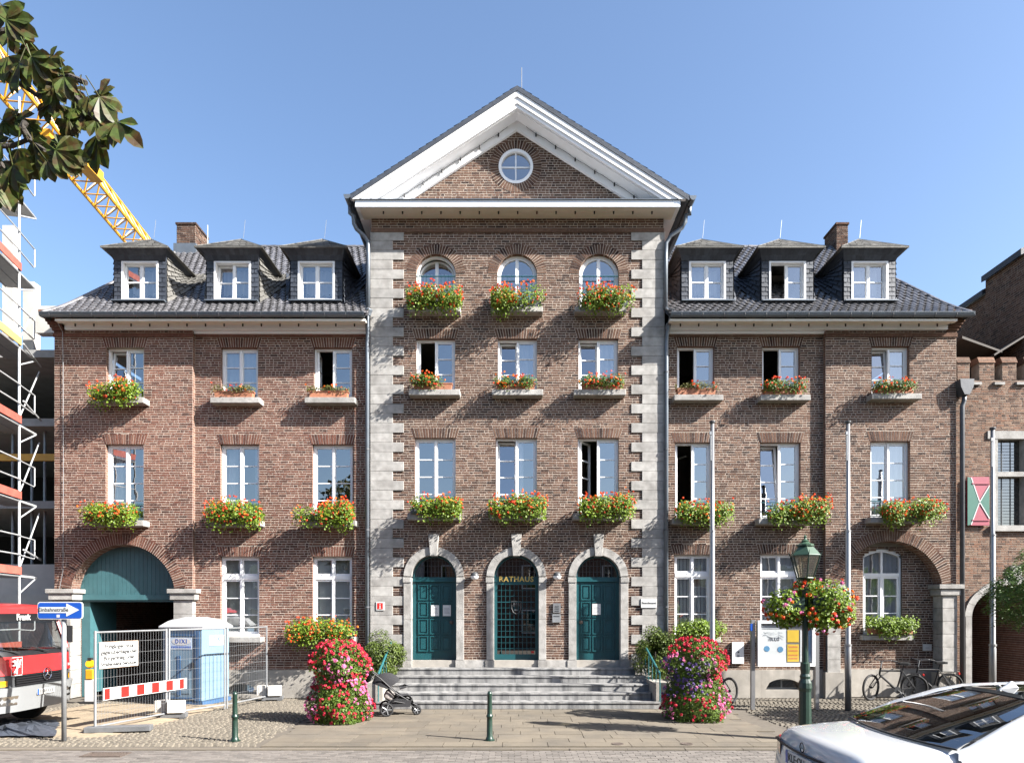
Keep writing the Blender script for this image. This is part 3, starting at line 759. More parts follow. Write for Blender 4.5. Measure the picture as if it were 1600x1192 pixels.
# arched top windows
for a in ARCHW:
    cx, hw, zs, z0 = a['cx'], a['hw'], a['zs'], a['z0']; Yg = .17
    def arcframe(b, ro, ri, y0, y1, zb, n=20):
        pts = [(cx+ro*math.cos(math.pi*i/n), zs+ro*math.sin(math.pi*i/n)) for i in range(n+1)]; pin = [(cx+ri*math.cos(math.pi*i/n), zs+ri*math.sin(math.pi*i/n)) for i in range(n+1)]
        for i in range(n): b.prism([pts[i], pts[i+1], pin[i+1], pin[i]], y0, y1)
        b.box(cx-ro, cx-ri, y0, y1, zb, zs); b.box(cx+ri, cx+ro, y0, y1, zb, zs)
    b = MBs(); arcframe(b, hw, hw-.05, Yg-.05, Yg+.05, z0); b.box(cx-hw+.05, cx+hw-.05, Yg-.045, Yg+.05, z0, z0+.07)
    win = b.build('window', M['white'], TH)
    s = MBs(); arcframe(s, hw-.052, hw-.10, Yg-.035, Yg+.03, z0+.07); s.box(cx-.045, cx+.045, Yg-.04, Yg+.03, z0+.07, zs+hw-.10)
    zm = Z(455); 
    for (u, v) in ((cx-hw+.10, cx-.045), (cx+.045, cx+hw-.10)): s.box(u, v, Yg-.02, Yg+.02, zm-.012, zm+.012)
    fn = None
    if a['state'] == 'tilt':
        Mr = Matrix.Rotation(R(-6), 3, 'X'); pv = Vector((0, Yg+.03, z0)); fn = lambda v: pv + Mr @ (v-pv); s.xform(fn)
    s.build('sash', M['white'], win)
    for sg in (-1, 1):
        ri = hw-.10; P = [(cx+sg*.045, z0+.07), (cx+sg*ri, z0+.07)] + [(cx+sg*ri*math.cos(math.pi/2*i/8), zs+ri*math.sin(math.pi/2*i/8)) for i in range(9)]
        P = [p for p in P if (p[0]-cx)*sg >= .045-1e-6] + [(cx+sg*.045, zs+math.sqrt(ri*ri-.045**2))]
        p = MBs(); p.poly([(x, Yg, z) for x, z in P])
        if fn: p.xform(fn)
        p.build('pane', M['glass'], win)
    blinds(win, 'vblind' if a['state'] == 'tilt' else 'curtain', cx-hw+.04, cx+hw-.04, z0, zs+.2, Yg+.28)
    bevel(MBs().box(cx-hw-.15, cx+hw+.15, -.32, .13, z0-.14, z0-.002).build('sill', M['stone'], win), .01, 1)
    rl = MBs(); zr = Z(432); rl.box(cx-hw, cx+hw, .01, .04, zr, zr+.022); rl.box(cx-hw, cx+hw, .012, .036, z0+.1, z0+.12)
    for k in range(1, 8): x = cx-hw+2*hw*k/8; rl.box(x-.005, x+.005, .016, .026, z0+.12, zr)
    rl.build('window_railing', M['teal'], win)
# round gable window
b = MBs(); n = 32
for i in range(n):
    a0, a1 = 2*math.pi*i/n, 2*math.pi*(i+1)/n; ro, ri = OR_, OR_-.075
    b.prism([(OC[0]+ro*math.cos(a0),OC[1]+ro*math.sin(a0)),(OC[0]+ro*math.cos(a1),OC[1]+ro*math.sin(a1)),(OC[0]+ri*math.cos(a1),OC[1]+ri*math.sin(a1)),(OC[0]+ri*math.cos(a0),OC[1]+ri*math.sin(a0))], -.01, .1)
b.box(OC[0]-.018, OC[0]+.018, .05, .09, OC[1]-ri, OC[1]+ri); b.box(OC[0]-ri, OC[0]+ri, .052, .088, OC[1]-.018, OC[1]+.018)
win = b.build('round_window', M['white'], TH)
for q in range(4):
    p = MBs(); a0 = q*math.pi/2; p.poly([(OC[0],.07,OC[1])]+[(OC[0]+ri*math.cos(a0+math.pi/2*i/8), .07, OC[1]+ri*math.sin(a0+math.pi/2*i/8)) for i in range(9)]); p.build('pane', M['glass'], win)
# interior: floors, back and side walls
b = MBs()
for z in (Z(1042)-.12, Z(838), Z(650), Z(505)+.1, Z(352)):
    x0, x1 = (XA0+.1, XE1-.1) if z < Z(500) else (XC0+.1, XC1-.1)
    if z < 1: x0 = X(306)
    b.box(x0, x1, .32 if z > 1 else .5, 7.9, z-.25, z)
b.box(X(306), XE1-.1, 4.2, 4.3, 0, Z(505)); b.box(XA0+.1, X(306)-.01, 4.2, 4.3, Z(838), Z(505)); b.box(XC0+.1, XC1-.1, 4.2, 4.3, Z(505), Z(352))
for px in (265, 430, 585, 740, 870, 1030, 1150, 1275): b.box(X(px)-.06, X(px)+.06, .5, 4.2, .7, Z(505))
b.box(XC0+.05, XC0+.1, .1, 7, Z(505), Z(345)); b.box(XC1-.1, XC1-.05, .1, 7, Z(505), Z(345))
b.build('interior', M['room'], TH)
# potted plant and lamp seen through open windows
lw = [w for w in W if w['col'] == 7 and w['row'] == 'middle'][0]
MBs().tube((lw['xl']+.55, 1.2, lw['z1']-.15), (lw['xl']+.2, 2.6, lw['z1']-.1), .03).build('ceiling_lamp', M['white'], TH)

# ---- doors
LZ = Z(1042)
for di, d in enumerate(DOORS):
    cx, hi, ho, zs = d['cx'], d['hi'], d['ho'], d['zs']
    # surround stones
    st = []
    for sg in (-1, 1):
        xa, xb = sorted((cx+sg*hi, cx+sg*ho)); zz = [LZ+.20, LZ+.20+(zs-.14-LZ-.20)*.52, zs-.14]
        MBs().box(xa-(.03 if sg<0 else .015), xb+(.03 if sg>0 else .015), -.075, .3, LZ+.002, LZ+.20-.004).build('door_base_stone', M['stone'], TH)
        for k in range(2): bevel(MBs().box(xa, xb, -.055, .3, zz[k]+.003, zz[k+1]-.003).build('door_jamb_stone', M['stone'], TH), .006, 1)
        bevel(MBs().box(xa-(.02 if sg<0 else .0), xb+(.02 if sg>0 else .0), -.075, .3, zs-.14, zs+.004).build('door_impost_stone', M['stone'], TH), .008, 1)
    for (a0, a1) in ((R(2), R(41)), (R(41), R(82)), (R(98), R(139)), (R(139), R(178))):
        b = MBs(); n = 6
        for i in range(n):
            t0 = a0+(a1-a0)*i/n+(.004 if i == 0 else 0); t1 = a0+(a1-a0)*(i+1)/n-(.004 if i == n-1 else 0)
            b.prism([(cx+hi*math.cos(t0),zs+.008+hi*math.sin(t0)),(cx+ho*math.cos(t0),zs+.008+ho*math.sin(t0)),(cx+ho*math.cos(t1),zs+.008+ho*math.sin(t1)),(cx+hi*math.cos(t1),zs+.008+hi*math.sin(t1))], -.055, .3)
        b.build('door_arch_stone', M['stone'], TH)
    kz0, kz1 = zs+hi-.03, Z(835); bevel(MBs().prism([(cx-.095,kz0),(cx+.095,kz0),(cx+.145,kz1),(cx-.145,kz1)], -.11, .2).build('keystone', M['stone'], TH), .008, 1)
    Yd = .24
    dm = MBs()   # door leaf frame
    zt = zs - .01; zl = Z(908)
    if di != 1:
        dm.box(cx-hi, cx+hi, Yd, Yd+.06, LZ, zl)
        dm.box(cx-hi, cx+hi, Yd-.05, Yd+.05, zl, zs+.02); dm.box(cx-hi, cx+hi, Yd-.075, Yd, zl+.0, zl+.045)
        dm.box(cx-hi, cx-hi+.09, Yd-.035, Yd, LZ, zl); dm.box(cx+hi-.09, cx+hi, Yd-.035, Yd, LZ, zl)
        door = dm.build('door', M['teal'], TH)
        # panels: 3 columns x 4 rows of raised frames
        x0, x1 = cx-hi+.13, cx+hi-.13; pw = (x1-x0)/3; pz0, pz1 = LZ+.40, zl-.06; ph = (pz1-pz0)/4
        for r in range(4):
            for c in range(3):
                a, bb = x0+c*pw+.022, x0+(c+1)*pw-.022; e, g_ = pz0+r*ph+.02, pz0+(r+1)*ph-.02; p = MBs(); t = .03
                for (u0,u1,v0,v1) in ((a,bb,e,e+t),(a,bb,g_-t,g_),(a,a+t,e+t,g_-t),(bb-t,bb,e+t,g_-t)): p.box(u0,u1,Yd-.030,Yd,v0,v1)
                p.box(a+.07, bb-.07, Yd-.014, Yd, e+.07, g_-.07); p.build('door_panel', M['teal'], door)
        hx = cx+hi-.15 if di == 0 else cx-hi+.16
        h = MBs(); h.lathe([(0,0),(.045,0),(.055,.02),(.05,.045),(.025,.06),(0,.062)], 14, (hx, Yd, Z(972)), rot=Matrix.Rotation(R(90),3,'X')); h.build('door_handle', M['iron'], door, smooth=True)
    else:
        fw = .085
        dm.box(cx-hi, cx-hi+fw, Yd-.03, Yd+.05, LZ, zl); dm.box(cx+hi-fw, cx+hi, Yd-.03, Yd+.05, LZ, zl)
        dm.box(cx-hi, cx+hi, Yd-.05, Yd+.05, zl, zs+.03); dm.box(cx-hi+fw, cx+hi-fw, Yd-.03, Yd+.05, LZ, LZ+.34); dm.box(cx-hi+fw, cx+hi-fw, Yd-.03, Yd+.05, zl-.08, zl)
        door = dm.build('door', M['teal'], TH)
        gx0, gx1, gz0, gz1 = cx-hi+fw, cx+hi-fw, LZ+.34, zl-.08
        g = MBs()
        for k in range(1, 9): x = gx0+(gx1-gx0)*k/9; g.box(x-.006,x+.006,Yd-.015,Yd+.005,gz0,gz1)
        for k in range(1, 12):
            z = gz0+(gz1-gz0)*k/12; t = .011 if k % 3 == 0 else .005; g.box(gx0,gx1,Yd-.012-(.012 if k%3==0 else 0),Yd+.004,z-t,z+t)
        g.build('door_grille', M['teal'], door)
        MBs().poly([(gx0,Yd+.02,gz0),(gx1,Yd+.02,gz0),(gx1,Yd+.02,gz1),(gx0,Yd+.02,gz1)]).build('pane', M['car_glass'], door)
        # crest on the grille: shield outline with charges
        sz = Z(948); b = MBs(); sh = [(-.13,.16),(.13,.16),(.13,-.04),(.08,-.15),(0,-.19),(-.08,-.15),(-.13,-.04)]
        b.path([(cx+u, Yd-.03, sz+v) for u, v in sh], .013, 6, closed=True)
        b.box(cx-.115,cx+.115,Yd-.04,Yd-.025,sz+.03,sz+.045)
        for u in (-.06,.0,.06): b.prism([(cx+u-.02,sz+.06),(cx+u+.02,sz+.06),(cx+u+.012,sz+.13),(cx+u-.012,sz+.13)],-.04+Yd,Yd-.025)
        b.box(cx-.05,cx+.05,Yd-.04,Yd-.025,sz-.10,sz-.06); b.build('crest', M['grey_plastic'], door)
        MBs().box(cx-.06, cx+.12, Yd-.045, Yd-.03, LZ+.13, LZ+.165).build('letter_slot', M['chrome'], door)
        me = text_me('RATHAUS', .20, M['gold'], .012, .004, spacing=1.12); o = mkobj('lettering', me, door); o.location = (cx, Yd-.062, (zl+zs)/2+.012); o.rotation_euler = (R(90),0,0)
        MBs().box(cx+hi-.2,cx+hi-.12,Yd-.022,Yd-.014,gz0+.03,gz0+.09).build('sticker', M['sign_red'], door)
    # fanlight
    f = MBs(); n = 20; ro, ri = hi+.002, hi-.05
    for i in range(n):
        t0, t1 = math.pi*i/n, math.pi*(i+1)/n
        f.prism([(cx+ro*math.cos(t0),zs+ro*math.sin(t0)),(cx+ro*math.cos(t1),zs+ro*math.sin(t1)),(cx+ri*math.cos(t1),zs+ri*math.sin(t1)),(cx+ri*math.cos(t0),zs+ri*math.sin(t0))], Yd-.03, Yd+.05)
    fan = f.build('fanlight', M['teal'], TH)
    g = MBs()
    for k in range(-5, 6):
        x = k*.1; h = math.sqrt(max(0, ri*ri-x*x)); g.box(cx+x-.005, cx+x+.005, Yd-.01, Yd+.01, zs+.03, zs+h)
    for z in (.17, .33, .47):
        h = math.sqrt(max(0, ri*ri-z*z)); g.box(cx-h, cx+h, Yd-.008, Yd+.008, zs+z-.004, zs+z+.004)
    g.build('leading', M['grey_plastic'], fan)
    MBs().poly([(cx+ri*math.cos(math.pi*i/n), Yd+.02, zs+.02+ri*math.sin(math.pi*i/n)) for i in range(n+1)]).build('pane', M['car_glass'], fan)
    # side returns of the opening
    b = MBs(); b.box(cx-hi-.02, cx-hi, .28, .6, LZ, zs); b.box(cx+hi, cx+hi+.02, .28, .6, LZ, zs); b.build('door_lining', M['dark'], TH)
    for sg in (-1, 1):
        if di < 2 and sg == 1:
            nx = DOORS[di+1]['cx']-DOORS[di+1]['ho']-.02; MBs().box(cx+ho+.031, nx-.031, -.05, .05, LZ+.002, LZ+.195).build('wall_base_stone', M['stone'], TH)
# lower wall under the landing level, central
MBs().box(XC0+.01, XC1-.01, .0, .12, 0, LZ+.19).build('base_wall', M['plinth'], TH)

# ---- steps
SY = [-.38, -.79, -1.20, -1.61, -2.02]; SL = [620, 614, 610, 606, 588]; SRt = [993, 1010, 1015, 1018, 1032]
stp = MBs()
for i in range(5):
    zt = LZ*(5-i)/5; zb = LZ*(4-i)/5; yf = SY[i]; yb = 0.26 if i == 0 else SY[i-1]+.03
    xa = X(SL[i], yf); xb = X(SRt[i], yf); nseg = 4; e = [xa] + [xa+(xb-xa)*(k+wr.uniform(-.12,.12))/nseg for k in range(1, nseg)] + [xb]
    for k in range(nseg):
        b = MBs().box(e[k]+.002, e[k+1]-.002, yf, yb, zb+.002, zt); b.box(e[k]+.002, e[k+1]-.002, yf-.022, yf, zt-.035, zt-.001)
        b.build('step_stone', M['stone_step'], TH)
# stair cheeks / planters beside the steps
for (a, c, nm) in ((582, 606, 0), (1014, 1036, 1)):
    MBs().box(X(a,-1.2), X(c,-1.2), -1.9, -.05, 0, .62).build('planter_wall', M['plinth'], TH)
# handrails
for (pts, sg) in (([(611,1003,-.55),(591,1053,-1.95)], -1), ([(1003,1000,-.55),(1031,1052,-1.95)], 1)):
    p0 = Vector((X(pts[0][0],pts[0][2]), pts[0][2], Z(pts[0][1],pts[0][2]))); p1 = Vector((X(pts[1][0],pts[1][2]), pts[1][2], Z(pts[1][1],pts[1][2])))
    b = MBs(); b.tube(p0, p1, .028, 8)
    for k in range(6):
        p = p0.lerp(p1, k/5); zb = max(.0, LZ*(1-k/5)-.08); b.tube((p.x,p.y,zb), (p.x,p.y,p.z), .016 if k in (0,5) else .010, 6)
    q0 = Vector((p0.x,p0.y,LZ+.1)); q1 = Vector((p1.x,p1.y,.15)); b.tube(q0, q1, .012, 6)
    b.build('handrail', M['teal_rail'], TH, smooth=False)

# ---- gates
g = GATES[0]; cx = g['cx']; xl, xr = cx-g['hw'], cx+g['hw']; Yt = .38
zb = Z(930, Yt)
bm = MBs().box(xl-.02, xr+.02, Yt-.05, Yt+.12, Z(937,Yt), Z(929,Yt)); bm.box(xl-.02, xr+.02, Yt+.0, Yt+.1, Z(940,Yt), Z(937,Yt))
tym = bm.build('gate_tympanum', M['teal_gate'], TH); n = 24
for i in range(n):
    x0 = xl+(xr-xl)*i/n+.003; x1 = xl+(xr-xl)*(i+1)/n-.003; xm = (x0+x1)/2
    f = lambda x: g['cz']+math.sqrt(max(.01, (g['r']+.06)**2-(x-cx)**2))
    MBs().prism([(x0,zb),(x1,zb),(x1,f(x1)),(x0,f(x0))], Yt, Yt+.04).build('plank', M['teal_gate'], tym)
MBs().prism([(xl,zb),(xr,zb)]+[(cx+(g['r']+.05)*math.cos(R(a)), g['cz']+(g['r']+.05)*math.sin(R(a))) for a in range(10,171,10)], Yt+.045, Yt+.06).build('backing', M['dark'], tym)
b = MBs(); b.box(xl+.0, xl+.18, Yt+.05, Yt+.15, 0, zb-.1); b.box(xl+.18, xl+.24, Yt+.05, 1.7, .1, zb-.1); b.build('gate_leaf', M['teal_gate'], TH)
b = MBs(); b.box(xl-.3, xl-.003, .41, 7.8, 0, zb+1.0); b.box(xr+.003, xr+.3, .41, 7.8, 0, zb+1.0); b.box(xl-.3, xr+.3, .5, 7.8, zb+.0, zb+.1); b.box(xl-.3, xr+.3, 7.7, 7.75, 0, zb)
b.build('passage', M['reveal'], TH)
def pier(xa, xb, zc, capdx, side, zb=0.0):
    # stacked stone blocks with a projecting capital
    n = max(3, int(round((zc-.30-zb)/.36)))
    for k in range(n):
        z0 = zb+(zc-.30-zb)*k/n; z1 = zb+(zc-.30-zb)*(k+1)/n
        bevel(MBs().box(xa, xb, -.035-wr.uniform(0,.003), .40, z0+.004, z1-.004).build('pier_stone', M['stone'], TH), .006, 1)
    bevel(MBs().box(xa-capdx*.6, xb+capdx*.6, -.085, .42, zc-.30, zc-.12).build('capital_stone', M['stone'], TH), .012, 1)
    bevel(MBs().box(xa-capdx, xb+capdx, -.13, .44, zc-.118, zc).build('capital_stone', M['stone'], TH), .008, 1)
pier(xr, X(302), g['zsp'], .14, 1); pier(X(83), xl, g['zsp'], .14, -1)
g = GATES[1]; cx = g['cx']; xl, xr = cx-g['hw'], cx+g['hw']
pier(xr, X(1494.5), g['zsp'], .14, 1, 0); pier(X(1292), xl, g['zsp'], .14, -1, 0)
MBs().box(X(1300)-.2, xl+.08, -.055, .3, 0, PLZ-.05).build('pier_base_stone', M['plinth'], TH); MBs().box(xr-.1, X(1497), -.055, .3, 0, PLZ-.05).build('pier_base_stone', M['plinth'], TH)
# recessed wall of the right arch with segmental window
YR = .40
rb = MB(); rm = MB()
wl, wrr, wz1, wz0 = X(1348.5,YR), X(1409,YR), Z(868,YR), Z(992,YR); wc = (wl+wrr)/2; whw = (wrr-wl)/2; wra = (whw**2+.18**2)/(2*.18); wcz = wz1+.18-wra
def blkR(zc):
    if wz0 < zc < wz1: return [(wl, wrr)]
    d = wra**2-(zc-wcz)**2
    if zc >= wz1 and zc < wz1+.18 and d > 0: h = math.sqrt(d); return [(wc-min(h,whw), wc+min(h,whw))]
    return []
fill(xl-.1, xr+.1, PLZ, g['cz']+g['r']+.1, YR, blkR, 0, rb, rm)
pass
rm.build('recess_wall', [M['mortar'], M['reveal']], TH); rb.build('recess_brickwork', M['brick'], TH, kind='stuff')
plinth_run(xl, xr, YR)
b = MBs(); f = .05; Yg = YR+.10
b.box(wl,wl+f,Yg-.05,Yg+.05,wz0,wz1); b.box(wrr-f,wrr,Yg-.05,Yg+.05,wz0,wz1); b.box(wl+f,wrr-f,Yg-.05,Yg+.05,wz0,wz0+.07); zt = Z(898,YR); b.box(wl+f,wrr-f,Yg-.055,Yg+.05,zt-.05,zt+.05); b.box(wc-.03,wc+.03,Yg-.058,Yg+.04,wz0+.07,wz1+.15)
for i in range(10):
    xa = wl+(wrr-wl)*i/10; xb = wl+(wrr-wl)*(i+1)/10; h = lambda x: wcz+math.sqrt(max(.01,wra**2-(x-wc)**2))
    b.prism([(xa,h(xa)-.08),(xb,h(xb)-.08),(xb,h(xb)+.01),(xa,h(xa)+.01)], Yg-.05, Yg+.05)
win = b.build('window', M['white'], TH)
for (a, c) in ((wl+f, wc-.03), (wc+.03, wrr-f)):
    sash_parts(win, a, c, wz0+.07, zt-.05, Yg, 3)
    MBs().poly([(a,Yg,zt+.05),(c,Yg,zt+.05),(c,Yg,h(c)-.05),(a,Yg,h(a)-.05)]).build('pane', M['glass'], win)
blinds(win, 'curtain', wl+.02, wrr-.02, wz0, wz1+.15, Yg+.16)
MBs().box(wl-.1, wrr+.25, YR-.16, YR+.05, wz0-.13, wz0-.002).build('sill', M['stone'], win)
b = MBs(); b.box(wl-.3,wrr+.3,Yg+.6,Yg+.65,wz0-.5,wz1+.6); b.build('interior_screen', M['room'], TH)
# ================================================================ roofs
def shingles(mb, f, rows, cols, lift=.02, flip=1, mi=0, jit=.004, seed=1, vend=1.0):
    rr = random.Random(seed)
    for r in range(rows):
        v0 = r/rows; v1 = min((r+1.25)/rows, vend)
        off = .5 if r % 2 else 0.0
        n = cols(v0) if callable(cols) else cols
        for c in range(-1, n+1):
            u0 = max(0, (c+off)/n); u1 = min(1, (c+1+off)/n)
            if u1 - u0 < .02/n: continue
            g = .04/n
            a, b_, c_, d = f(u0+g,v0), f(u1-g,v0), f(u1-g,v1), f(u0+g,v1)
            nn = (b_-a).cross(d-a)
            if nn.length < 1e-9: continue
            nn.normalize(); nn *= flip
            l = lift + rr.uniform(-jit, jit)
            mb.poly([a+nn*l, b_+nn*l, c_+nn*.003, d+nn*.003], mi)
            mb.poly([a-nn*.004, b_-nn*.004, b_+nn*l, a+nn*l], mi)
ZE = Z(490,-.5)
def roofz(Y):
    if Y > .3: return 10.95 + .951*(Y-.3)
    t = (.3-Y)/.8; return 10.95 - (10.95-ZE)*(t*1.14 - .14*t*t) if t < 1.2 else ZE
YRI = 4.0; ZRI = roofz(YRI); HK = .38
def wing_roof(xg, xin, sg, name):
    """xg outer gutter end, xin inner end at the centre block"""
    xo = lambda Y: xg - sg*HK*(Y+.5)
    base = MBs(); ys = [-.5,-.25,0,.3,1,2,3,YRI]
    base.grid([[(xo(y), y, roofz(y)-.05), (xin, y, roofz(y)-.05)] for y in ys])
    base.grid([[(xo(YRI), YRI, ZRI-.05), (xin, YRI, ZRI-.05)], [(xg, 8.5, ZE-.05), (xin, 8.5, ZE-.05)]])
    base.grid([[(xo(y), y, roofz(y)-.06), (xo(y), 8-y, roofz(y)-.06)] for y in ys])
    roof = base.build('roof', M['roof_back'], TH)
    t = MBs(); rr = random.Random(5 if sg < 0 else 6)
    # rows of pantiles up the front slope
    Ylist = [-.56]; 
    while Ylist[-1] < YRI-.05:
        y = Ylist[-1]; sl = 1/math.sqrt(1+.9**2); Ylist.append(y + .205*sl)
    w = .205
    for k in range(len(Ylist)-1):
        y0, y1 = Ylist[k], min(Ylist[k+1]+.05, YRI)
        xa, xb = sorted((xo(y0), xin)); x = xa + (w*.5 if k % 2 else 0)
        z0, z1 = roofz(y0), roofz(y1); nv = Vector((0, -(z1-z0), y1-y0)).normalized()
        while x < xb - .03:
            j = rr.uniform(-.004,.004); us = [0,.22,.5,.78,1.0]; hs = [.020,.0,.0,.036,.030]; P0 = []; P1 = []
            for u, h in zip(us, hs):
                sag = -.035 if u == .5 else (-.02 if u in (.22,.78) else .01)   # rounded lower edge
                yy = y0 + sag*.6; p = Vector((min(x+u*w, xb), yy, roofz(yy)))
                P0.append(p + nv*(h+.036+j)); P1.append(Vector((min(x+u*w, xb), y1, z1)) + nv*(h+.008+j))
            for q in range(4):
                t.poly([P0[q],P0[q+1],P1[q+1],P1[q]]); t.poly([P0[q]-nv*.024,P0[q+1]-nv*.024,P0[q+1],P0[q]])
            x += w
    t.build('roof_tiles', M['tile'], roof, kind='stuff')
    h = MBs()
    f = lambda u, v: Vector((xo(-.5+4.5*v)+sg*.02, (-.5+4.5*v) + u*(9.0-9.0*v-.001), roofz(-.5+4.5*v)))
    shingles(h, f, 26, lambda v: max(3, int(40*(1-v))), .02, -sg)
    h.build('hip_slates', M['slate_roof'], roof, kind='stuff')
    r = MBs()
    n = int(abs(xin-xo(YRI))/.33)
    for k in range(n):
        a = xo(YRI)+(xin-xo(YRI))*k/n; c = xo(YRI)+(xin-xo(YRI))*(k+1)/n; r.tube((a,YRI,ZRI+.0),(c,YRI,ZRI+.0),.075,8,r2=.085)
    m = 20
    for k in range(m):
        y0 = -.5+4.5*k/m; y1 = -.5+4.5*(k+1)/m; r.tube((xo(y0),y0,roofz(y0)+.01),(xo(y1),y1,roofz(y1)+.02),.07,8,r2=.06)
    r.build('ridge_tiles', M['tile'], roof)
    return roof
RL = wing_roof(X(66,-.5), XC0-.0, -1, 'left'); RR_ = wing_roof(X(1518,-.5), XC1+.0, 1, 'right')

# ---- dormers
def dormer(cx, state, frontx, mirror_cheek, rodpx=None):
    yd = .25; zb = Z(471,yd); wz1 = Z(409,yd); hw = .51; fw = .72; zt = 12.34
    body = MBs()
    body.box(cx-fw, cx-hw, yd, yd+.25, zb-.25, zt-.02); body.box(cx+hw, cx+fw, yd, yd+.25, zb-.25, zt-.02); body.box(cx-hw, cx+hw, yd, yd+.25, wz1, zt-.02); body.box(cx-hw,cx+hw,yd,yd+.25,zb-.3,zb)
    D = body.build('dormer', M['slate'], TH)
    s = MBs()
    for (a, c) in ((cx-fw, cx-hw-.0), (cx+hw+.0, cx+fw)):
        shingles(s, lambda u, v: Vector((a+(c-a)*u, yd-.002, zb-.1+(wz1+.05-zb+.1)*v)), 10, 1, .02, 1, jit=.006)
    # flared header
    f = lambda u, v: Vector((cx+(2*u-1)*(fw+.16*v*v), yd-.01-.28*v*v, wz1+.02+(zt-wz1-.02)*v))
    shingles(s, f, 2, 13, .016, 1)
    s.grid([[f(u/8, v/4) for u in range(9)] for v in range(5)])
    for sg in (-1, 1):   # flared side headers
        g = lambda u, v: Vector((cx+sg*(fw+.16*v*v), yd-.01-.28*v*v + u*(1.5), wz1+.02+(zt-wz1-.02)*v))
        s.grid([[g(u/4, v/4) for u in range(5)] for v in range(5)])
    s.build('slate_facing', M['slate'], D, kind='stuff')
    # cheeks sweeping onto the main roof
    ck = MBs(); yback = .3+(zt-10.95)/.951
    for sg in (-1, 1):
        def f(u, v, sg=sg):
            z_top = zt-.02; y = yd + (yback+.15-yd)*u
            zr = max(roofz(y)+.02, zb-.12); zz = zr + (max(z_top, zr+.02)-zr)*v
            out = .62*(1-v)**2.4*(u**.8)
            yy = y; x = cx+sg*(fw+out)
            zz2 = zz if v > 0 else zr
            return Vector((x, yy - .10*(1-v)*u, max(zz2, roofz(yy-.10*(1-v)*u)+.03)))
        shingles(ck, lambda u, v: f(u, v), 9, 4, .042, -sg if False else (1 if sg > 0 else -1), seed=3)
        ck.grid([[f(u/10, v/10)-Vector((sg*.02,0,0)) for u in range(11)] for v in range(11)])
    ck.build('cheek', M['slate_roof'] if mirror_cheek else M['slate'], D, kind='stuff')
    # hipped roof
    ro = MBs(); ap = Vector((cx, .85, 13.02)); yb2 = .3+(13.02-10.95)/.951; ymain = .3+(zt-10.95)/.951
    A, B = Vector((cx-.92,-.06,zt)), Vector((cx+.92,-.06,zt)); C, E = Vector((cx+.92,ymain,zt)), Vector((cx-.92,ymain,zt)); rk = Vector((cx, yb2, 13.02))
    lp = lambda P, Q, t: P+(Q-P)*t
    shingles(ro, lambda u, v: lp(lp(A,B,u), ap, v*.98), 6, lambda v: max(2,int(9*(1-v))), .018, 1)
    shingles(ro, lambda u, v: lp(lp(B,C,u), lp(ap,rk,u), v*.98), 6, 8, .018, 1); shingles(ro, lambda u, v: lp(lp(E,A,u), lp(rk,ap,u), v*.98), 6, 8, .018, 1)
    dz = Vector((0,0,-.012))
    ro.poly([A+dz,B+dz,ap+dz]); ro.poly([B+dz,C+dz,rk+dz,ap+dz]); ro.poly([E+dz,A+dz,ap+dz,rk+dz]); ro.poly([A+dz*2,E+dz*2,C+dz*2,B+dz*2])
    ro.box(cx-.925,cx+.925,-.065,-.045,zt-.035,zt+.02); ro.tube(ap,rk,.03,6); ro.tube(A,ap,.02,6); ro.tube(B,ap,.02,6)
    ro.build('dormer_roof', M['slate_roof'], D, kind='stuff')
    fr = MBs(); F = .05; y0, y1 = yd-.03, yd+.16
    fr.box(cx-hw,cx-hw+F,y0,y1,zb,wz1); fr.box(cx+hw-F,cx+hw,y0,y1,zb,wz1); fr.box(cx-hw+F,cx+hw-F,y0,y1,wz1-F*.8,wz1); fr.box(cx-hw+F,cx+hw-F,y0,y1,zb,zb+.06)
    fr.box(cx-.025,cx+.025,yd+.07,yd+.15,zb+.06,wz1-F*.8); MBs().box(cx-hw-.22,cx+hw+.22,y0-.12,y0+.02,zb-.035,zb-.005).build('dormer_ledge', M['zinc'], D)
    fr.build('window_frame', M['white'], D)
    sash_parts(D, cx-hw+F+.002, cx-.004, zb+.062, wz1-F*.8-.002, yd+.11, 2, state, 'L', fw=.05)
    sash_parts(D, cx+.004, cx+hw-F-.002, zb+.062, wz1-F*.8-.002, yd+.11, 2, 'closed', 'R', fw=.05)
    MBs().box(cx-fw+.02,cx+fw-.02,yd+1.2,yd+1.25,zb-.2,zt-.05).build('room_back', M['room'], D)
    if state != 'open': blinds(D, 'curtain', cx-hw+.12, cx+hw-.12, zb+.05, wz1-.1, yd+.35)
    MBs().tube((cx+.05,.88,13.08),(cx+.10,.89,13.6),.006,5).build('lightning_rod', M['galv'], D)
for (px, st, mc) in ((219,'closed',True),(363.5,'tilt',True),(494.5,'closed',False),(1105,'closed',False),(1230,'open',False),(1358.5,'closed',False)):
    dormer(X(px,.25), st, 0, mc)

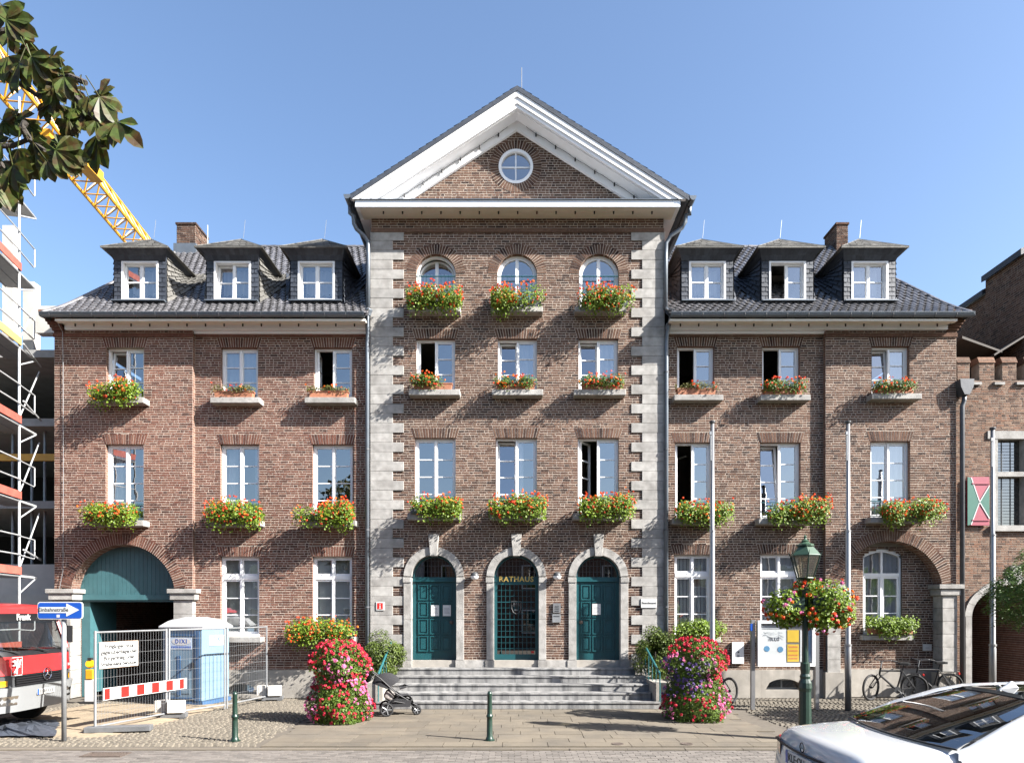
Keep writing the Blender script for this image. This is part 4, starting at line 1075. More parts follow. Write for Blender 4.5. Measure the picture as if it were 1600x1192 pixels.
# ---- chimneys
def brick_block(x0, x1, y0, y1, z0, z1, mi_mat, parent, name):
    o = MBs().box(x0+.004,x1-.004,y0+.004,y1-.004,z0,z1).build(name, M['mortar'], parent)
    bb = MB(); mm = MB(); nb = lambda z: []
    fill(0, x1-x0, z0, z1, 0, nb, 0, bb, mm); bb.xform(lambda v: Vector((x0+v.x, y0+v.y, v.z)))
    s0 = len(bb.v); fill(0, y1-y0, z0, z1, 0, nb, 0, bb, mm); bb.xform(lambda v: Vector((x1-v.y, y0+v.x, v.z)), s0)
    s0 = len(bb.v); fill(0, y1-y0, z0, z1, 0, nb, 0, bb, mm); bb.xform(lambda v: Vector((x0+v.y, y1-v.x, v.z)), s0)
    bb.build('chimney_bricks', mi_mat, o, kind='stuff')
    return o
zc = Z(351,3.6)
ch = brick_block(X(276,3.6), X(305.5,3.6), 3.6, 4.5, ZRI-.9, zc, M['brick'], TH, 'chimney')
MBs().box(X(276,3.6)-.03, X(305.5,3.6)+.03, 3.57, 4.53, zc, zc+.06).build('chimney_cap', M['brick'], ch)
MBs().box(X(276,3.6)-.06, X(305.5,3.6)+.06, 3.5, 4.56, ZRI-.6, ZRI-.12).build('lead_flashing', M['zinc'], ch)
MBs().tube((X(318,3.6),3.9,ZRI), (X(318,3.6),3.9,zc+.15), .012, 6).build('lightning_rod', M['sign_white'], ch)
ch = brick_block(X(1307,3.6), X(1325,3.6), 3.6, 4.45, ZRI-.9, zc, M['brick'], TH, 'chimney')
MBs().box(X(1307,3.6)-.03, X(1325,3.6)+.03, 3.57, 4.48, zc, zc+.06).build('chimney_cap', M['brick'], ch)

# ---- eaves of the wings
def bulbs(root, pts_fn, n, every=.5):
    pass
def light_string(p0, p1, label, sag=.02, step=.495):
    p0 = Vector(p0); p1 = Vector(p1); L_ = (p1-p0).length; n = int(L_/step)
    t = thing('light_string', tuple(p0), label, 'light string', 'strings of bulbs under the eaves')
    pts = []
    for k in range(n*2+1):
        q = p0.lerp(p1, k/(n*2)); q.z -= sag*(k % 2); pts.append(q)
    MBs().path(pts, .007, 4).build('cable', M['black'], t)
    bm = MBs().lathe([(.0,0),(.020,0),(.022,-.05),(.016,-.055),(.022,-.085),(.0,-.10)], 8).mesh('bulb', M['black_paint'])
    for k in range(n): q = p0.lerp(p1, (k+.5)/n); mkobj('bulb', bm, t, local=True, loc=tuple(q-p0+Vector((0,0,-.005))))
for (pa, pb, pin, xin, sg, lab) in ((66, 101, 300, XC0-.06, -1, 'left'), (1518, 1481, 1291, XC1+.06, 1, 'right')):
    xg = X(pa,-.5); xf = X(pb,-.1); xi = X(pin)
    a, c = sorted((xg, xin)); zg = Z(490,-.55); G = []
    for k in range(9):
        an = math.pi + math.pi*k/8; G.append([(a, -.56+.085*math.cos(an), zg+.0+.1*math.sin(an)), (c, -.56+.085*math.cos(an), zg+.1*math.sin(an))])
    g = MBs().grid(G); g.tube((a,-.65,zg),(c,-.65,zg),.014,6); g.box(a-.004,a,-.64,-.48,zg-.09,zg) if sg < 0 else g.box(c,c+.004,-.64,-.48,zg-.09,zg)
    n = int((c-a)/.56)
    gut = g.build('gutter', M['zinc'], TH, smooth=False)
    sb = MBs().path([(0,-.56+.09*math.cos(math.pi+math.pi*k/6), .105*math.sin(math.pi+math.pi*k/6)) for k in range(7)], .012, 4).mesh('gutter_bracket', M['zinc_dark'])
    for k in range(n): mkobj('gutter_bracket', sb, gut, loc=(a+(k+.5)*.56, 0, zg))
    x0, x1 = sorted((xf, xin))
    co = MBs()
    co.prism([(-.50,Z(498,-.5)),(-.50,Z(501.5,-.5)),(-.36,Z(505,-.36)),(-.12,Z(506,-.12)),(.1,Z(506,-.12)),(.1,Z(498,-.5))], x0, x1, plane='yz')
    eav = co.build('eaves_board', M['cream'], TH)
    xo0, xo1 = sorted((xf, xi)); bd = MBs(); bd.box(xo0, xo1, -.10, .06, Z(514.5,-.1), Z(505,-.1)); bd.box(*sorted((xi, xin)), -.10, .2, Z(514.5,-.1), Z(505,-.1))
    bd.box(*sorted((xi+(.03 if sg<0 else -.03), xin)), .05, .2, Z(521,.05), Z(513,.05)-.0)
    bd.build('frieze_board', M['trim'], eav)
    light_string((x0+.1,-.20,Z(504.5,-.2)), (x1-.1,-.20,Z(504.5,-.2)), 'dark string of unlit bulbs under the %s wing eaves' % lab, .004)

# ---- main gable
YG = -.60
APX, APZ = X(808,YG), Z(135,YG); EL_ = (X(546,YG), Z(306,YG)); ER_ = (X(1079,YG), Z(308,YG))
b = MBs()
for (ex, ez) in (EL_, ER_):
    b.prism([(ex,ez),(APX,APZ),(APX,APZ-.13),(ex+(.05 if ex<0 else -.05),ez-.10)], YG-.03, 8.5)
roof = b.build('gable_roof', M['slate'], TH)
sh = MBs()
for (ex, ez, fl) in ((EL_[0],EL_[1],1), (ER_[0],ER_[1],-1)):
    shingles(sh, lambda u, v: Vector((ex+(APX-ex)*v, YG-.03+ u*9.0*(1 if fl<0 else 1), ez+(APZ-ez)*v)), 24, 34, .025, -fl, seed=9)
sh.build('roof_slates', M['slate'], roof, kind='stuff')
# raking fascia, soffit and wall strip (each side)
for (ex, ez, sg) in ((EL_[0],EL_[1],-1), (ER_[0],ER_[1],1)):
    E0 = Vector((ex, ez-.11)); A0 = Vector((APX, APZ-.13)); d = (A0-E0).normalized(); dn = Vector((0,-1))
    fz = .17/math.cos(math.atan2(abs(d.y),abs(d.x)))
    r = MBs()
    def strip(t0, t1, y0, y1, o0=Vector((0,0)), cut=0):
        zc_t = Z(313,-.56)+.004; sl_ = abs(d.y/d.x); a0 = A0+dn*t0; a1 = A0+dn*t1
        e0 = Vector((APX+sg*(a0.y-zc_t)/sl_, zc_t)); e1 = Vector((APX+sg*(a1.y-zc_t)/sl_, zc_t))
        r.prism([tuple(e0), tuple(a0), tuple(a1), tuple(e1)], y0, y1)
    strip(.0, .14, YG-.01, YG+.1); strip(.14, .30, YG+.02, YG+.1); strip(.30, .40, YG+.05, YG+.12)
    strip(.36, .42, YG+.12, -.03)            # soffit
    strip(.42, .66, -.10, -.004)             # strip on the wall
    r.build('rake_board', M['white'], TH)
    p0 = Vector((E0.x-sg*.62, -.14, E0.y+.62*abs(d.y/d.x)-.46)); p1 = Vector((A0.x+sg*.25, -.14, A0.y-.25*abs(d.y/d.x)-.46))
    light_string(p0, p1, 'dark string of unlit bulbs under the %s slope of the gable' % ('left' if sg < 0 else 'right'), .03, .56)
# horizontal cornice of the gable with returns
zc0, zc1 = Z(323,-.56), Z(313,-.56); xa, xb = X(555,-.56), X(1063,-.56)
b = MBs(); b.prism([(-.56,zc0),(-.56,zc1),(.05,zc1+.10),(.05,zc0+.02)], xa, xb, plane='yz')
for (u, v) in ((xa, XC0-.004), (XC1+.004, xb)): b.box(u, v, .05, 7.9, zc0+.0, zc0+.12)
b.build('gable_cornice', M['trim'], TH)
b = MBs(); b.prism([(-.50,zc0-.002),(-.12,Z(337,-.12)),(.05,Z(337,-.12)),(.05,zc0-.002)], xa+.10, xb-.10, plane='yz'); b.build('cornice_soffit', M['cream'], TH)
b = MBs(); b.box(xa-.02, xb+.02, -.60, .02, zc1+.001, zc1+.018); b.build('cornice_flashing', M['zinc'], TH)
light_string((xa+.45,-.34,Z(329,-.34)), (xb-.45,-.34,Z(329,-.34)), 'dark string of unlit bulbs along the base of the gable', .004, .515)
# side gutters and downpipes
for (ex, ez, sg, path) in ((EL_[0],EL_[1],-1,[(552,338,-.25),(553,350,-.22),(557,358,-.2),(570,370,-.12),(575,378,-.10),(575.5,400,-.09),(575,486,-.09)]), (ER_[0],ER_[1],1,[(1072,336,-.25),(1071,347,-.22),(1066,356,-.2),(1048,368,-.12),(1041,380,-.10),(1040.5,400,-.09),(1040,484,-.09)])):
    G = []; cx = ex+sg*.06; zz = ez+.02
    for k in range(9):
        an = math.pi+math.pi*k/8; G.append([(cx+.09*math.cos(an), YG-.04, zz+.12*math.sin(an)), (cx+.09*math.cos(an), 8.0, zz+.12*math.sin(an))])
    g = MBs().grid(G); g.poly([(cx+.09*math.cos(math.pi+math.pi*k/8), YG-.04, zz+.12*math.sin(math.pi+math.pi*k/8)) for k in range(9)])
    gut = g.build('side_gutter', M['zinc'], TH)
    P = [(cx, -.30, zz-.10), (cx, -.28, zz-.3)] + [(X(px,y), y, Z(py,y)) for px, py, y in path]
    b = MBs().path(P, .055, 10); x_, y_ = P[-1][0], P[-1][1]
    low = [(P[-1][0],-.09,Z(484)), (P[-1][0]+(.03 if sg<0 else .12),-.18,Z(494)), (P[-1][0]+(.0 if sg<0 else .10),-.20,Z(505)), (X(575.5 if sg<0 else 1041), -.08, Z(524)), (X(575 if sg<0 else 1040.5),-.075,Z(540)), (X(574.5 if sg<0 else 1040),-.075,.05)]
    b.path(low, .055, 10)
    dp = b.build('downpipe', M['zinc'], TH, smooth=True)
    c = MBs(); c.lathe([(.06,-.16),(.075,-.10),(.11,-.02),(.11,.0),(.06,.0)], 12, (low[1][0], low[1][1], Z(489))); c.build('hopper', M['zinc'], dp)
    for z in (2.5, 4.6, 6.8, 8.9):
        MBs().tube((low[-1][0],-.075,z-.02),(low[-1][0],-.075,z+.02),.068,10).build('pipe_clamp', M['zinc_dark'], dp)
MBs().tube((X(815,-.3),-.3,APZ-.05), (X(815,-.3),-.3,Z(106,-.3)), .010, 6).build('lightning_rod', M['galv'], TH)
# lightning conductor on the left bay
pts = [(X(97,-.06),-.5,Z(498)),(X(100),-.06,Z(520)),(X(100),-.04,Z(560)),(X(100.5),-.04,Z(760)),(X(100),-.04,Z(890)),(X(94),-.05,Z(925))]
MBs().path(pts, .008, 5).build('lightning_conductor', M['galv'], TH)
# oil stain-free iron wall anchors (short iron hooks beside windows)
# ================================================================ neighbour on the right
NB = thing('gatehouse', (X(1560), .1, 0), 'old brick gatehouse with battlements and stone arch at the right edge', 'building')
YN = .12; nb_b = MB(); nb_m = MB()
NX0, NX1 = X(1495), 17.5
acx = X(1593,YN); ahw = X(1593,YN)-X(1517,YN); azs = Z(963,YN); arv = Z(912,YN)-azs
nwx0, nwx1, nwz1, nwz0 = X(1558,YN), X(1600,YN), Z(686,YN), Z(821,YN)
def blkN(zc):
    out = []
    if zc < azs: out.append((acx-ahw-.16, acx+ahw+.16))
    else:
        t = (zc-azs)/(arv+.17)
        if t < 1: h = (ahw+.17)*math.sqrt(1-t*t); out.append((acx-h+.02, acx+h-.02))
    if nwz0 < zc < nwz1: out.append((nwx0, nwx1+.2))
    return out
fill(NX0, NX1, 0, Z(594,YN), YN, blkN, 0, nb_b, nb_m)
mer = [(1496,1515),(1530,1553.5),(1566,1588),(1602,1625)]
for (a, c) in mer:
    xa, xb = X(a,YN), X(c,YN); fill(xa, xb, Z(594,YN), Z(562,YN), YN, lambda z: [], 0, nb_b, nb_m)
    nb_m.box(xa+.01, xb-.01, YN+.005, YN+.34, Z(594,YN), Z(562,YN))
    nb_b.prism([(YN-.03,Z(567,YN)),(YN+.36,Z(567,YN)),(YN+.30,Z(557,YN)),(YN+.05,Z(557,YN))], xa-.02, xb+.02, 0, 'yz')
nb_m.box(NX0, NX1, YN+.01, YN+.36, Z(660,YN), Z(594,YN)-.004)
nb_m.build('wall', M['mortar_dark'], NB); nb_b.build('brickwork', M['brick_old'], NB, kind='stuff')
for (a, c) in ((1515,1530),(1553.5,1566),(1588,1602)):
    MBs().prism([(YN-.07,Z(598,YN)),(YN+.4,Z(590,YN)),(YN+.4,Z(596,YN)),(YN-.07,Z(602,YN))], X(a,YN)-.03, X(c,YN)+.03, plane='yz').build('crenel_slab', M['stone'], NB)
# stone arch (basket arch) in voussoirs with keystone
n = 9
for i in range(n):
    a0, a1 = math.pi*i/n, math.pi*(i+1)/n; b = MBs(); m = 4
    for k in range(m):
        t0 = a0+(a1-a0)*k/m+(.004 if k==0 else 0); t1 = a0+(a1-a0)*(k+1)/m-(.004 if k==m-1 else 0); E = .19
        b.prism([(acx+ahw*math.cos(t0),azs+arv*math.sin(t0)),(acx+(ahw+E)*math.cos(t0),azs+(arv+E)*math.sin(t0)),(acx+(ahw+E)*math.cos(t1),azs+(arv+E)*math.sin(t1)),(acx+ahw*math.cos(t1),azs+arv*math.sin(t1))], YN-.05, YN+.5)
    b.build('arch_stone', M['stone'], NB)
for sg in (-1, 1):
    for k in range(4):
        z0 = azs*k/4; z1 = azs*(k+1)/4; xa, xb = sorted((acx+sg*ahw, acx+sg*(ahw+.17))); MBs().box(xa, xb, YN-.045, YN+.5, z0+.003, z1-.003).build('jamb_stone', M['stone'], NB)
MBs().prism([(acx-.2,azs+arv-.02),(acx-.02,azs+arv-.02),(acx+.02,azs+arv+.5),(acx-.28,azs+arv+.5)], YN-.08, YN+.3).build('keystone', M['stone'], NB)
b = MBs(); b.box(acx-ahw-.05,acx-ahw-.002,YN+.5,5,0,azs+arv); b.box(acx+ahw+.002,acx+ahw+.05,YN+.5,5,0,azs+arv); b.box(acx-ahw,acx+ahw,YN+.55,5,azs+arv-.02,azs+arv+.1); b.box(acx-ahw-.05,acx+ahw+.05,4.9,5,0,azs+arv); b.build('gateway', M['reveal'], NB)
# stone cross window with leaded panes
b = MBs(); zt = Z(741,YN)
b.box(nwx0-.12,nwx0,YN-.03,YN+.25,nwz0,nwz1); b.box(nwx0-.28,nwx1+.3,YN-.04,YN+.25,nwz1,nwz1+.22); b.box(nwx0-.2,nwx1+.3,YN-.09,YN+.25,nwz0-.16,nwz0); b.box(nwx0,nwx1+.2,YN-.02,YN+.24,zt-.06,zt+.07); b.box(nwx1,nwx1+.14,YN-.02,YN+.24,nwz0,nwz1)
wn = b.build('stone_window', M['stone'], NB)
for (a, c) in ((nwz0, zt-.06), (zt+.07, nwz1)):
    p = MBs().poly([(nwx0,YN+.18,a),(nwx1,YN+.18,a),(nwx1,YN+.18,c),(nwx0,YN+.18,c)]); p.build('pane', M['car_glass'], wn); l = MBs(); k = 1
    while a+k*.085 < c: l.box(nwx0,nwx1,YN+.165,YN+.175,a+k*.085-.004,a+k*.085+.004); k += 1
    for x in (.33,.66): l.box(nwx0+(nwx1-nwx0)*x-.005,nwx0+(nwx1-nwx0)*x+.005,YN+.16,YN+.176,a,c)
    l.build('leading', M['grey_plastic'], wn)
MBs().box(nwx0-.1,nwx1+.3,YN+.6,YN+.65,nwz0-.2,nwz1+.2).build('room_back', M['dark'], NB)
# hourglass shutter
sx0, sx1, sz1, sz0 = X(1518,-.05), X(1549,-.05), Z(744,-.05), Z(820,-.05); Ys = YN-.09
b = MBs().box(sx0-.06,sx1,Ys,Ys+.05,sz0,sz1); s_ = b.build('shutter', M['shutter_red'], NB)
h = sz1-sz0; w_ = sx1-sx0; cxs = (sx0+sx1)/2; zt1 = sz1-h*.18; zt0 = sz0+h*.14; zm = (zt1+zt0)/2
t = MBs(); t.prism([(sx0-.058,sz0),(sx0-.058,sz1),(sx0+.04,sz1-.02),(cxs,zm),(sx0+.04,sz0+.02)], Ys-.008, Ys); t.prism([(sx1,zt1),(sx1,zt0),(cxs,zm)], Ys-.008, Ys); t.build('green_field', M['shutter_green'], s_)
t = MBs()
for (p, q) in (((sx0+.04,sz1-.02),(cxs,zm)),((cxs,zm),(sx0+.04,sz0+.02)),((sx1,zt1),(cxs,zm)),((cxs,zm),(sx1,zt0))):
    p = Vector(p); q = Vector(q); d = (q-p).normalized(); nn = Vector((-d.y,d.x))*.012; t.prism([tuple(p+nn),tuple(q+nn),tuple(q-nn),tuple(p-nn)], Ys-.013, Ys-.006)
t.build('white_line', M['sign_white'], s_)
t = MBs(); t.box(sx0+.06,sx1+.001,Ys-.02,Ys,zt1+.04,zt1+.07); t.box(sx0+.06,sx1+.001,Ys-.02,Ys,zt0-.06,zt0-.03); t.build('batten', M['shutter_red'], s_)
# rain hopper and pipe
hp = MBs(); hp.prism([(-.19,Z(594,-.1)),(.19,Z(594,-.1)),(.17,Z(606,-.1)),(.07,Z(618,-.1)),(-.07,Z(618,-.1)),(-.17,Z(606,-.1))], -.22, .08)
hp.xform(lambda v: v+Vector((X(1507,-.1),0,0))); dp = MBs().path([(X(1508,-.1),-.08,Z(617,-.1)),(X(1507,-.1),-.08,Z(626,-.1)),(X(1505,-.1),-.06,Z(634,-.1)),(X(1505,-.1),-.06,.05)], .06, 10).build('downpipe', M['zinc_dark'], NB, smooth=True)
hp.build('rain_hopper', M['zinc_dark'], dp)
# tall hall behind, side wall facing left
HX = 14.4; HL = thing('brick_hall', (HX+3, 6, 0), 'tall dark brick hall rising behind the gatehouse battlements', 'building')
hb = MB(); hm = MB()
dA, dB = 20.76-CAMD, 26.0-CAMD
s0 = 0
fill(0, dA-.5, 7.0, 12.43, 0, lambda z: [], 0, hb, hm); hb.xform(lambda v: Vector((HX+v.y, dA-v.x, v.z))); hm.xform(lambda v: Vector((HX+v.y, dA-v.x, v.z)))
s0 = len(hb.v); s1 = len(hm.v); fill(0, dB-dA, 7.0, 12.05, 0, lambda z: [], 0, hb, hm)
hb.xform(lambda v: Vector((HX+.06+v.y, dB-v.x, v.z)), s0); hm.xform(lambda v: Vector((HX+.06+v.y, dB-v.x, v.z)), s1)
g_ = MBs(); g_.box(HX+.07, HX+6, .5, dB, 0, 12.0); g_.prism([(HX+.07,12.001),(HX+6,12.001),(HX+6,12.38),(HX+3,13.88),(HX+.07,12.38)], .5, dA); g_.build('gable_wall', M['reveal_x'], HL); hb.build('brickwork', M['brick'], HL, kind='stuff'); hm.build('wall', M['mortar_dark'], HL)
b = MBs(); b.prism([(HX-.12,12.38),(HX+3,13.9),(HX+6.1,12.38),(HX+6.1,12.5),(HX+3,14.05),(HX-.12,12.56)], .45, dA+.02); b.build('roof', M['slate'], HL)
b = MBs(); b.prism([(HX-.08,12.02),(HX+3,13.5),(HX+6.1,12.02),(HX+6.1,12.15),(HX+3,13.65),(HX-.08,12.17)], dA+.03, dB); b.build('rear_roof', M['slate'], HL)
b = MBs(); b.prism([(X(1500,.6),Z(527,.6)),(X(1562,.6),Z(550,.6)),(X(1562,.6),Z(553,.6)),(X(1500,.6),Z(531,.6))], .5, 3.0); b.prism([(X(1548,.6),Z(556,.6)),(HX-.02,Z(527,.6)),(HX-.02,Z(530,.6)),(X(1548,.6),Z(559,.6))], .45, 3.0); b.build('valley_roof', M['wood_dark'], HL)

# ================================================================ building site on the left
CS = thing('construction_shell', (X(40,2), 3, 0), 'dark concrete shell of an unfinished building behind the scaffold', 'building')
b = MBs(); xr_ = XA0-.10
for z in (3.0, 5.6, 8.0, 10.0): b.box(-24, xr_, 1.2, 9, z-.22, z)
b.build('floor_slab', M['concrete'], CS)
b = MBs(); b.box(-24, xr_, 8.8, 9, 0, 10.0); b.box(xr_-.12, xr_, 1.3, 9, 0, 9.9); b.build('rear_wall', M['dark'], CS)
b = MBs(); b.box(-24, xr_, 1.15, 1.35, 2.9, 3.75); b.box(-24, xr_-.02, 1.1, 1.5, 0, 2.9); b.build('parapet', M['concrete_light'], CS)
MBs().box(-24, xr_, 1.10, 1.2, 5.85+.9, 6.05+.9).build('formwork_beam', M['yellow'], CS)
for px, y0, y1, y in ((12,352,500,1.4),(44,440,530,2.0)):
    MBs().box(X(px,y)-.16, X(px,y)+.16, y, y+.3, Z(y1,y)-.5, Z(y0,y)).build('concrete_column', M['concrete_light'], CS)
for px in (20, 50, 70):
    MBs().tube((X(px,1.8),1.8,3.0),(X(px,1.8),1.8,7.8),.04,8).build('prop', M['galv'], CS)
MBs().box(X(55,1.3), xr_, 1.3, 1.6, Z(520,1.3), Z(478,1.3)).build('concrete_upstand', M['concrete_light'], CS)

SC = thing('scaffold', (X(30,-.8), -.8, 0), 'silver tube scaffold with plank decks in front of the concrete shell', 'scaffold')
sd = Vector((-.22, .975, 0)).normalized(); P0 = Vector((X(30,-.8), -.8, 0)); sn = Vector((-sd.y, sd.x, 0)) * 1.0   # inner side
lifts = [1.40, 3.35, 5.32, 7.30, 9.34, 11.3, 13.25]
stds = [P0, P0 - sd*2.57, P0 + sn*.73, P0 - sd*2.57 + sn*.73]
for k, p in enumerate(stds):
    top = Z(152,-.8) if k in (0,) else 15.4
    MBs().tube((p.x,p.y,0), (p.x,p.y,top), .030, 10).build('standard', M['scaf_white'], SC)
def V3(p, z): return (p.x, p.y, z)
endp = P0 + sd*.95
for li, z in enumerate(lifts):
    pe = [P0 - sd*2.57, endp]
    for off in (0, .73):
        MBs().tube(V3(pe[0]+sn*off, z-.04), V3(pe[1]+sn*off, z-.04), .024, 6).build('ledger', M['scaf_white'], SC)
    for k in range(2):
        a = pe[0]+sn*(.03+.34*k); c = pe[1]+sn*(.03+.34*k)+sn*0; u = sn*.32; b = MBs()
        b.poly([V3(a,z),V3(c,z),V3(c+u,z),V3(a+u,z)]); b.poly([V3(a,z-.06),V3(c,z-.06),V3(c+u,z-.06),V3(a+u,z-.06)]); b.poly([V3(a,z-.06),V3(c,z-.06),V3(c,z),V3(a,z)]); b.poly([V3(c,z-.06),V3(c+u,z-.06),V3(c+u,z),V3(c,z)]); b.poly([V3(a+u,z-.06),V3(c+u,z-.06),V3(c+u,z),V3(a+u,z)])
        b.build('deck', M['galv'], SC)
    a = pe[0]-sn*.03; c = P0-sn*.03; b = MBs()
    for (o0, o1) in ((0, .03),): b.poly([V3(a,z),V3(c,z),V3(c,z+.2),V3(a,z+.2)]); b.poly([V3(a-sn*.03,z),V3(c-sn*.03,z),V3(c-sn*.03,z+.2),V3(a-sn*.03,z+.2)]); b.poly([V3(a,z+.2),V3(c,z+.2),V3(c-sn*.03,z+.2),V3(a-sn*.03,z+.2)]); b.poly([V3(c,z),V3(c-sn*.03,z),V3(c-sn*.03,z+.2),V3(c,z+.2)])
    b.build('toe_board', M['plank_wood'] if li in (4,) else M['plank_red'], SC)
    for h in (.52, 1.02):
        MBs().tube(V3(pe[0]-sn*.03,z+h), V3(P0-sn*.03,z+h), .019, 6).build('guard_rail', M['scaf_white'], SC)
    # end guard frame: bent U rail
    q = P0-sn*.03; e = P0+sd*.8-sn*.03
    MBs().path([V3(q,z+1.0),V3(e,z+.98),V3(e,z+.95),V3(e,z+.5),V3(e-sd*.06,z+.46),V3(q,z+.5)], .018, 6).build('end_rail', M['scaf_white'], SC)
    # bracket
    MBs().path([V3(endp,z-.06),V3(P0,z-.06),V3(P0,z-.5),V3(endp,z-.06)], .021, 6).build('bracket', M['scaf_white'], SC)
    if li < 5 and li > 0:
        MBs().tube(V3(P0,z+.15), V3(endp+sd*.2,z+1.75), .02, 6).build('brace', M['scaf_white'], SC)
for z in (7.6, 3.7, 9.1):
    MBs().tube(V3(P0-sn*.1,z+.3), V3(endp+sd*.3,z+.12), .024, 6).build('tie_tube', M['scaf_white'], SC)

# ---- crane
CZ = 2.38+22; cdv = Vector((-.104, 1, 0)).normalized(); Cpt = Vector((-20.1-.9, 26.8-CAMD, 0)); side = Vector((cdv.y, -cdv.x, 0))
Ct = Cpt + cdv*36
CR = thing('tower_crane', (Ct.x, Ct.y, 0), 'yellow lattice jib of a tower crane slanting across the sky behind the roof', 'crane')
hw_ = .62; ht = 1.25; a0, a1 = -16, 37; b = MBs()
cA = Cpt+side*hw_; cB = Cpt-side*hw_
def cp(base, t, z): q = base+cdv*t; return Vector((q.x,q.y,z))
for base in (cA, cB): b.tube(cp(base,a0,CZ), cp(base,a1,CZ), .085, 6)
b.build('lower_chord', M['yellow'], CR)
MBs().tube(cp(Cpt,a0,CZ+ht), cp(Cpt,a1,CZ+ht), .095, 6).build('upper_chord', M['yellow'], CR)
b = MBs(); t = a0
while t < a1:
    b.tube(cp(cA,t,CZ), cp(cB,t,CZ), .035, 5); b.tube(cp(cA,t,CZ), cp(cB,t+1.1,CZ), .035, 5)
    for base in (cA, cB): b.tube(cp(base,t,CZ), cp(Cpt,t+.55,CZ+ht), .04, 5); b.tube(cp(Cpt,t+.55,CZ+ht), cp(base,t+1.1,CZ), .04, 5)
    t += 1.1
b.build('lattice', M['yellow'], CR)
b = MBs(); q = Cpt+cdv*5; b.obox((q.x,q.y,CZ-.25),(1.0,1.5,.35)); b.obox((q.x+.3,q.y+2.2,CZ+.2),(.6,2.0,.5)); b.build('trolley', M['yellow'], CR)
b = MBs()
for dx in (-.7,.7):
    for dy in (-.7,.7): b.tube((Ct.x+dx,Ct.y+dy,0),(Ct.x+dx,Ct.y+dy,CZ+2),.09,6)
for k in range(17):
    z = k*1.5
    for (p, q) in (((-.7,-.7),(.7,-.7)),((.7,-.7),(.7,.7)),((.7,.7),(-.7,.7)),((-.7,.7),(-.7,-.7))): b.tube((Ct.x+p[0],Ct.y+p[1],z),(Ct.x+q[0],Ct.y+q[1],z+1.5),.045,5)
b.build('mast', M['yellow'], CR)

# ================================================================ across the street (seen in reflections)
def opposite(x0, x1, hgt, ridge, mt, label):
    yf = -27.0; t = thing('town_house', ((x0+x1)/2, yf-4, 0), label, 'house', 'houses across the street')
    b = MBs(); b.box(x0, x1, yf-8, yf, 0, hgt); b.build('wall', mt, t)
    r = MBs(); r.prism([(yf+.4,hgt-.1),(yf-4,ridge),(yf-8.4,hgt-.1)], x0-.1, x1+.1, plane='yz'); r.build('roof', M['tile'], t)
    n = max(2, int((x1-x0)/2.6)); wm = MBs().box(-.55,.55,0,.06,0,1.6).mesh('window', M['white']); pm = MBs().box(-.47,.47,.06,.07,.08,1.52).mesh('pane', M['car_glass'])
    for fl in range(int(hgt//3)):
        for k in range(n):
            w = mkobj('window', wm, t); w.location = Vector((x0+(k+.5)*(x1-x0)/n, yf, .9+fl*3.0)) - t.location; mkobj('pane', pm, w, local=True)
pl2 = mat('pale_grey_render', (.40,.41,.43), .9, .1)
opposite(-34,-19,6.4,9.6,M['reveal_x'],'brick house behind the viewer, left of those mirrored in the windows')
opposite(-18.6,-6,6.6,10.2,pl2,'pale grey house behind the viewer, mirrored in the left wing windows')
opposite(-5.6,8,6.3,9.8,M['reveal_x'],'brick house behind the viewer, mirrored in the centre windows')
opposite(8.4,34,6.6,10.0,pl2,'long pale grey house behind the viewer, mirrored in the right wing windows')
# ================================================================ planting helpers
def leaf(b, c, nrm, up, s, mi=0, asp=.62):
    t = nrm.cross(up)
    if t.length < 1e-3: t = nrm.cross(Vector((1,0,0)))
    t.normalize(); u = t.cross(nrm).normalized()
    w = s*asp; f = nrm*s*.18
    P = [c-u*s*.5, c+t*w*.5+f*.4, c+u*s*.5-f, c-t*w*.5+f*.4]
    n = len(b.v); b.v += [tuple(p) for p in P]; b.f += [(n,n+1,n+2),(n,n+2,n+3)]; b.m += [mi, mi]
def rvec(r): 
    while True:
        v = Vector((r.uniform(-1,1), r.uniform(-1,1), r.uniform(-1,1)))
        if .05 < v.length < 1: return v.normalized()
def blossom(b, c, r, s, mi, n=7, out=None):
    for k in range(n):
        d = rvec(r)
        if out is not None: d = (d + out*.8).normalized()
        leaf(b, c+d*s*.45, (d+rvec(r)*.35).normalized(), rvec(r), s*r.uniform(.6,.95), mi, .9)
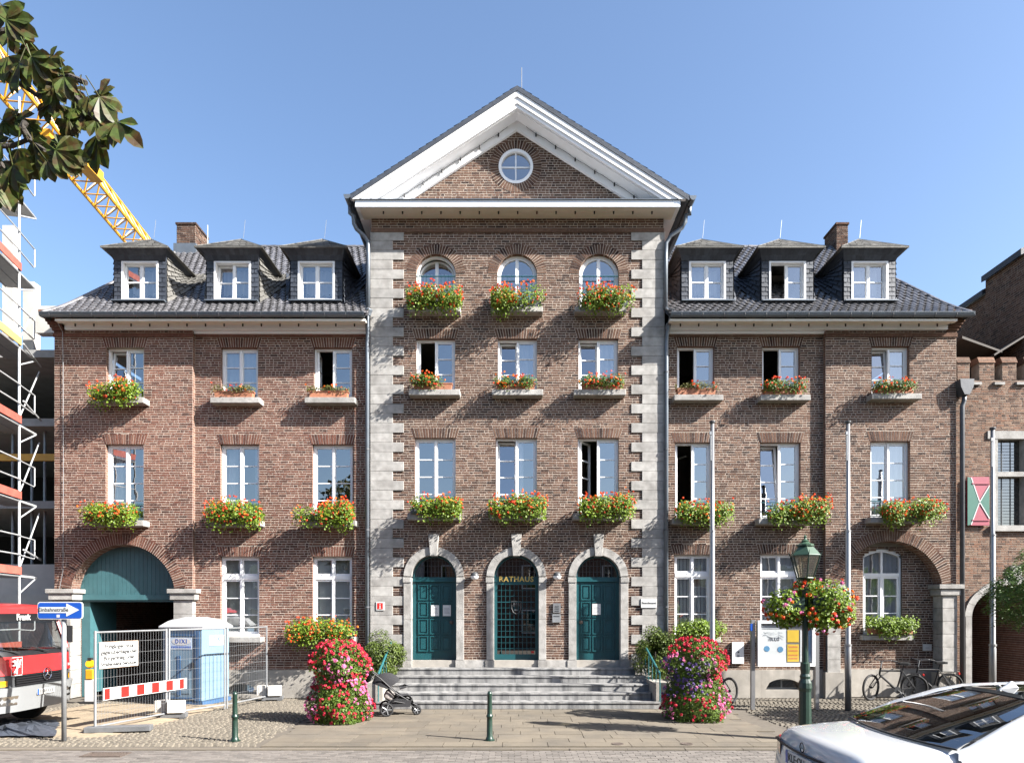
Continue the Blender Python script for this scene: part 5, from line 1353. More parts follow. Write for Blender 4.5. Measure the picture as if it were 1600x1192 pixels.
def box_plant(seed, length, depth, height, nleaf, nblos, lmat, pm, leafsize=.06, trail=.25, upspray=.5):
    """window box planting in local coords: trough centre at origin, +z up, -y outward"""
    r = random.Random(seed); fol = MB(); fl = MB()
    lumps = [(r.uniform(-.42,.42)*length, r.uniform(-.35,.05)*depth, r.uniform(-.2,.25)*height, r.uniform(.2,.34)*length) for _ in range(10)]
    for i in range(nleaf):
        lx, ly, lz, lr = r.choice(lumps); d = rvec(r); k = r.random()**.35
        p = Vector((lx+d.x*lr*k, ly+d.y*depth*.5*k - .02, lz+d.z*height*.5*k))
        p.x = max(-length*.53, min(length*.53, p.x))
        if r.random() < trail: p.z -= r.uniform(0,.6)*height*(1 if p.y < 0 else .2); p.y -= .04
        nn = (Vector((d.x*.5, d.y-.5, d.z+.7))+rvec(r)*.6).normalized(); leaf(fol, p, nn, rvec(r), leafsize*r.uniform(.7,1.25), 0, .85)
    for i in range(nblos):
        lx, ly, lz, lr = r.choice(lumps); d = rvec(r); d.y = -abs(d.y); k = r.uniform(.75,1.12)
        p = Vector((lx+d.x*lr*k, ly+d.y*depth*.55*k-.02, lz+d.z*height*.55*k + (.04 if d.z > 0 else 0)))
        p.x = max(-length*.56, min(length*.56, p.x))
        blossom(fl, p, r, r.uniform(.04,.062), 1 if r.random() < .3 else 0, 8, Vector((0,-.6,.4)))
    return fol, fl
def make_box(name, loc, label, kind, seed, length=1.35, flip=1):
    t = thing(name, loc, label, 'flower box', 'window boxes on the town hall')
    if kind == 'lush':
        tr = MBs(); tr.box(-length*.44,length*.44,-.10,.10,0,.15); fol, fl = box_plant(seed, length, .78, .50, 3600, 150, 0, 0, .06, .4); zf = .20; mt, ml, mp = 'zinc_dark', 'leaf_y', ['petal_red','petal_orange']
    elif kind == 'pale':
        tr = MBs(); tr.box(-length*.44,length*.44,-.10,.10,0,.15); fol, fl = box_plant(seed, length, .72, .47, 3600, 95, 0, 0, .058, .4); zf = .19; mt, ml, mp = 'zinc_dark', 'leaf_y', ['petal_red','petal_orange']
    elif kind == 'small':
        tr = MBs(); tr.prism([(-length*.40,.005),(length*.40,.005),(length*.42,.17),(-length*.42,.17)], -.09, .09); tr.box(-length*.43,length*.43,-.10,.10,.15,.18); fol, fl = box_plant(seed, length*.9, .42, .29, 1600, 48, 0, 0, .045, .2); zf = .23; mt, ml, mp = 'terracotta', 'leaf', ['petal_red','petal_orange']
    elif kind == 'dry':
        tr = MBs(); tr.prism([(-length*.40,.005),(length*.40,.005),(length*.42,.17),(-length*.42,.17)], -.09, .09); tr.box(-length*.43,length*.43,-.10,.10,.15,.18); fol, fl = box_plant(seed, length*.86, .26, .19, 800, 10, 0, 0, .04, .05); zf = .235; mt, ml, mp = 'terracotta', 'leaf_dry', ['petal_red','petal_orange']
    else:  # green
        tr = MBs(); tr.prism([(-length*.42,.005),(length*.42,.005),(length*.44,.16),(-length*.44,.16)], -.10, .10); fol, fl = box_plant(seed, length, .52, .42, 2300, 0, 0, 0, .06); zf = .24; mt, ml, mp = 'terracotta', 'leaf_y', ['petal_red']
    tr.build('trough', M[mt], t, local=True)
    o = fol.build('foliage', M[ml], t, local=True, loc=(0,0,zf))
    if fl.v: fl.build('blossoms', [M[k] for k in mp] + ([M[mp[0]]] if len(mp) == 1 else []), t, local=True, loc=(0,0,zf))
    return t
ORD = ['','first','second','third','fourth','fifth','sixth','seventh','eighth','ninth']
KU = {1:'lush2',2:'dry',3:'dry',4:'small',5:'small',6:'small',7:'thin',8:'small',9:'small'}
sd_ = 40
for w in W:
    sd_ += 1; cx = (w['xl']+w['xr'])/2; zz = w['z0']+.0; yy = w['Y']-.20; n_ = ORD[w['col']]
    if w['row'] == 'upper':
        k = {1:'pale',2:'dry',3:'dry',4:'small',5:'small',6:'small',7:'dry',8:'small',9:'small'}[w['col']]
        ds = {'pale':'full green box dotted with red geraniums','dry':'terracotta trough of sparse dry plants','small':'terracotta trough of small red geraniums'}[k]
        t = make_box('flower_box', (cx-(.05 if w['col']!=6 else -.05), yy, zz+.002), '%s, upper row, %s window from the left' % (ds, n_), k, sd_, 1.25)
    elif w['row'] == 'middle':
        k = 'lush' if w['col'] in (2,3,6,8,9,5) else 'pale'
        off = {1:-.25,2:-.05,3:-.1,4:0,5:.02,6:.2,7:.15,8:.28,9:.32}[w['col']]
        t = make_box('flower_box', (cx+off, yy-.10, zz+.0), 'overflowing orange-red geranium box, middle row, %s window from the left' % n_, k, sd_, 1.42)
    elif w['col'] == 3:
        t = make_box('flower_box', (cx-.15, yy-.12, zz-.0), 'orange-red geranium box at the ground-floor window behind the left flower pyramid', 'lush', sd_, 1.75)
    elif w['col'] == 7:
        t = make_box('flower_box', (cx+.05, yy-.12, zz-.0), 'leafy green window box behind the right flower pyramid', 'green', sd_, 1.35)
for a in ARCHW:
    sd_ += 1; make_box('flower_box', (a['cx']+{4:0,5:.04,6:.14}[a['col']], -.22, a['z0']), 'bright red geranium box under the %s arched top window' % {4:'left',5:'middle',6:'right'}[a['col']], 'lush', sd_, 1.38)
make_box('flower_box', (X(1390,YR-.1), YR-.12, Z(990,YR)-.0), 'lime green leafy box on the sill inside the right brick arch', 'green', 99, 1.36)

def shrub(name, c, rx, ry, rz, n, lm, label, size=.06, seed=1, cat='shrub'):
    r = random.Random(seed); t = thing(name, (c[0],c[1],c[2]-rz*.9), label, cat); b = MB()
    lumps = [(rvec(r), r.uniform(.3,.55)) for _ in range(16)]
    for i in range(n):
        d, lr = r.choice(lumps); q = Vector((d.x*.62, d.y*.62, d.z*.62)) + rvec(r)*lr*r.random()**.3
        p = Vector((q.x*rx, q.y*ry, q.z*rz)); nn = (Vector((q.x,q.y,q.z+.4)).normalized()+rvec(r)*.6).normalized()
        leaf(b, p, nn, rvec(r), size*r.uniform(.7,1.3), 0, .5)
    b.build('foliage', M[lm], t, local=True, loc=(0,0,rz*.9))
    s = MBs()
    for k in range(7):
        d = rvec(r); s.tube((r.uniform(-.08,.08),r.uniform(-.08,.08),-.1),(d.x*rx*.5,d.y*ry*.5,rz*1.0),.018,5,r2=.008)
    s.build('stems', M['bark'], t, local=True); return t
shrub('shrub', (X(594,-.75),-.72,1.22), .66, .50, .66, 8500, 'shrub', 'rounded olive-green shrub left of the entrance steps', .065, 2)
shrub('shrub', (X(1024,-.75),-.72,1.26), .62, .50, .74, 8500, 'shrub', 'dark green shrub right of the entrance steps', .065, 3)

def tower(c, hgt, rad, label, seed, violet=False):
    r = random.Random(seed); t = thing('flower_pyramid', (c.x,c.y,0), label, 'flower pyramid', 'flower pyramids before the steps')
    core = MBs().lathe([(rad*.72,0),(rad*.8,.08),(rad*.78,hgt*.5),(rad*.5,hgt*.82),(.1,hgt*.9)], 14); core.build('planter_frame', M['shrub'], t, local=True)
    fol = MB(); fl = MB()
    prof = lambda h: rad*(.95+.14*math.sin(h*9)) if h < .62 else rad*1.02*math.sqrt(max(0,1-((h-.62)/.40)**2))
    for i in range(9000):
        h = r.random()*1.0; a = r.uniform(0,2*math.pi); rr = prof(h)*(r.uniform(.82,1.06)) + .05*math.sin(a*5+h*11)
        d = Vector((math.cos(a),math.sin(a),.25+max(0,h-.7)*2)).normalized(); p = Vector((rr*math.cos(a), rr*math.sin(a), h*hgt))
        leaf(fol, p, (d+rvec(r)*.7).normalized(), rvec(r), r.uniform(.035,.065), 0, .7)
    for i in range(720):
        h = r.random()**.85; a = r.uniform(0,2*math.pi); rr = prof(h)*r.uniform(.98,1.10) + .05*math.sin(a*5+h*11)
        patch = math.sin(a*2.3+h*6+seed)+.6*math.sin(a*4.1-h*9)
        mi = 0
        if h > .82: mi = 0
        elif violet and math.cos(a) < .15 and .3 < h < .75: mi = 2 if r.random() < .85 else 1
        elif patch > .35: mi = 1
        p = Vector((rr*math.cos(a), rr*math.sin(a), h*hgt+.02)); d = Vector((math.cos(a),math.sin(a),.4)).normalized()
        blossom(fl, p, r, r.uniform(.045,.072), mi, 9, d)
    fol.build('foliage', M['leaf'], t, local=True); fl.build('blossoms', [M['petal_crimson'],M['petal_pink'],M['petal_violet']], t, local=True)
gl = gpos(531,1126); tower(gl, 1.74, .60, 'tall pyramid of crimson and pink flowers left of the steps', 5)
gr_ = gpos(1086,1123); tower(gr_, 1.78, .64, 'tall pyramid of crimson and violet flowers right of the steps', 6, True)

# ---- chestnut tree with a branch reaching into view at the top left
CT = thing('chestnut_tree', (-7.6,-15.4,0), 'chestnut branch with large hand-shaped leaves hanging in at the top left', 'tree')
b = MBs(); b.path([(-7.6,-15.4,0),(-7.55,-15.4,2.0),(-7.5,-15.3,4.2),(-7.3,-15.2,6.5)], [.26,.21,.18,.10], 10)
b.path([(-7.5,-15.3,4.0),(-6.0,-15.0,5.1),(-4.6,-14.6,5.55)], [.12,.09,.05], 8); b.build('trunk', M['bark'], CT, smooth=True)
def at(px, py, d): return Vector(((px-800)/FPX*d, d-CAMD, CAMH+(HOR-py)/FPX*d))
br = MBs()
twigs = [[(-260,60,4.5),(-60,90,4.4),(0,118,4.35),(30,130,4.3),(62,152,4.3),(90,150,4.2),(120,155,4.2),(150,160,4.2)], [(62,150,4.3),(80,128,4.25),(110,120,4.2),(135,130,4.2)], [(120,155,4.2),(150,185,4.15),(182,188,4.1)],[(-260,60,4.5),(-120,200,4.3),(-10,228,4.2),(20,228,4.2),(45,218,4.15),(70,235,4.1)], [(45,218,4.15),(35,200,4.1),(40,190,4.1)], [(-60,90,4.4),(0,50,4.3),(20,45,4.3)], [(-120,200,4.3),(-20,262,4.1),(5,258,4.1)]]
for tw in twigs: br.path([at(*q) for q in tw], [.022-.0022*k for k in range(len(tw))], 6)
br.build('branch', M['bark'], CT)
br2 = MBs().path([at(-260,60,4.5), Vector((-4.6,-14.6,5.55))], .025, 6).build('branch', M['bark'], CT)
rl_ = random.Random(21)
def palmate(b, hub, down, face, size, n, r):
    """hand-shaped leaf: n obovate leaflets fanning from hub"""
    t = down.cross(face).normalized(); face = t.cross(down).normalized()
    for k in range(n):
        a = (k-(n-1)/2)*R(230/max(4,n))*.62 + r.uniform(-.08,.08); L_ = size*(1-.28*abs(k-(n-1)/2)/((n-1)/2))*r.uniform(.85,1.1)
        d = down*math.cos(a)+t*math.sin(a); d = (d+face*r.uniform(-.25,.25)).normalized(); s = d.cross(face).normalized(); w = L_*.23; nn = s.cross(d)
        prof = [(0.02,.0),(.2,.35),(.45,.75),(.68,1.0),(.86,.72),(1.0,.04)]; mid = []; lf = []; rt = []
        for (u, v) in prof:
            c = hub+d*L_*u-nn*.10*L_*u*u*r.uniform(.8,1.2); mid.append(c); jag = 1+r.uniform(-.12,.12)
            lf.append(c+s*w*v*jag+nn*w*v*.35); rt.append(c-s*w*v*(2-jag)+nn*w*v*.35)
        for q in range(len(prof)-1):
            n0 = len(b.v); b.v += [tuple(p) for p in (mid[q],mid[q+1],lf[q+1],lf[q])]; b.f.append((n0,n0+1,n0+2,n0+3)); b.m.append(0)
            n0 = len(b.v); b.v += [tuple(p) for p in (mid[q],rt[q],rt[q+1],mid[q+1])]; b.f.append((n0,n0+1,n0+2,n0+3)); b.m.append(0)
hubs = [(2,8,.2,60),(8,30,.2,20),(18,48,.19,50),(30,75,.17,40),(48,88,.17,60),(12,88,.19,80),(30,98,.2,95),(52,100,.19,80),(70,95,.15,50),(78,100,.13,-60),(90,112,.14,60),(100,120,.14,80),(85,135,.15,90),(112,138,.14,60),(125,148,.15,100),(138,150,.14,70),(155,151,.15,-60),(155,151,.17,60),(80,160,.14,100),(100,165,.14,95),(118,170,.14,80),(132,180,.14,100),(108,188,.12,110),(152,210,.24,85),(183,190,.22,70),(150,188,.15,80),(140,165,.13,50),
        (3,188,.14,30),(22,190,.13,-20),(38,192,.15,50),(15,215,.14,120),(28,232,.15,90),(48,222,.15,50),(62,235,.18,60),(75,228,.18,40),(55,240,.14,100),(92,226,.09,-80),(86,234,.19,22),(72,250,.16,45),(104,246,.13,30),(40,245,.14,80),(2,226,.13,160),(5,250,.27,80),(20,258,.22,60),(-5,275,.24,70)]
for k, (px, py, sz, ang) in enumerate(hubs):
    b = MB(); a = R(ang); down = Vector((math.cos(a), rl_.uniform(-.25,.25), -math.sin(a))).normalized(); face = Vector((rl_.uniform(-.4,.4),-1,rl_.uniform(-.3,.5))).normalized()
    h = at(px, py, 4.2+rl_.uniform(-.18,.18)); palmate(b, h, down, face, sz*.98, rl_.choice((5,5,6,7)), rl_)
    b.tube(h, h-down*.10+Vector((rl_.uniform(-.03,.03),0,.02)), .003, 4)
    b.build('leaf', M['chestnut_leaf'], CT)
cr = MB()   # crown out of the picture, seen mirrored in the windows
for i in range(9000):
    d = rvec(rl_); k = rl_.random()**.4; p = Vector((-7.9+d.x*2.3*k, -15.6+d.y*2.6*k, 6.6+d.z*2.6*k)); leaf(cr, p, rvec(rl_), rvec(rl_), rl_.uniform(.14,.26), 0, .6)
cr.build('crown', M['chestnut_leaf'], CT, kind='stuff')
# ---- feathery tree at the right edge
RB = thing('robinia_tree', (12.2,-5.2,0), 'feathery green tree foliage hanging in at the right edge', 'tree')
MBs().path([(12.2,-5.2,0),(12.15,-5.2,1.6),(12.0,-5.2,3.0),(11.7,-5.1,3.9)], [.12,.10,.08,.05], 8).build('trunk', M['bark'], RB, smooth=True)
fb = MB(); bb2 = MBs(); r = random.Random(31)
for i in range(2600):
    d = rvec(r); k = r.random()**.33; c = Vector((11.75+d.x*2.1*k, -5.1+d.y*1.4*k, 3.2+d.z*1.0*k - max(0,-d.x)*.55*k))
    dn = Vector((r.uniform(-.7,.5), r.uniform(-.5,.5), -r.uniform(.2,.8))).normalized(); sd2 = dn.cross(Vector((r.uniform(-.4,.4),-1,.3))).normalized(); L_ = r.uniform(.18,.30)
    for q in range(6):
        for s in (-1,1):
            p = c+dn*L_*(q+1)/6+sd2*s*.028; leaf(fb, p, (Vector((0,-.3,1))+rvec(r)*.5).normalized(), sd2*s+dn*.3, .065, 0, .5)
fb.build('crown', M['robinia'], RB, kind='stuff')
# ================================================================ street furniture
def bollard(px, py, label):
    g = gpos(px, py); t = thing('bollard', (g.x,g.y,0), label, 'bollard', 'green bollards along the kerb')
    pr = [(.075,0),(.078,.02),(.066,.05),(.055,.08),(.052,.36),(.050,.42),(.062,.43),(.064,.46),(.050,.475),(.047,.5),(.042,.84),(.046,.85),(.046,.87),(.036,.885),(.028,.905),(.0,.912)]
    MBs().lathe(pr, 16).build('post', M['green_cast'], t, local=True, smooth=True)
    MBs().lathe([(.10,0),(.10,.012),(.07,.014)], 16).build('base', M['green_cast'], t, local=True)
bollard(367, 1157, 'dark green cast-iron bollard in front of the portable toilet'); bollard(765, 1156, 'dark green cast-iron bollard in front of the entrance steps')

# ---- lamp post with hanging flowers
g = gpos(1258, 1156); LP = thing('street_lamp', (g.x,g.y,0), 'green cast-iron street lamp with lantern beside the white car', 'street lamp')
zt = lambda py: CAMH+(HOR-py)/FPX*(CAMD+g.y)
pr = [(.16,0),(.16,.06),(.125,.10),(.115,.12),(.105,zt(1080)),(.115,zt(1077)),(.125,zt(1074)),(.115,zt(1066)),(.085,zt(1060)),(.095,zt(1056)),(.075,zt(1052)),(.085,zt(1044)),(.085,zt(1036)),(.058,zt(1034)),(.055,zt(1000)),(.052,zt(925)),(.06,zt(922)),(.05,zt(915)),(.045,zt(905))]
MBs().lathe(pr, 12).build('post', M['green_cast'], LP, local=True)
b = MBs(); z0, z1, z2, z3 = zt(903), zt(868), zt(853), zt(846); hb_, htp = .125, .235
n = 6
ring6 = lambda rr, z: [Vector((rr*math.cos(R(60*k+20)), rr*math.sin(R(60*k+20)), z)) for k in range(n)]
lo, hi_ = ring6(.145, z0), ring6(.265, z1)
for k in range(n):
    b.tube(lo[k], hi_[k], .013, 6); b.tube(lo[k], lo[(k+1)%n], .014, 6); b.tube(hi_[k], hi_[(k+1)%n], .016, 6)
b.lathe([(.0,z0-.05),(.05,z0-.05),(.15,z0-.005),(.0,z0)], 12)
for k in range(n): b.tube(hi_[k], hi_[k]+(Vector((hi_[k].x,hi_[k].y,0)).normalized()*.05)+Vector((0,0,.09)), .012, 5, r2=.003)
b.build('lantern_frame', M['green_cast'], LP, local=True)
for k in range(n): MBs().poly([lo[k],lo[(k+1)%n],hi_[(k+1)%n],hi_[k]]).build('pane', M['lamp_glass'], LP, local=True)
rf = MBs(); r0, r1, r2_ = ring6(.285,z1), ring6(.13,z2), ring6(.06,z3)
green_top = mat('green_paint', (.05,.10,.06), .35, .1)
for k in range(n):
    k2 = (k+1)%n; rf.poly([r0[k],r0[k2],r1[k2],r1[k]]); 
rf.lathe([(.155,z2),(.155,z2+.03),(.10,z2+.05),(.06,z3),(.075,z3+.01),(.03,z3+.04),(.02,z3+.07),(.035,z3+.09),(.0,z3+.13)], 12)
rf.build('lantern_roof', green_top, LP, local=True)
sc = MBs()
for s in (-1,1):
    sc.path([(s*.05,0,z0-.12),(s*.12,0,z0-.10),(s*.15,0,z0-.05),(s*.12,0,z0-.02),(s*.10,0,z0-.06)], .012, 6)
sc.build('scroll', M['green_cast'], LP, local=True)
HB = thing('hanging_basket', (g.x,g.y,zt(960)), 'flower basket of red and pink geraniums around the lamp post', 'flower basket')
dz = zt(945)-zt(960)
b = MBs(); 
for s in (-1, 1): b.prism([(s*.08,-.12+dz),(s*.30,-.12+dz),(s*.36,.14+dz),(s*.08,.14+dz)], -.17, .17)
b.build('trough', M['green_cast'], HB, local=True)
r = random.Random(77); fol = MB(); fl = MB()
lumps = [(-.42,-.02,-.02,.34),(-.32,.1,-.2,.30),(.36,-.1,.12,.40),(.55,0,-.05,.38),(.30,-.05,-.20,.36),(.1,.15,.25,.3),(.62,-.05,-.22,.28),(.02,.2,-.1,.4)]
for i in range(5200):
    lx, ly, lz, lr = r.choice(lumps); d = rvec(r)*lr*r.random()**.35; p = Vector((lx+d.x, ly+d.y, lz+d.z*.9+dz+.02))
    leaf(fol, p, (d.normalized()+Vector((0,0,.6))+rvec(r)*.5).normalized(), rvec(r), r.uniform(.045,.08), 0, .8)
for i in range(150):
    lx, ly, lz, lr = r.choice(lumps); d = rvec(r); p = Vector((lx+d.x*lr*1.05, ly+d.y*lr*1.05, lz+d.z*lr*.98+dz+.02)); blossom(fl, p, r, r.uniform(.045,.075), r.choice((0,0,0,1,2)), 9, d)
fol.build('foliage', M['leaf_y'], HB, local=True); fl.build('blossoms', [M['petal_red'],M['petal_orange'],M['petal_pink']], HB, local=True)

# ---- flagpoles
for (px, pt, y, lab) in ((1113,658,-2.3,'aluminium flagpole left of the notice case'),(1325,658,-2.3,'aluminium flagpole right of the notice case'),(1551,668,-2.3,'aluminium flagpole before the gatehouse arch')):
    t = thing('flagpole', (X(px,y),y,0), lab, 'flagpole', 'flagpoles along the facade'); z1 = Z(pt,y)
    MBs().lathe([(.075,0),(.075,z1*.22),(.062,z1*.225),(.06,z1*.62),(.048,z1*.625),(.045,z1-.05),(.0,z1-.04)], 14).build('pole', M['alu'], t, local=True, smooth=True)
    MBs().lathe([(.06,z1-.05),(.07,z1-.03),(.07,z1),(.0,z1+.01)], 12).build('cap', M['grey_plastic'], t, local=True)
    b = MBs(); b.tube((-.05,-.04,z1-.35),(-.05,-.04,z1-.95),.02,6); b.tube((-.07,-.05,z1-.3),(-.07,-.05,1.2),.004,4); b.obox((-.06,-.05,z1-.3),(.05,.05,.08)); b.build('halyard', M['galv'], t, local=True)
    c = MBs(); c.tube((0,0,z1*.62-.02),(0,0,z1*.62+.02),.07,12); c.tube((0,0,1.55),(0,0,1.6),.085,12); c.build('collar', M['alu'], t, local=True)

# ---- notice case
y = -2.1; NC = thing('notice_case', (X(1226,y),y,0), 'white glass-fronted notice case on two posts with posters', 'notice board')
for px in (1176, 1276):
    MBs().box(X(px,y)-.045,X(px,y)+.045,y-.045,y+.045,0,Z(968,y)).build('post', M['alu'], NC)
xa, xb, z0, z1 = X(1182,y), X(1271,y), Z(1040,y), Z(969,y)
b = MBs(); f = .07; b.box(xa,xb,y-.04,y-.10+.12,z0,z1); NCb = b.build('case', M['alu'], NC)
b = MBs(); b.box(xa,xa+f,y-.11,y-.04,z0,z1); b.box(xb-f,xb,y-.11,y-.04,z0,z1); b.box(xa+f,xb-f,y-.11,y-.04,z0,z0+f); b.box(xa+f,xb-f,y-.11,y-.04,z1-f,z1); b.build('door_frame', M['white'], NC)
def poster(x0, x1, z0, z1, m, name='poster', yy=y-.045): return MBs().box(x0,x1,yy-.004,yy,z0,z1).build(name, m, NC)
pw = mat('poster_white', (.78,.80,.80), .6, .05); py_ = mat('poster_yellow', (.80,.52,.03), .6, .08); pb = mat('poster_blue', (.10,.28,.48), .6, .25, 12); pg = mat('poster_grey', (.45,.47,.50), .6, .1); po = mat('poster_orange', (.70,.25,.05), .6, .15, 30); ppb = mat('poster_pale_blue', (.38,.55,.72), .6, .1)
P1 = poster(X(1187,y),X(1227,y),Z(1035,y),Z(983,y),pw); poster(X(1187,y),X(1216,y),Z(983,y)+.01,Z(977,y),pg,'header_strip')
for (px, py2) in ((1197,1013),(1218,1014)):
    b = MBs(); b.lathe([(0,0),(.075,0),(.07,.004),(0,.005)], 9, (X(px,y),y-.051,Z(py2,y)), rot=Matrix.Rotation(R(90),3,'X')); b.build('print_motif', pb, P1)
b = MBs(); rp = random.Random(4)
for k in range(26): a = X(1188+rp.uniform(0,34),y); zz = Z(987+rp.uniform(0,10),y); b.obox((a,y-.052,zz),(rp.uniform(.05,.16),.002,.006), Matrix.Rotation(rp.uniform(-.7,.7),3,'Y'))
b.build('print_lines', pg, P1)
b = MBs()
for k in range(5): a = X(1202+k*3.0,y); b.path([(a+.035*math.cos(q_*.9+k), y-.0525, Z(998,y)+.045*math.sin(q_*1.3+k*.7)) for q_ in range(6)], .006, 4)
b.build('print_scribble', M['ink_grey'], P1)
P2 = poster(X(1229,y),X(1247,y),Z(1004,y)+.02,Z(984,y),py_); P3 = poster(X(1229,y),X(1247,y),Z(1033,y),Z(1006,y),py_)
for k, zz in enumerate((1010,1016,1023,1028)): MBs().box(X(1231,y),X(1245,y),y-.052,y-.0495,Z(zz,y)-.018,Z(zz,y)+.018).build('print_band', po, P3)
poster(X(1249,y),X(1254,y),Z(1033,y),Z(984,y),pw); poster(X(1256,y),X(1267,y),Z(1033,y),Z(984,y),ppb)
MBs().poly([(xa+f,y-.09,z0+f),(xb-f,y-.09,z0+f),(xb-f,y-.09,z1-f),(xa+f,y-.09,z1-f)]).build('pane', M['case_glass'], NC)
b = MBs(); b.box(X(1171.5,y),X(1175,y),y-.06,y+.02,Z(985,y),Z(974,y)); b.build('side_plate', M['blue_sign'], NC)

# ---- signs and fittings on the wall
def plate(name, px0, px1, py0, py1, Y, m, label, cat, th=.02):
    t = thing(name, (X((px0+px1)/2,Y),Y,Z(py1,Y)), label, cat); MBs().box(X(px0,Y),X(px1,Y),Y-th,Y,Z(py1,Y),Z(py0,Y)).build('plate', m, t); return t
t = plate('information_sign', 588, 601, 940, 953, -.036, M['sign_white'], 'small white sign with red information letter on the left quoins', 'sign')
b = MBs(); xx, zz = X(594.5), Z(946.5); b.box(xx-.075,xx+.075,-.062,-.0565,zz-.085,zz+.085); b.build('red_field', M['sign_red'], t)
b = MBs(); b.box(xx-.012,xx+.012,-.066,-.0625,zz-.06,zz+.02); b.box(xx-.012,xx+.012,-.066,-.0625,zz+.035,zz+.06); b.box(xx-.028,xx+.028,-.066,-.0625,zz-.07,zz-.056); b.build('letter', M['sign_white'], t)
t = plate('name_sign', 1001.5, 1026, 935, 949, -.036, M['sign_white'], 'white nameplate reading Standesamt on the right quoins', 'sign')
me = text_me('Standesamt', .085, M['ink'], .0008, .002); o = mkobj('lettering', me, t, local=True); o.location = (0,-.022,.125); o.rotation_euler = (R(90),0,0)
t = plate('meter_box', 1143, 1161, 1002.5, 1036, YB-.012, M['white'], 'white meter box on the wall left of the notice case', 'box', .07)
MBs().lathe([(0,0),(.022,0),(.018,.012),(0,.014)], 10, (X(1152.5,YB),YB-.083,Z(1018,YB)), rot=Matrix.Rotation(R(90),3,'X')).build('lock', M['black'], t)
MBs().box(X(1150.5,YB),X(1154,YB),YB-.085,YB-.0825,Z(1026,YB),Z(1022,YB)).build('sticker', pg, t)
t = plate('small_sign', 1441.5, 1455, 1006, 1016, YR-.012, M['sign_white'], 'small white sign on the wall inside the right arch', 'sign')
MBs().box(-.05,.05,-.023,-.0205,.07,.085).build('print', M['ink_grey'], t, local=True)
t = plate('intercom', 864, 876, 942, 957, -.012, M['alu'], 'steel intercom plate between the middle and right doors', 'intercom', .04)
b = MBs()
for k in range(3): b.box(X(867),X(873),-.058,-.0525,Z(955)+k*.06,Z(955)+k*.06+.03)
b.build('button', M['grey_plastic'], t)
t = plate('letter_box', 863, 876, 959, 972, -.012, M['galv'], 'steel letter box below the intercom', 'letter box', .05); MBs().box(X(865),X(874),-.068,-.0625,Z(963),Z(961.5)).build('flap', M['grey_plastic'], t)
for (px, nm) in ((742,'left'),(870,'right')):
    t = thing('wall_lamp', (X(px),-.02,Z(900)), 'round wall lamp %s of the middle door' % nm, 'wall lamp', 'wall lamps beside the middle door')
    Mx = Matrix.Rotation(R(90),3,'X'); MBs().lathe([(.0,.0),(.06,0),(.06,.05),(.0,.05)], 12, rot=Mx).build('mount', M['grey_plastic'], t, local=True)
    b = MBs(); G = []
    for i in range(9): G.append([Vector((.115*math.sin(math.pi*i/16)*math.cos(2*math.pi*j/16), -.13+.115*math.sin(math.pi*i/16)*math.sin(2*math.pi*j/16), .115*math.cos(math.pi*i/16))) for j in range(17)])
    b.grid(G).build('hood', M['grey_plastic'], t, smooth=True, local=True)
    b = MBs(); G = []
    for i in range(9): G.append([Vector((.112*math.cos(math.pi*i/16)*math.cos(2*math.pi*j/16), -.13+.112*math.cos(math.pi*i/16)*math.sin(2*math.pi*j/16), -.112*math.sin(math.pi*i/16))) for j in range(17)])
    b.grid(G).build('globe', M['white'], t, smooth=True, local=True)
for (k, px0, px1, py0, py1, lab) in ((0,673.5,686,945,962,'left sheet'),(0,692,704.5,945,962,'right sheet'),(2,925.5,938.5,943,960,'')):
    t = thing('paper_notice', (X((px0+px1)/2,.2),.205,Z(py1,.2)), ('white paper notice on the left teal door, %s' % lab) if k == 0 else 'white paper notice on the right teal door', 'notice', 'paper notices on the doors')
    MBs().box(X(px0,.2),X(px1,.2),.198,.201,Z(py1,.2),Z(py0,.2)).build('sheet', M['sign_white'], t)
    b = MBs(); zz = Z((py0+py1)/2,.2)
    for q in range(5): b.box(X(px0+2,.2),X(px1-2-(q%3),.2),.1965,.1978,zz-.08+q*.035,zz-.07+q*.035)
    b.build('print', M['ink_grey'], t)
# overhead: thin hooks with cables at the right pole
# ---- one-way sign
g = gpos(100, 1157); OW = thing('one_way_sign', (g.x,g.y,0), 'blue one-way street sign with white arrow on a steel pole', 'sign'); s_ = FPX/(CAMD+g.y)
zs = lambda py: CAMH+(HOR-py)/s_
MBs().tube((0,0,0),(0,0,zs(942)),.042,12).build('pole', M['galv'], OW, local=True, smooth=True)
xw = 70/s_/2; zc_ = zs(953.5); hh = 27/s_/2; ox = -.03
def rrect(w, h, r, n=4): return [(sx*(w-r)+r*math.cos(a), sy*(h-r)+r*math.sin(a)) for (sx,sy,a0) in ((1,1,0),(-1,1,90),(-1,-1,180),(1,-1,270)) for a in [R(a0+90*k/n) for k in range(n+1)]]
MBs().prism([(ox+u,zc_+v) for u,v in rrect(xw,hh,.05)], -.065, -.045).build('border', M['sign_white'], OW, local=True)
MBs().prism([(ox+u,zc_+v) for u,v in rrect(xw-.015,hh-.015,.04)], -.069, -.0655).build('panel', M['blue_sign'], OW, local=True)
ar = [(-.38,-.055),(.12,-.055),(.12,-.12),(.36,0),(.12,.12),(.12,.055),(-.38,.055)]; grey_ar = mat('arrow_white', (.66,.67,.66), .5, .05)
MBs().prism([(ox+u*xw/.42,zc_+.01+v) for u,v in ar], -.073, -.0695).build('arrow', grey_ar, OW, local=True)
me = text_me('Einbahnstraße', .098, M['ink'], .0006, .0015); o = mkobj('lettering', me, OW, local=True); o.location = (ox-.12*xw/.42,-.0745,zc_+.012); o.rotation_euler = (R(90),0,0)
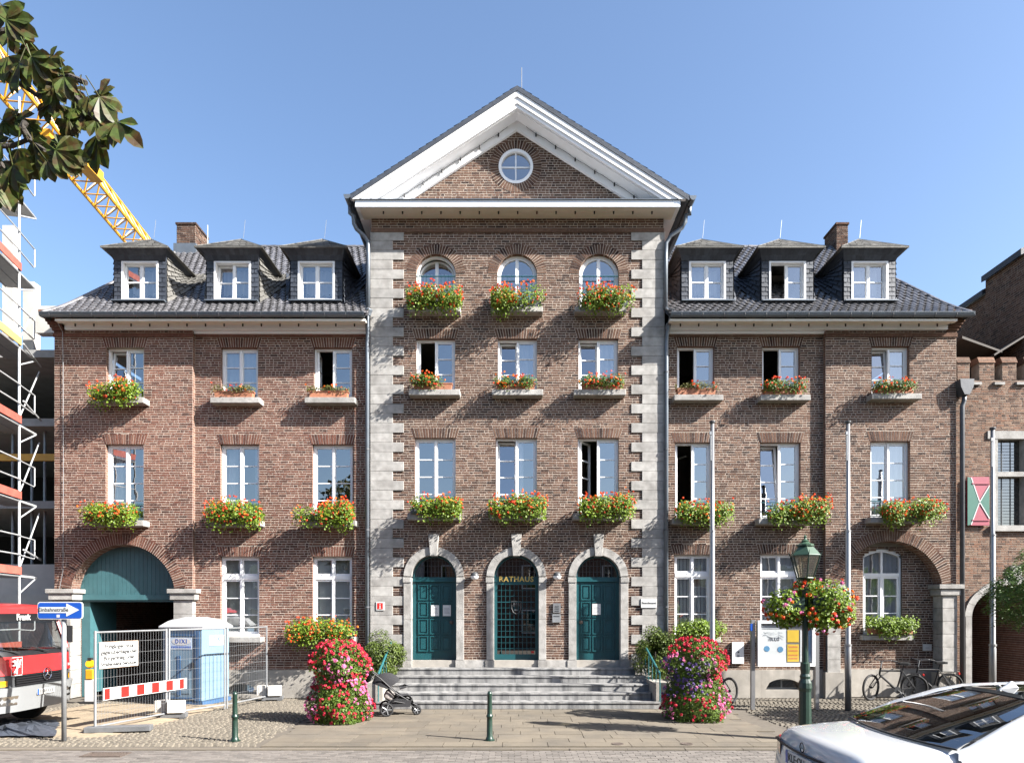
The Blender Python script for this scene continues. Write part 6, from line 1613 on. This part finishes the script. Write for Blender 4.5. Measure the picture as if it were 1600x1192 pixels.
MBs().box(ox-.06,ox-.005,-.0715,-.0695,zc_-.125,zc_-.075).build('sticker', grey_ar, OW, local=True)

# ---- site fence
FP = [gpos(146,1145), gpos(262,1122), gpos(353,1108), gpos(418,1094)]
labs = ['steel mesh fence panel with the pedestrian notice and striped board','steel mesh fence panel in front of the portable toilet','steel mesh fence panel nearest the town hall wall']
wire = M['galv']
for k in range(3):
    a, c = FP[k], FP[k+1]; d = (c-a); L_ = d.length; d.normalize(); t = thing('site_fence', (a.x,a.y,0), labs[k], 'fence', 'site fence panels', rz=math.atan2(d.y,d.x))
    b = MBs(); zb, ztp = .12, 2.0
    for x in (.04, L_-.04): b.tube((x,0,.02),(x,0,ztp),.021 if k else .026,8)
    b.tube((.04,0,ztp-.03),(L_-.04,0,ztp-.03),.019,8); b.tube((.04,0,zb),(L_-.04,0,zb),.019,8); b.build('frame', M['galv'], t, local=True)
    m = MBs(); nv = int(L_/.075)
    for q in range(1, nv): x = .04+(L_-.08)*q/nv; m.tube((x,0,zb),(x,0,ztp-.03),.0022,4,caps=False)
    for q in range(1, 8): z = zb+(ztp-zb)*q/8; m.tube((.04,0,z),(L_-.04,0,z),.0026,4,caps=False)
    m.build('mesh', wire, t, local=True)
for k, (p, lab) in enumerate(((FP[0],'long concrete fence foot at the near end of the site fence'),(FP[1],'concrete fence foot with white blocks where two panels meet'),(FP[3],'concrete fence foot with white blocks near the wall'))):
    t = thing('concrete_block', (p.x,p.y,0), lab, 'fence foot', 'concrete fence feet', rz=R(12))
    b = MBs(); b.box(-.14,1.05 if k==0 else .40,-.11,.11,.02,.13); b.box(-.14,-.04,-.11,.11,0,.02); b.box(.25,.38,-.11,.11,0,.02)
    bevel(b.build('block', M['conc_foot'], t, local=True), .012, 1)
    if k:
        for (x, y_, w_) in ((.02,-.05,.34),(-.28,.12,.26)):
            bevel(MBs().box(x,x+w_,y_-.1,y_+.1,.131,.40).build('white_block', M['concrete_light'], t, local=True), .01, 1)
d = (FP[1]-FP[0]); L_ = d.length; rz = math.atan2(d.y,d.x); d.normalize(); nrm = Vector((d.y,-d.x,0))
def on_fence(dist, off, z): q = FP[0]+d*dist+nrm*off; return (q.x,q.y,z)
t = thing('pedestrian_notice', on_fence(.1,.03,1.25), 'white notice board asking pedestrians to cross, tied to the fence', 'sign', rz=rz)
w_ = .95; MBs().box(0,w_,-.012,0,0,.52).build('board', M['sign_white'], t, local=True)
MBs().path([(0,-.008,0),(w_,-.008,0),(w_,-.008,.52),(0,-.008,.52)], .009, 4, closed=True).build('rim', mat('rust_trim',(.45,.30,.20),.7), t, local=True)
for q, tx in enumerate(('Fußgänger bitte','gegenüberliegenden','Bürgersteig oder','Straßenseite benutzen')):
    me = text_me(tx, .112 if q < 3 else .100, M['ink'], .0006, .0035); o = mkobj('lettering', me, t, local=True); o.location = (w_/2,-.0145,.43-q*.118); o.rotation_euler = (R(90),0,0)
t = thing('barrier_board', on_fence(.16,.05,.62), 'red and white striped barrier board on the site fence', 'barrier', rz=rz)
bl = 2.25; MBs().box(0,bl,-.025,0,0,.24).build('board', M['sign_white'], t, local=True)
for q in range(6): MBs().box(.02+q*bl/5.6,.02+q*bl/5.6+(.2 if q not in (0,5) else .13),-.029,-.0252,.012,.228).build('red_stripe', M['sign_red'], t, local=True)
# amber warning lamps on a white barrier by the gate post
g = gpos(141, 1098); t = thing('warning_lamp', (g.x,g.y,0), 'amber warning lamp on a white traffic baffle beside the truck', 'warning lamp')
bevel(MBs().box(-.14,.14,-.04,.04,.02,.62).build('baffle', M['sign_white'], t, local=True), .02, 2)
MBs().box(-.2,.2,-.15,.15,0,.05).build('foot', M['black'], t, local=True)
b = MBs(); b.box(-.10,.10,-.06,.06,.62,.88); bevel(b.build('battery_case', M['yellow'], t, local=True), .02, 2)
b = MBs(); b.lathe([(0,-.05),(.10,-.05),(.11,-.02),(.11,.02),(.10,.05),(0,.05)], 16, (0,0,1.02), rot=Matrix.Rotation(R(70),3,'X')); b.build('lens', M['yellow_lamp'], t, local=True, smooth=False); MBs().box(-.05,.05,-.04,.04,1.12,1.18).build('cap', M['black'], t, local=True)

# ---- portable toilet
pc = gpos(316,1102); ang = math.atan2(-.27, 1.26); PT = thing('portable_toilet', (pc.x,pc.y,0), 'light blue portable toilet with white domed roof behind the fence', 'toilet', rz=ang)
W_, D_, H_ = 1.16, 1.12, 1.98   # local: near corner at origin, front face runs to -x, depth to +y
bevel(MBs().box(-W_,0,0,D_,.10,H_).build('cabin', M['dixi'], PT, local=True), .03, 2)
MBs().box(-W_-.03,.03,-.03,D_+.03,0,.10).build('skid', M['dixi_dark'], PT, local=True)
b = MBs(); G = []
for i in range(9):
    u = -W_-.06+(W_+.12)*i/8; row = []
    for j in range(9):
        v = -.06+(D_+.12)*j/8; h = ((1-abs(2*i/8-1)**3)*(1-abs(2*j/8-1)**3))**.5
        row.append((u,v,H_+.02+.22*h+(.02 if i%2 and 0<i<8 else 0)*h))
    G.append(row)
b.grid(G); b.box(-W_-.06,.06,-.06,D_+.06,H_-.02,H_+.02); b.build('roof', M['dixi_roof'], PT, local=True)
dr = MBs(); dr.box(-W_+.13,-.15,-.03,-.0005,.16,1.80); DR = dr.build('door', M['dixi'], PT, local=True)
b = MBs()
for (x0,x1,z0,z1) in ((-W_+.13,-W_+.17,.16,1.80),(-.19,-.15,.16,1.80),(-W_+.17,-.19,1.76,1.80),(-W_+.17,-.19,.16,.20),(-.70,-.60,.25,1.25),(-.19,-.05,.12,1.9)): b.box(x0,x1,-.045,-.0305,z0,z1)
b.build('door_rib', M['dixi_dark'], DR)
b = MBs()
for x in (-.85,-.45): b.box(x-.12,x+.12,-.04,-.0305,.3,1.15)
b.build('door_panel', M['dixi'], DR)
MBs().box(-.26,-.20,-.06,-.03,.95,1.10).build('handle', M['black'], DR)
pp = mat('dixi_plate',(.50,.60,.74),.5,.05); pl_ = MBs().box(-W_+.26,-.28,-.036,-.0305,1.42,1.72).build('plate', pp, DR)
b = MBs(); b.lathe([(.0,0),(.20,0),(.20,.003),(0,.004)], 24, rot=Matrix.Rotation(R(90),3,'X')); b.xform(lambda v: Vector((v.x*1.35, v.y, v.z*.48))+Vector((-.58,-.0365,1.62))); b.build('oval', M['sign_white'], DR)
me = text_me('DIXI', .15, M['blue_sign'], .001, .002, spacing=1.25); o = mkobj('lettering', me, DR, local=True); o.location = (-.58,-.042,1.62); o.rotation_euler = (R(90),0,0)
b = MBs()
for k in range(10): b.box(-.86+k*.058,-.86+k*.058+.034,-.0385,-.0365,1.455,1.50)
b.build('print', M['blue_sign'], DR)
b = MBs()
for k in range(6): b.box(.0005,.018,.1+k*.16,.12+k*.16,.15,1.25)
b.box(.0005,.02,.08,D_-.08,1.26,1.30); b.build('side_rib', M['dixi'], PT, local=True)
MBs().box(.0005,.02,.28,.84,1.50,1.76).build('side_plate', M['sign_white'], PT, local=True)
me = text_me('DIXI', .15, M['blue_sign'], .001, .004); o = mkobj('side_lettering', me, PT, local=True); o.location = (.022,.56,1.66); o.rotation_euler = (R(90),0,R(90))
b = MBs()
for k in range(8): b.box(.0205,.0225,.33+k*.058,.36+k*.058,1.53,1.565)
b.build('side_print', M['blue_sign'], PT, local=True, kind='stuff')

# crumpled tarpaulin on the sand beside the truck
b = MBs(); G = []; rt_ = random.Random(8)
for i in range(16):
    row = []
    for j in range(10):
        u = i/15; v = j/9; e = min(u,1-u,v,1-v); q = gpos(-40+130*u, 1126+26*v)
        row.append((q.x+rt_.uniform(-.05,.05), q.y+rt_.uniform(-.05,.05), .035+min(1,e*4)*(.03+.10*rt_.random())))
    G.append(row)
b.grid(G).build('tarpaulin', mat('dark_blue_tarp', (.055,.065,.085), .6, .3, 6), label='crumpled dark blue tarpaulin lying on the sand beside the truck', cat='tarpaulin')
# ================================================================ truck (front faces right, only the cab end is in view)
XF, YC, HWD = -9.65, -4.62, 1.22
TR = thing('truck', (XF-1.0, YC, 0), 'red truck cab with grey bumper beside the scaffold', 'truck')
def plan(v): return -.30*abs(v)**5
def tstrip(name, z0, z1, o0, o1, m, parent=TR, v0=-1.0, v1=1.0, n=24, inset=0.0, thick=0.0):
    b = MBs(); G = []
    for (z, o) in ((z0, o0), ((z0+z1)/2, (o0+o1)/2+.01), (z1, o1)):
        G.append([(XF+plan(v0+(v1-v0)*i/n)-o, YC+HWD*(v0+(v1-v0)*i/n), z) for i in range(n+1)])
    b.grid(G)
    if thick:
        for zz, o in ((z0,o0),(z1,o1)):
            b.grid([[(XF+plan(v0+(v1-v0)*i/n)-o, YC+HWD*(v0+(v1-v0)*i/n), zz) for i in range(n+1)], [(XF+plan(v0+(v1-v0)*i/n)-o-thick, YC+HWD*(v0+(v1-v0)*i/n), zz) for i in range(n+1)]])
        for v, in ((v0,),(v1,)):
            b.poly([(XF+plan(v)-o0,YC+HWD*v,z0),(XF+plan(v)-o0-thick,YC+HWD*v,z0),(XF+plan(v)-o1-thick,YC+HWD*v,z1),(XF+plan(v)-o1,YC+HWD*v,z1)])
    return b.build(name, m, parent, smooth=True)
tstrip('bumper', .42, .90, .02, -.06, M['truck_grey'], thick=.3)
tstrip('grille', .90, 1.14, .03, .03, M['grey_plastic'], thick=.1)
gb = MBs()
for k in range(5):
    z = .925+k*.045; vv = .62; gb.grid([[(XF+plan(-vv+2*vv*i/12)+.005, YC+HWD*(-vv+2*vv*i/12), z+dz) for i in range(13)] for dz in (0,.026)]); gb.grid([[(XF+plan(-vv+2*vv*i/12)+e, YC+HWD*(-vv+2*vv*i/12), z+.026) for i in range(13)] for e in (.005,-.04)])
gb.build('grille_slats', M['black_paint'], TR)
tstrip('front_panel', 1.14, 1.50, .0, .03, M['truck_red'], thick=.1)
tstrip('wiper_panel', 1.50, 1.60, .03, .07, M['black_paint'], thick=.1)
tstrip('windscreen', 1.60, 2.18, .07, .30, M['truck_glass'], v0=-.93, v1=.93)
tstrip('visor', 2.18, 2.34, .24, .22, M['black_paint'], thick=.12)
b = MBs(); G = []
for (z, o) in ((2.34,.30),(2.44,.36),(2.52,.55),(2.55,1.0),(2.55,1.9)): G.append([(XF+plan(-1+2*i/16)*.9-o, YC+(HWD-.02)*(-1+2*i/16), z-.10*abs(-1+2*i/16)**6) for i in range(17)])
b.grid(G).build('roof', M['truck_red'], TR, smooth=True)
b = MBs(); xb = XF-2.0; xe = XF-.34
for s in (-1, 1):
    y = YC+s*HWD
    b.box(xb, xe-.02, min(y,y-s*.05), max(y,y-s*.05), .55, 1.58); b.box(xb, xb+.15, min(y,y-s*.05), max(y,y-s*.05), 1.58, 2.40); b.box(xb, xe-.15, min(y,y-s*.05), max(y,y-s*.05), 2.25, 2.42)
    b.path([(XF+plan(.95)-.07, YC+s*HWD*.965, 1.58), (XF+plan(.95)-.30, YC+s*HWD*.955, 2.22)], .05, 6)
b.box(xb-.05, xb, YC-HWD, YC+HWD, .55, 1.7); b.build('cab', M['truck_red'], TR)
b = MBs(); b.box(xe-.35, xe-.02, YC-HWD+.06, YC+HWD-.06, 1.2, 1.56)
for yy in (-.6,.6): b.box(xe-1.4,xe-.9,YC+yy-.28,YC+yy+.28,1.0,1.5); b.box(xe-1.5,xe-1.35,YC+yy-.26,YC+yy+.26,1.4,2.15)
b.torus((xe-.5,YC-.55,1.72),.22,.018,20,6,Matrix.Rotation(R(65),3,'Y')); b.build('interior', M['black'], TR)
b = MBs(); b.box(XF-7,xb-.1,YC-1.25,YC+1.25,.9,1.1); b.box(XF-7,xb-.1,YC+1.2,YC+1.25,1.1,1.7); b.box(xb-.16,xb-.1,YC-1.25,YC+1.25,1.1,2.3); b.build('load_bed', M['truck_red'], TR)
for yy in (-1,1):
    w = MBs(); w.lathe([(.0,-.13),(.30,-.13),(.42,-.11),(.45,-.05),(.45,.05),(.42,.11),(.30,.13),(0,.13)], 24, (XF-1.1,YC+yy*1.05,.45), rot=Matrix.Rotation(R(90),3,'X')); w.build('wheel', M['black'], TR, smooth=False)
MBs().box(XF-1.9,XF-.35,YC-1.0,YC+1.0,.35,.6).build('chassis', M['black'], TR)
# lamps, plate, badge, lettering, wipers
def tpos(v, z, o=0.0): return Vector((XF+plan(v)+o, YC+HWD*v, z))
for s in (-1,1):
    tstrip('headlight', .56, .74, -.0, -.03, M['chrome'], v0=.60*s if s>0 else -.93, v1=.93 if s>0 else -.60, n=8)
    tstrip('indicator', .93, 1.04, .015, .015, M['yellow_lamp'], v0=.74 if s>0 else -.97, v1=.97 if s>0 else -.74, n=8)
MBs().box(XF+.035,XF+.045,YC-.26,YC+.26,.70,.81).build('number_plate', M['sign_white'], TR)
MBs().box(XF+.0455,XF+.047,YC-.26,YC-.215,.70,.81).build('plate_band', M['blue_sign'], TR)
b = MBs()
for k in range(7): b.box(XF+.0455,XF+.047,YC-.18+k*.06,YC-.18+k*.06+.035,.72,.79)
b.build('plate_print', M['ink'], TR)
def star(c, rad, rot, m, parent, name='star_badge', tr=.08):
    b = MBs(); b.torus(c, rad, rad*tr*1.3, 28, 6, rot)
    for k in range(3):
        a = R(90+120*k); tip = Vector((math.cos(a),math.sin(a),0))*rad*.96; sd_2 = Vector((-math.sin(a),math.cos(a),0))*rad*.13
        P = [rot@sd_2, rot@tip, rot@(-sd_2)]; up = rot@Vector((0,0,rad*.12))
        b.poly([Vector(c)+P[0],Vector(c)+P[1],Vector(c)+up]); b.poly([Vector(c)+P[1],Vector(c)+P[2],Vector(c)+up]); b.poly([Vector(c)+P[0],Vector(c)+P[1],Vector(c)+P[2]])
    return b.build(name, m, parent)
RX = Matrix(((0,0,1),(1,0,0),(0,1,0)))     # local x->Y, y->Z, z->X
star(tpos(.05,1.10,.03), .12, RX, M['chrome'], TR)
me = text_me('Frank', .17, M['sign_white'], .001, .006); o = mkobj('lettering', me, TR); o.location = Vector((XF-.225, YC-.28, 2.265))-TR.location; o.rotation_euler = (R(90),0,R(90))
me = text_me('Atego', .085, M['sign_white'], .001, .002, shear=.25); o = mkobj('lettering', me, TR); o.location = tpos(.74,1.24,.012)-TR.location; o.rotation_euler = (R(90),0,R(76))
b = MBs(); c = tpos(-.62,1.31,.012); 
for (y0,y1,z0,z1) in ((-.15,.15,.17,.18),(-.15,.15,-.18,-.17),(-.15,-.14,-.17,.17),(.14,.15,-.17,.17)): b.box(c.x,c.x+.004,c.y+y0,c.y+y1,c.z+z0,c.z+z1)
for (p, q) in (((-.08,-.14),(.05,.0)),((.05,0),(-.06,.12)),((.05,0),(.11,.13)),((-.1,.02),(.1,.03)),((-.05,.06),(.08,-.02)),((0,-.15),(.02,.15)),((-.1,.1),(.03,.04))):
    b.tube((c.x,c.y+p[0],c.z+p[1]),(c.x,c.y+q[0],c.z+q[1]),.014,5)
b.build('emblem', M['sign_white'], TR)
b = MBs()
for v in (-.55, .1, .62): b.tube(tpos(v,1.56,-.0), tpos(v-.35,1.68,-.05), .011, 5); b.tube(tpos(v-.05,1.60,-.02), tpos(v-.62,1.66,-.06), .009, 5)
b.build('wiper', M['black'], TR)
b = MBs(); p = tpos(.99,1.95,-.30); b.path([p, p+Vector((.12,.10,.15)), p+Vector((.14,.22,.1))], .015, 6); b.obox(p+Vector((.14,.25,-.08)),(.08,.18,.38)); b.build('mirror', M['black_paint'], TR)

# ================================================================ white saloon car (rear towards the left)
CY, HW2 = -12.45, .98
CAR = thing('white_car', (5.3, CY, -.03), 'white saloon car with dark rear window at the bottom right', 'car')
ST = [(2.70,.52,.84),(2.71,.80,.88),(2.75,.97,.90),(2.77,1.12,.90),(2.83,1.205,.90),(2.95,1.232,.92),(3.2,1.255,.95),(3.55,1.285,.98),(4.4,1.28,1.0),(5.4,1.25,1.0),(6.3,1.21,1.0),(7.3,1.10,.97),(8.0,.98,.90),(8.25,.72,.80)]
G = []
for (x, zt_, k) in ST:
    zs_ = min(zt_, 1.02+.02); w = HW2*k; full = zt_ > 1.0
    half = [(w*.93,.28),(w*.985,.48),(w*1.0,min(.75,zt_*.72)),(w*.985,min(.95,zt_*.86)),(w*.945,zt_-.075 if full else zt_*.95),(w*.88,zt_-.018 if full else zt_*.985),(w*.70,zt_-.004),(w*.40,zt_),(0,zt_+.004)]
    bow = lambda y: -.10*(1-(y/w)**2) if x < 3.0 else 0
    pts = [(x+bow(y),CY-y,z) for y, z in half] + [(x+bow(y),CY+y,z) for y, z in half[-2::-1]]
    G.append(pts)
b = MBs(); b.grid(G); b.poly([G[0][i] for i in range(len(G[0]))]); b.poly([G[-1][i] for i in reversed(range(len(G[-1])))])
bo = b.build('body', M['car_paint'], CAR, smooth=True); sm_ = bo.modifiers.new('sub','SUBSURF'); sm_.levels = 1; sm_.render_levels = 2
def gl_grid(n, m, f): return [[f(i/n, j/m) for j in range(m+1)] for i in range(n+1)]
# rear glass
def rg(u, v):
    s = 2*v-1; hb3, ht3 = .84, .60; hw3 = hb3+(ht3-hb3)*u; x = 3.53+(4.42-3.53)*u - .10*(1-s*s)*(1-u) - .03*(1-s*s); z = 1.292+(1.605-1.292)*(u**.92)+.03*(1-s*s)*u
    return (x, CY+s*hw3, z+.012*math.sin(math.pi*u))
MBs().grid(gl_grid(10,14,rg)).build('rear_window', M['car_glass'], CAR, smooth=True)
rf_ = lambda u, v: (4.425+(6.0-4.425)*u, CY+(2*v-1)*.60, 1.612+.045*math.sin(math.pi*(.15+.7*u))+.03*(1-(2*v-1)**2))
MBs().grid(gl_grid(8,10,rf_)).build('glass_roof', M['car_glass'], CAR, smooth=True)
ws = lambda u, v: (6.0+.75*u, CY+(2*v-1)*(.60+.24*u), 1.63-.42*u+.03*(1-(2*v-1)**2)); MBs().grid(gl_grid(6,8,ws)).build('windscreen', M['car_glass'], CAR, smooth=True)
for s in (-1, 1):
    y = lambda k: CY+s*k
    p = MBs()   # C pillar + roof rail
    prof = [(3.50,.90,1.21,.85,1.27),(3.62,.915,1.27,.835,1.312),(3.95,.845,1.45,.735,1.45),(4.30,.745,1.575,.635,1.578),(4.55,.70,1.625,.60,1.635),(5.2,.69,1.645,.60,1.662),(6.0,.70,1.60,.61,1.63),(6.8,.90,1.22,.84,1.23)]
    p.grid([[(x,y(a),za),(x+.01,y((a+c)/2+.01),(za+zc_)/2+.022),(x,y(c),zc_)] for x,a,za,c,zc_ in prof]); p.build('pillar', M['car_paint'], CAR, smooth=True)
    sgl = MBs(); sgl.grid([[(x,y(.935),1.235),(x,y(a),za)] for x,a,za,c,zc_ in prof[3:]]); qp = MBs().grid([[(x,y(.95),1.20),(x,y(.955-(.955-a)*.4),1.22+(za-1.22)*.4),(x,y(a),za+.004)] for x,a,za,c,zc_ in prof[:4]]); qp.build('quarter_panel', M['car_paint'], CAR, smooth=True); sgl.build('side_window', M['car_glass'], CAR, smooth=True)
    tl = MBs(); tl.grid([[(2.735-.0+dx,y(k),z) for z in (.80,.95,1.10)] for dx,k in ((-.045,.60),(-.005,.78),(.06,.872),(.22,.905))]); tl.build('tail_light', mat('tail_red',(.25,.012,.015),.15,.1,coat=.6), CAR, smooth=True)
    for x in (3.55, 7.0):
        w = MBs(); w.lathe([(0,-.12),(.24,-.12),(.33,-.10),(.35,-.05),(.35,.05),(.33,.10),(.24,.12),(0,.12)], 24, (x, y(.86), .32), rot=Matrix.Rotation(R(90),3,'X')); w.build('wheel', M['black'], CAR)
b = MBs(); b.path([(3.53-.10*(1-(2*i/14-1)**2)-.03*(1-(2*i/14-1)**2)-.012, CY+(2*i/14-1)*.85, 1.287) for i in range(15)], .009, 5); b.build('window_seal', M['black'], CAR); MBs().path([rg(1,j/14) for j in range(15)], .008, 5).build('roof_seal', M['black'], CAR)
b = MBs(); b.path([(2.742-.10*(1-s*s)-.012, CY+s*.80, 1.085) for s in [(-1+2*i/12) for i in range(13)]], .012, 5); b.build('boot_strip', M['black_paint'], CAR)
RB_ = Matrix(((0,0,-1),(-1,0,0),(0,1,0)))   # local x->-Y, y->Z, z->-X
star((2.655,CY+.0,1.135), .043, RB_, M['black_paint'], CAR, tr=.09)
MBs().box(2.615,2.63,CY-.27,CY+.27,.945,1.065).build('number_plate', M['sign_white'], CAR)
MBs().box(2.612,2.6145,CY+.225,CY+.27,.945,1.065).build('plate_band', M['blue_sign'], CAR)
me = text_me('KLE·OU', .105, M['ink'], .0005, .001); o = mkobj('plate_lettering', me, CAR); o.location = Vector((2.611,CY+.03,1.005))-CAR.location; o.rotation_euler = (R(90),0,R(-90))
b = MBs(); b.prism([(4.46,1.645),(4.68,1.675),(4.66,1.69),(4.625,1.735),(4.60,1.74),(4.54,1.695)], CY+.035, CY+.06); bevel(b.build('antenna_fin', M['car_paint'], CAR), .012, 2)
b = MBs()
for s in (-.5,.5): b.box(4.6,4.75,CY+s-.25,CY+s+.25,.9,1.42)
b.box(3.3,4.5,CY-.8,CY+.8,.9,1.0); b.build('interior', M['black'], CAR)

# ================================================================ bicycles
def make_bike(label):
    t = thing('bicycle', (0,0,0), label, 'bicycle', 'bicycles by the wall'); Rx = Matrix.Rotation(R(90),3,'X')
    steer = Matrix.Rotation(R(35),3,'Z')
    for (x, nm, rot) in ((-1.10,'front',steer@Rx),(0,'rear',Rx)):
        w = MBs(); w.torus((x,0,.35),.325,.031,36,8,rot); w.torus((x,0,.35),.298,.010,36,6,rot)
        for k in range(14):
            a = 2*math.pi*k/14; w.tube((x,0,.35), Vector((x,0,.35))+rot@Vector((.295*math.cos(a),.295*math.sin(a),0)), .0022, 4, caps=False)
        w.lathe([(.02,-.045),(.03,-.02),(.03,.02),(.02,.045)], 10, (x,0,.35), rot=rot); w.build('wheel', M['black'], t, local=True)
    f = MBs(); bb_, st, ht, hb2 = (-.44,0,.29), (-.30,0,.86), (-.86,0,.88), (-.89,0,.70)
    f.tube(bb_, st, .023, 8); f.tube(bb_, hb2, .028, 8); f.tube((-.32,0,.80), (-.87,0,.80), .023, 8); f.tube(ht, hb2, .028, 8)
    for s in (-1,1):
        f.tube(bb_, (0,s*.06,.35), .010, 6); f.tube((-.31,0,.80), (0,s*.06,.35), .009, 6)
        d = steer@Vector((0,s*.055,0)); f.tube(Vector(hb2)+d, Vector((-1.10,0,.35))+d, .013, 6)
    f.build('frame', M['black_paint'], t, local=True)
    s = MBs(); s.tube(st,(-.28,0,.96),.014,6); s.prism([(-.42,.0),(-.40,.05),(-.2,.085),(-.13,.085),(-.13,-.085),(-.2,-.085),(-.40,-.05)], .965, 1.02, plane='xy'); s.build('saddle', M['black'], t, local=True)
    h = MBs(); h.tube(ht,(-.83,0,1.06),.014,6); h.path([steer@Vector(p)+Vector((-.83,0,1.06)) for p in ((.16,-.30,.0),(.05,-.22,.03),(-.02,0,.0),(.05,.22,.03),(.16,.30,0))], .012, 6); h.build('handlebar', M['galv'], t, local=True)
    g = MBs()
    for s_ in (-1,1): g.path([steer@Vector(p)+Vector((-.83,0,1.06)) for p in ((.06,s_*.24,.03),(.17,s_*.305,0))], .019, 6)
    g.build('grip', M['black'], t, local=True)
    p = MBs(); p.lathe([(0,-.008),(.09,-.008),(.09,.008),(0,.008)], 18, (-.44,-.06,.29), rot=Rx); p.tube((-.44,-.07,.29),(-.30,-.09,.20),.009,6); p.tube((-.44,.07,.29),(-.58,.09,.38),.009,6); p.box(-.35,-.26,-.17,-.08,.19,.21); p.box(-.63,-.54,.08,.17,.37,.39); p.build('crank', M['grey_plastic'], t, local=True)
    r = MBs()
    for y_ in (-.05,.0,.05): r.tube((-.20,y_,.74),(.20,y_,.74),.006,5)
    for s_ in (-1,1): r.tube((.05,s_*.06,.74),(0,s_*.065,.36),.005,5)
    r.build('luggage_rack', M['black_paint'], t, local=True)
    m = MBs(); m.grid([[(.37*math.cos(a),y_,.35+.37*math.sin(a)) for a in [R(20+12*k) for k in range(12)]] for y_ in (-.028,.028)]); m.build('mudguard', M['black'], t, local=True)
    k = MBs().tube((-.40,-.06,.27),(-.28,-.22,.01),.008,6); k.build('kickstand', M['galv'], t, local=True)
    l = MBs().obox((.22,0,.70),(.03,.07,.05)); l.build('tail_light', M['sign_red'], t, local=True)
    return t
bk1 = make_bike('black bicycle with front wheel turned, nearest the right arch pier window')
def setb(o, px, py, rz, label): q = gpos(px,py); o.location = (q.x,q.y,0); o.rotation_euler = (R(3),0,rz); o['label'] = label
bk2 = copy_tree(bk1); bk3 = copy_tree(bk1)
setb(bk1, 1428, 1094.5, R(-6), 'front one of the two black bicycles parked below the arched window')
setb(bk2, 1484, 1091.5, R(-3), 'rear one of the two black bicycles, nearer the downpipe')
setb(bk3, 1072, 1101, R(180), 'black bicycle hidden behind the right flower pyramid')

# ================================================================ stroller
q = gpos(622,1116); SR = thing('stroller', (q.x,q.y,0), 'black baby stroller parked at the left end of the steps', 'stroller', rz=R(12))
Rx = Matrix.Rotation(R(90),3,'X')
for (x, y_, rr) in ((-.27,-.26,.155),(-.27,.26,.155),(.42,-.12,.105),(.42,.12,.105)):
    w = MBs(); w.torus((x,y_,rr),rr-.022,.024,24,8,Rx); w.lathe([(0,-.02),(rr*.55,-.012),(rr*.55,.012),(0,.02)], 10, (x,y_,rr), rot=Rx)
    wh = w.build('wheel', M['black'], SR, local=True); s = MBs()
    for k in range(5): a = 2*math.pi*k/5; s.tube((x,y_-.018,rr),(x+(rr-.04)*math.cos(a),y_-.018,rr+(rr-.04)*math.sin(a)),.012,5)
    s.build('spoke', M['galv'], wh)
f = MBs()
for y_ in (-.24,.24):
    f.path([(-.58,y_,1.00),(-.40,y_,.86),(-.05,y_,.52),(.42,y_*.5,.22)], .014, 8); f.path([(-.27,y_,.16),(-.12,y_,.36),(.02,y_,.46)], .013, 8); f.path([(-.10,y_,.34),(.25,y_*.7,.26),(.42,y_*.5,.12)], .012, 8)
f.tube((-.27,-.26,.16),(-.27,.26,.16),.012,8); f.tube((-.58,-.24,1.00),(-.58,.24,1.00),.018,8); f.build('frame', M['black_paint'], SR, local=True)
sea = MBs(); G = []
for (x,z) in ((-.36,.80),(-.22,.58),(-.10,.44),(.02,.40),(.22,.42),(.30,.36),(.34,.26)): G.append([(x,-.19,z+.05),(x,-.10,z),(x,.10,z),(x,.19,z+.05)])
sea.grid(G); sea.box(.30,.42,-.12,.12,.22,.26); sea.build('seat', M['fabric'], SR, local=True, smooth=True)
ho = MBs(); G = []
for i in range(7):
    a = R(-8+ i*21); r_ = .36; c0 = Vector((-.26,0,.62)); row = []
    for j in range(9):
        t_ = math.pi*j/8; d = Vector((-math.sin(a)*.0,0,0)); rad = Vector((math.cos(R(150)-a),0,math.sin(R(150)-a)))
        row.append(c0+Vector((0,-.24*math.cos(t_),0))+rad*r_*math.sin(t_)**.6)
    G.append(row)
ho.grid(G).build('hood', M['fabric'], SR, local=True, smooth=True)
ba = MBs(); ba.prism([(-.22,.20),(.26,.20),(.30,.34),(-.05,.40),(-.24,.34)], -.2, .2); ba.build('basket', M['fabric'], SR, local=True)
bl_ = mat('patterned_cloth', (.30,.27,.25), .9, .6, 18); bg_ = MBs(); bg_.obox((-.20,-.02,.46),(.22,.30,.20),Matrix.Rotation(R(30),3,'Y')); bevel(bg_.build('blanket', bl_, SR, local=True), .05, 3)
MBs().path([(.02,-.22,.62),(.16,-.22,.66),(.22,0,.66),(.16,.22,.66),(.02,.22,.62)], .022, 8).build('bumper_bar', M['fabric'], SR, local=True)
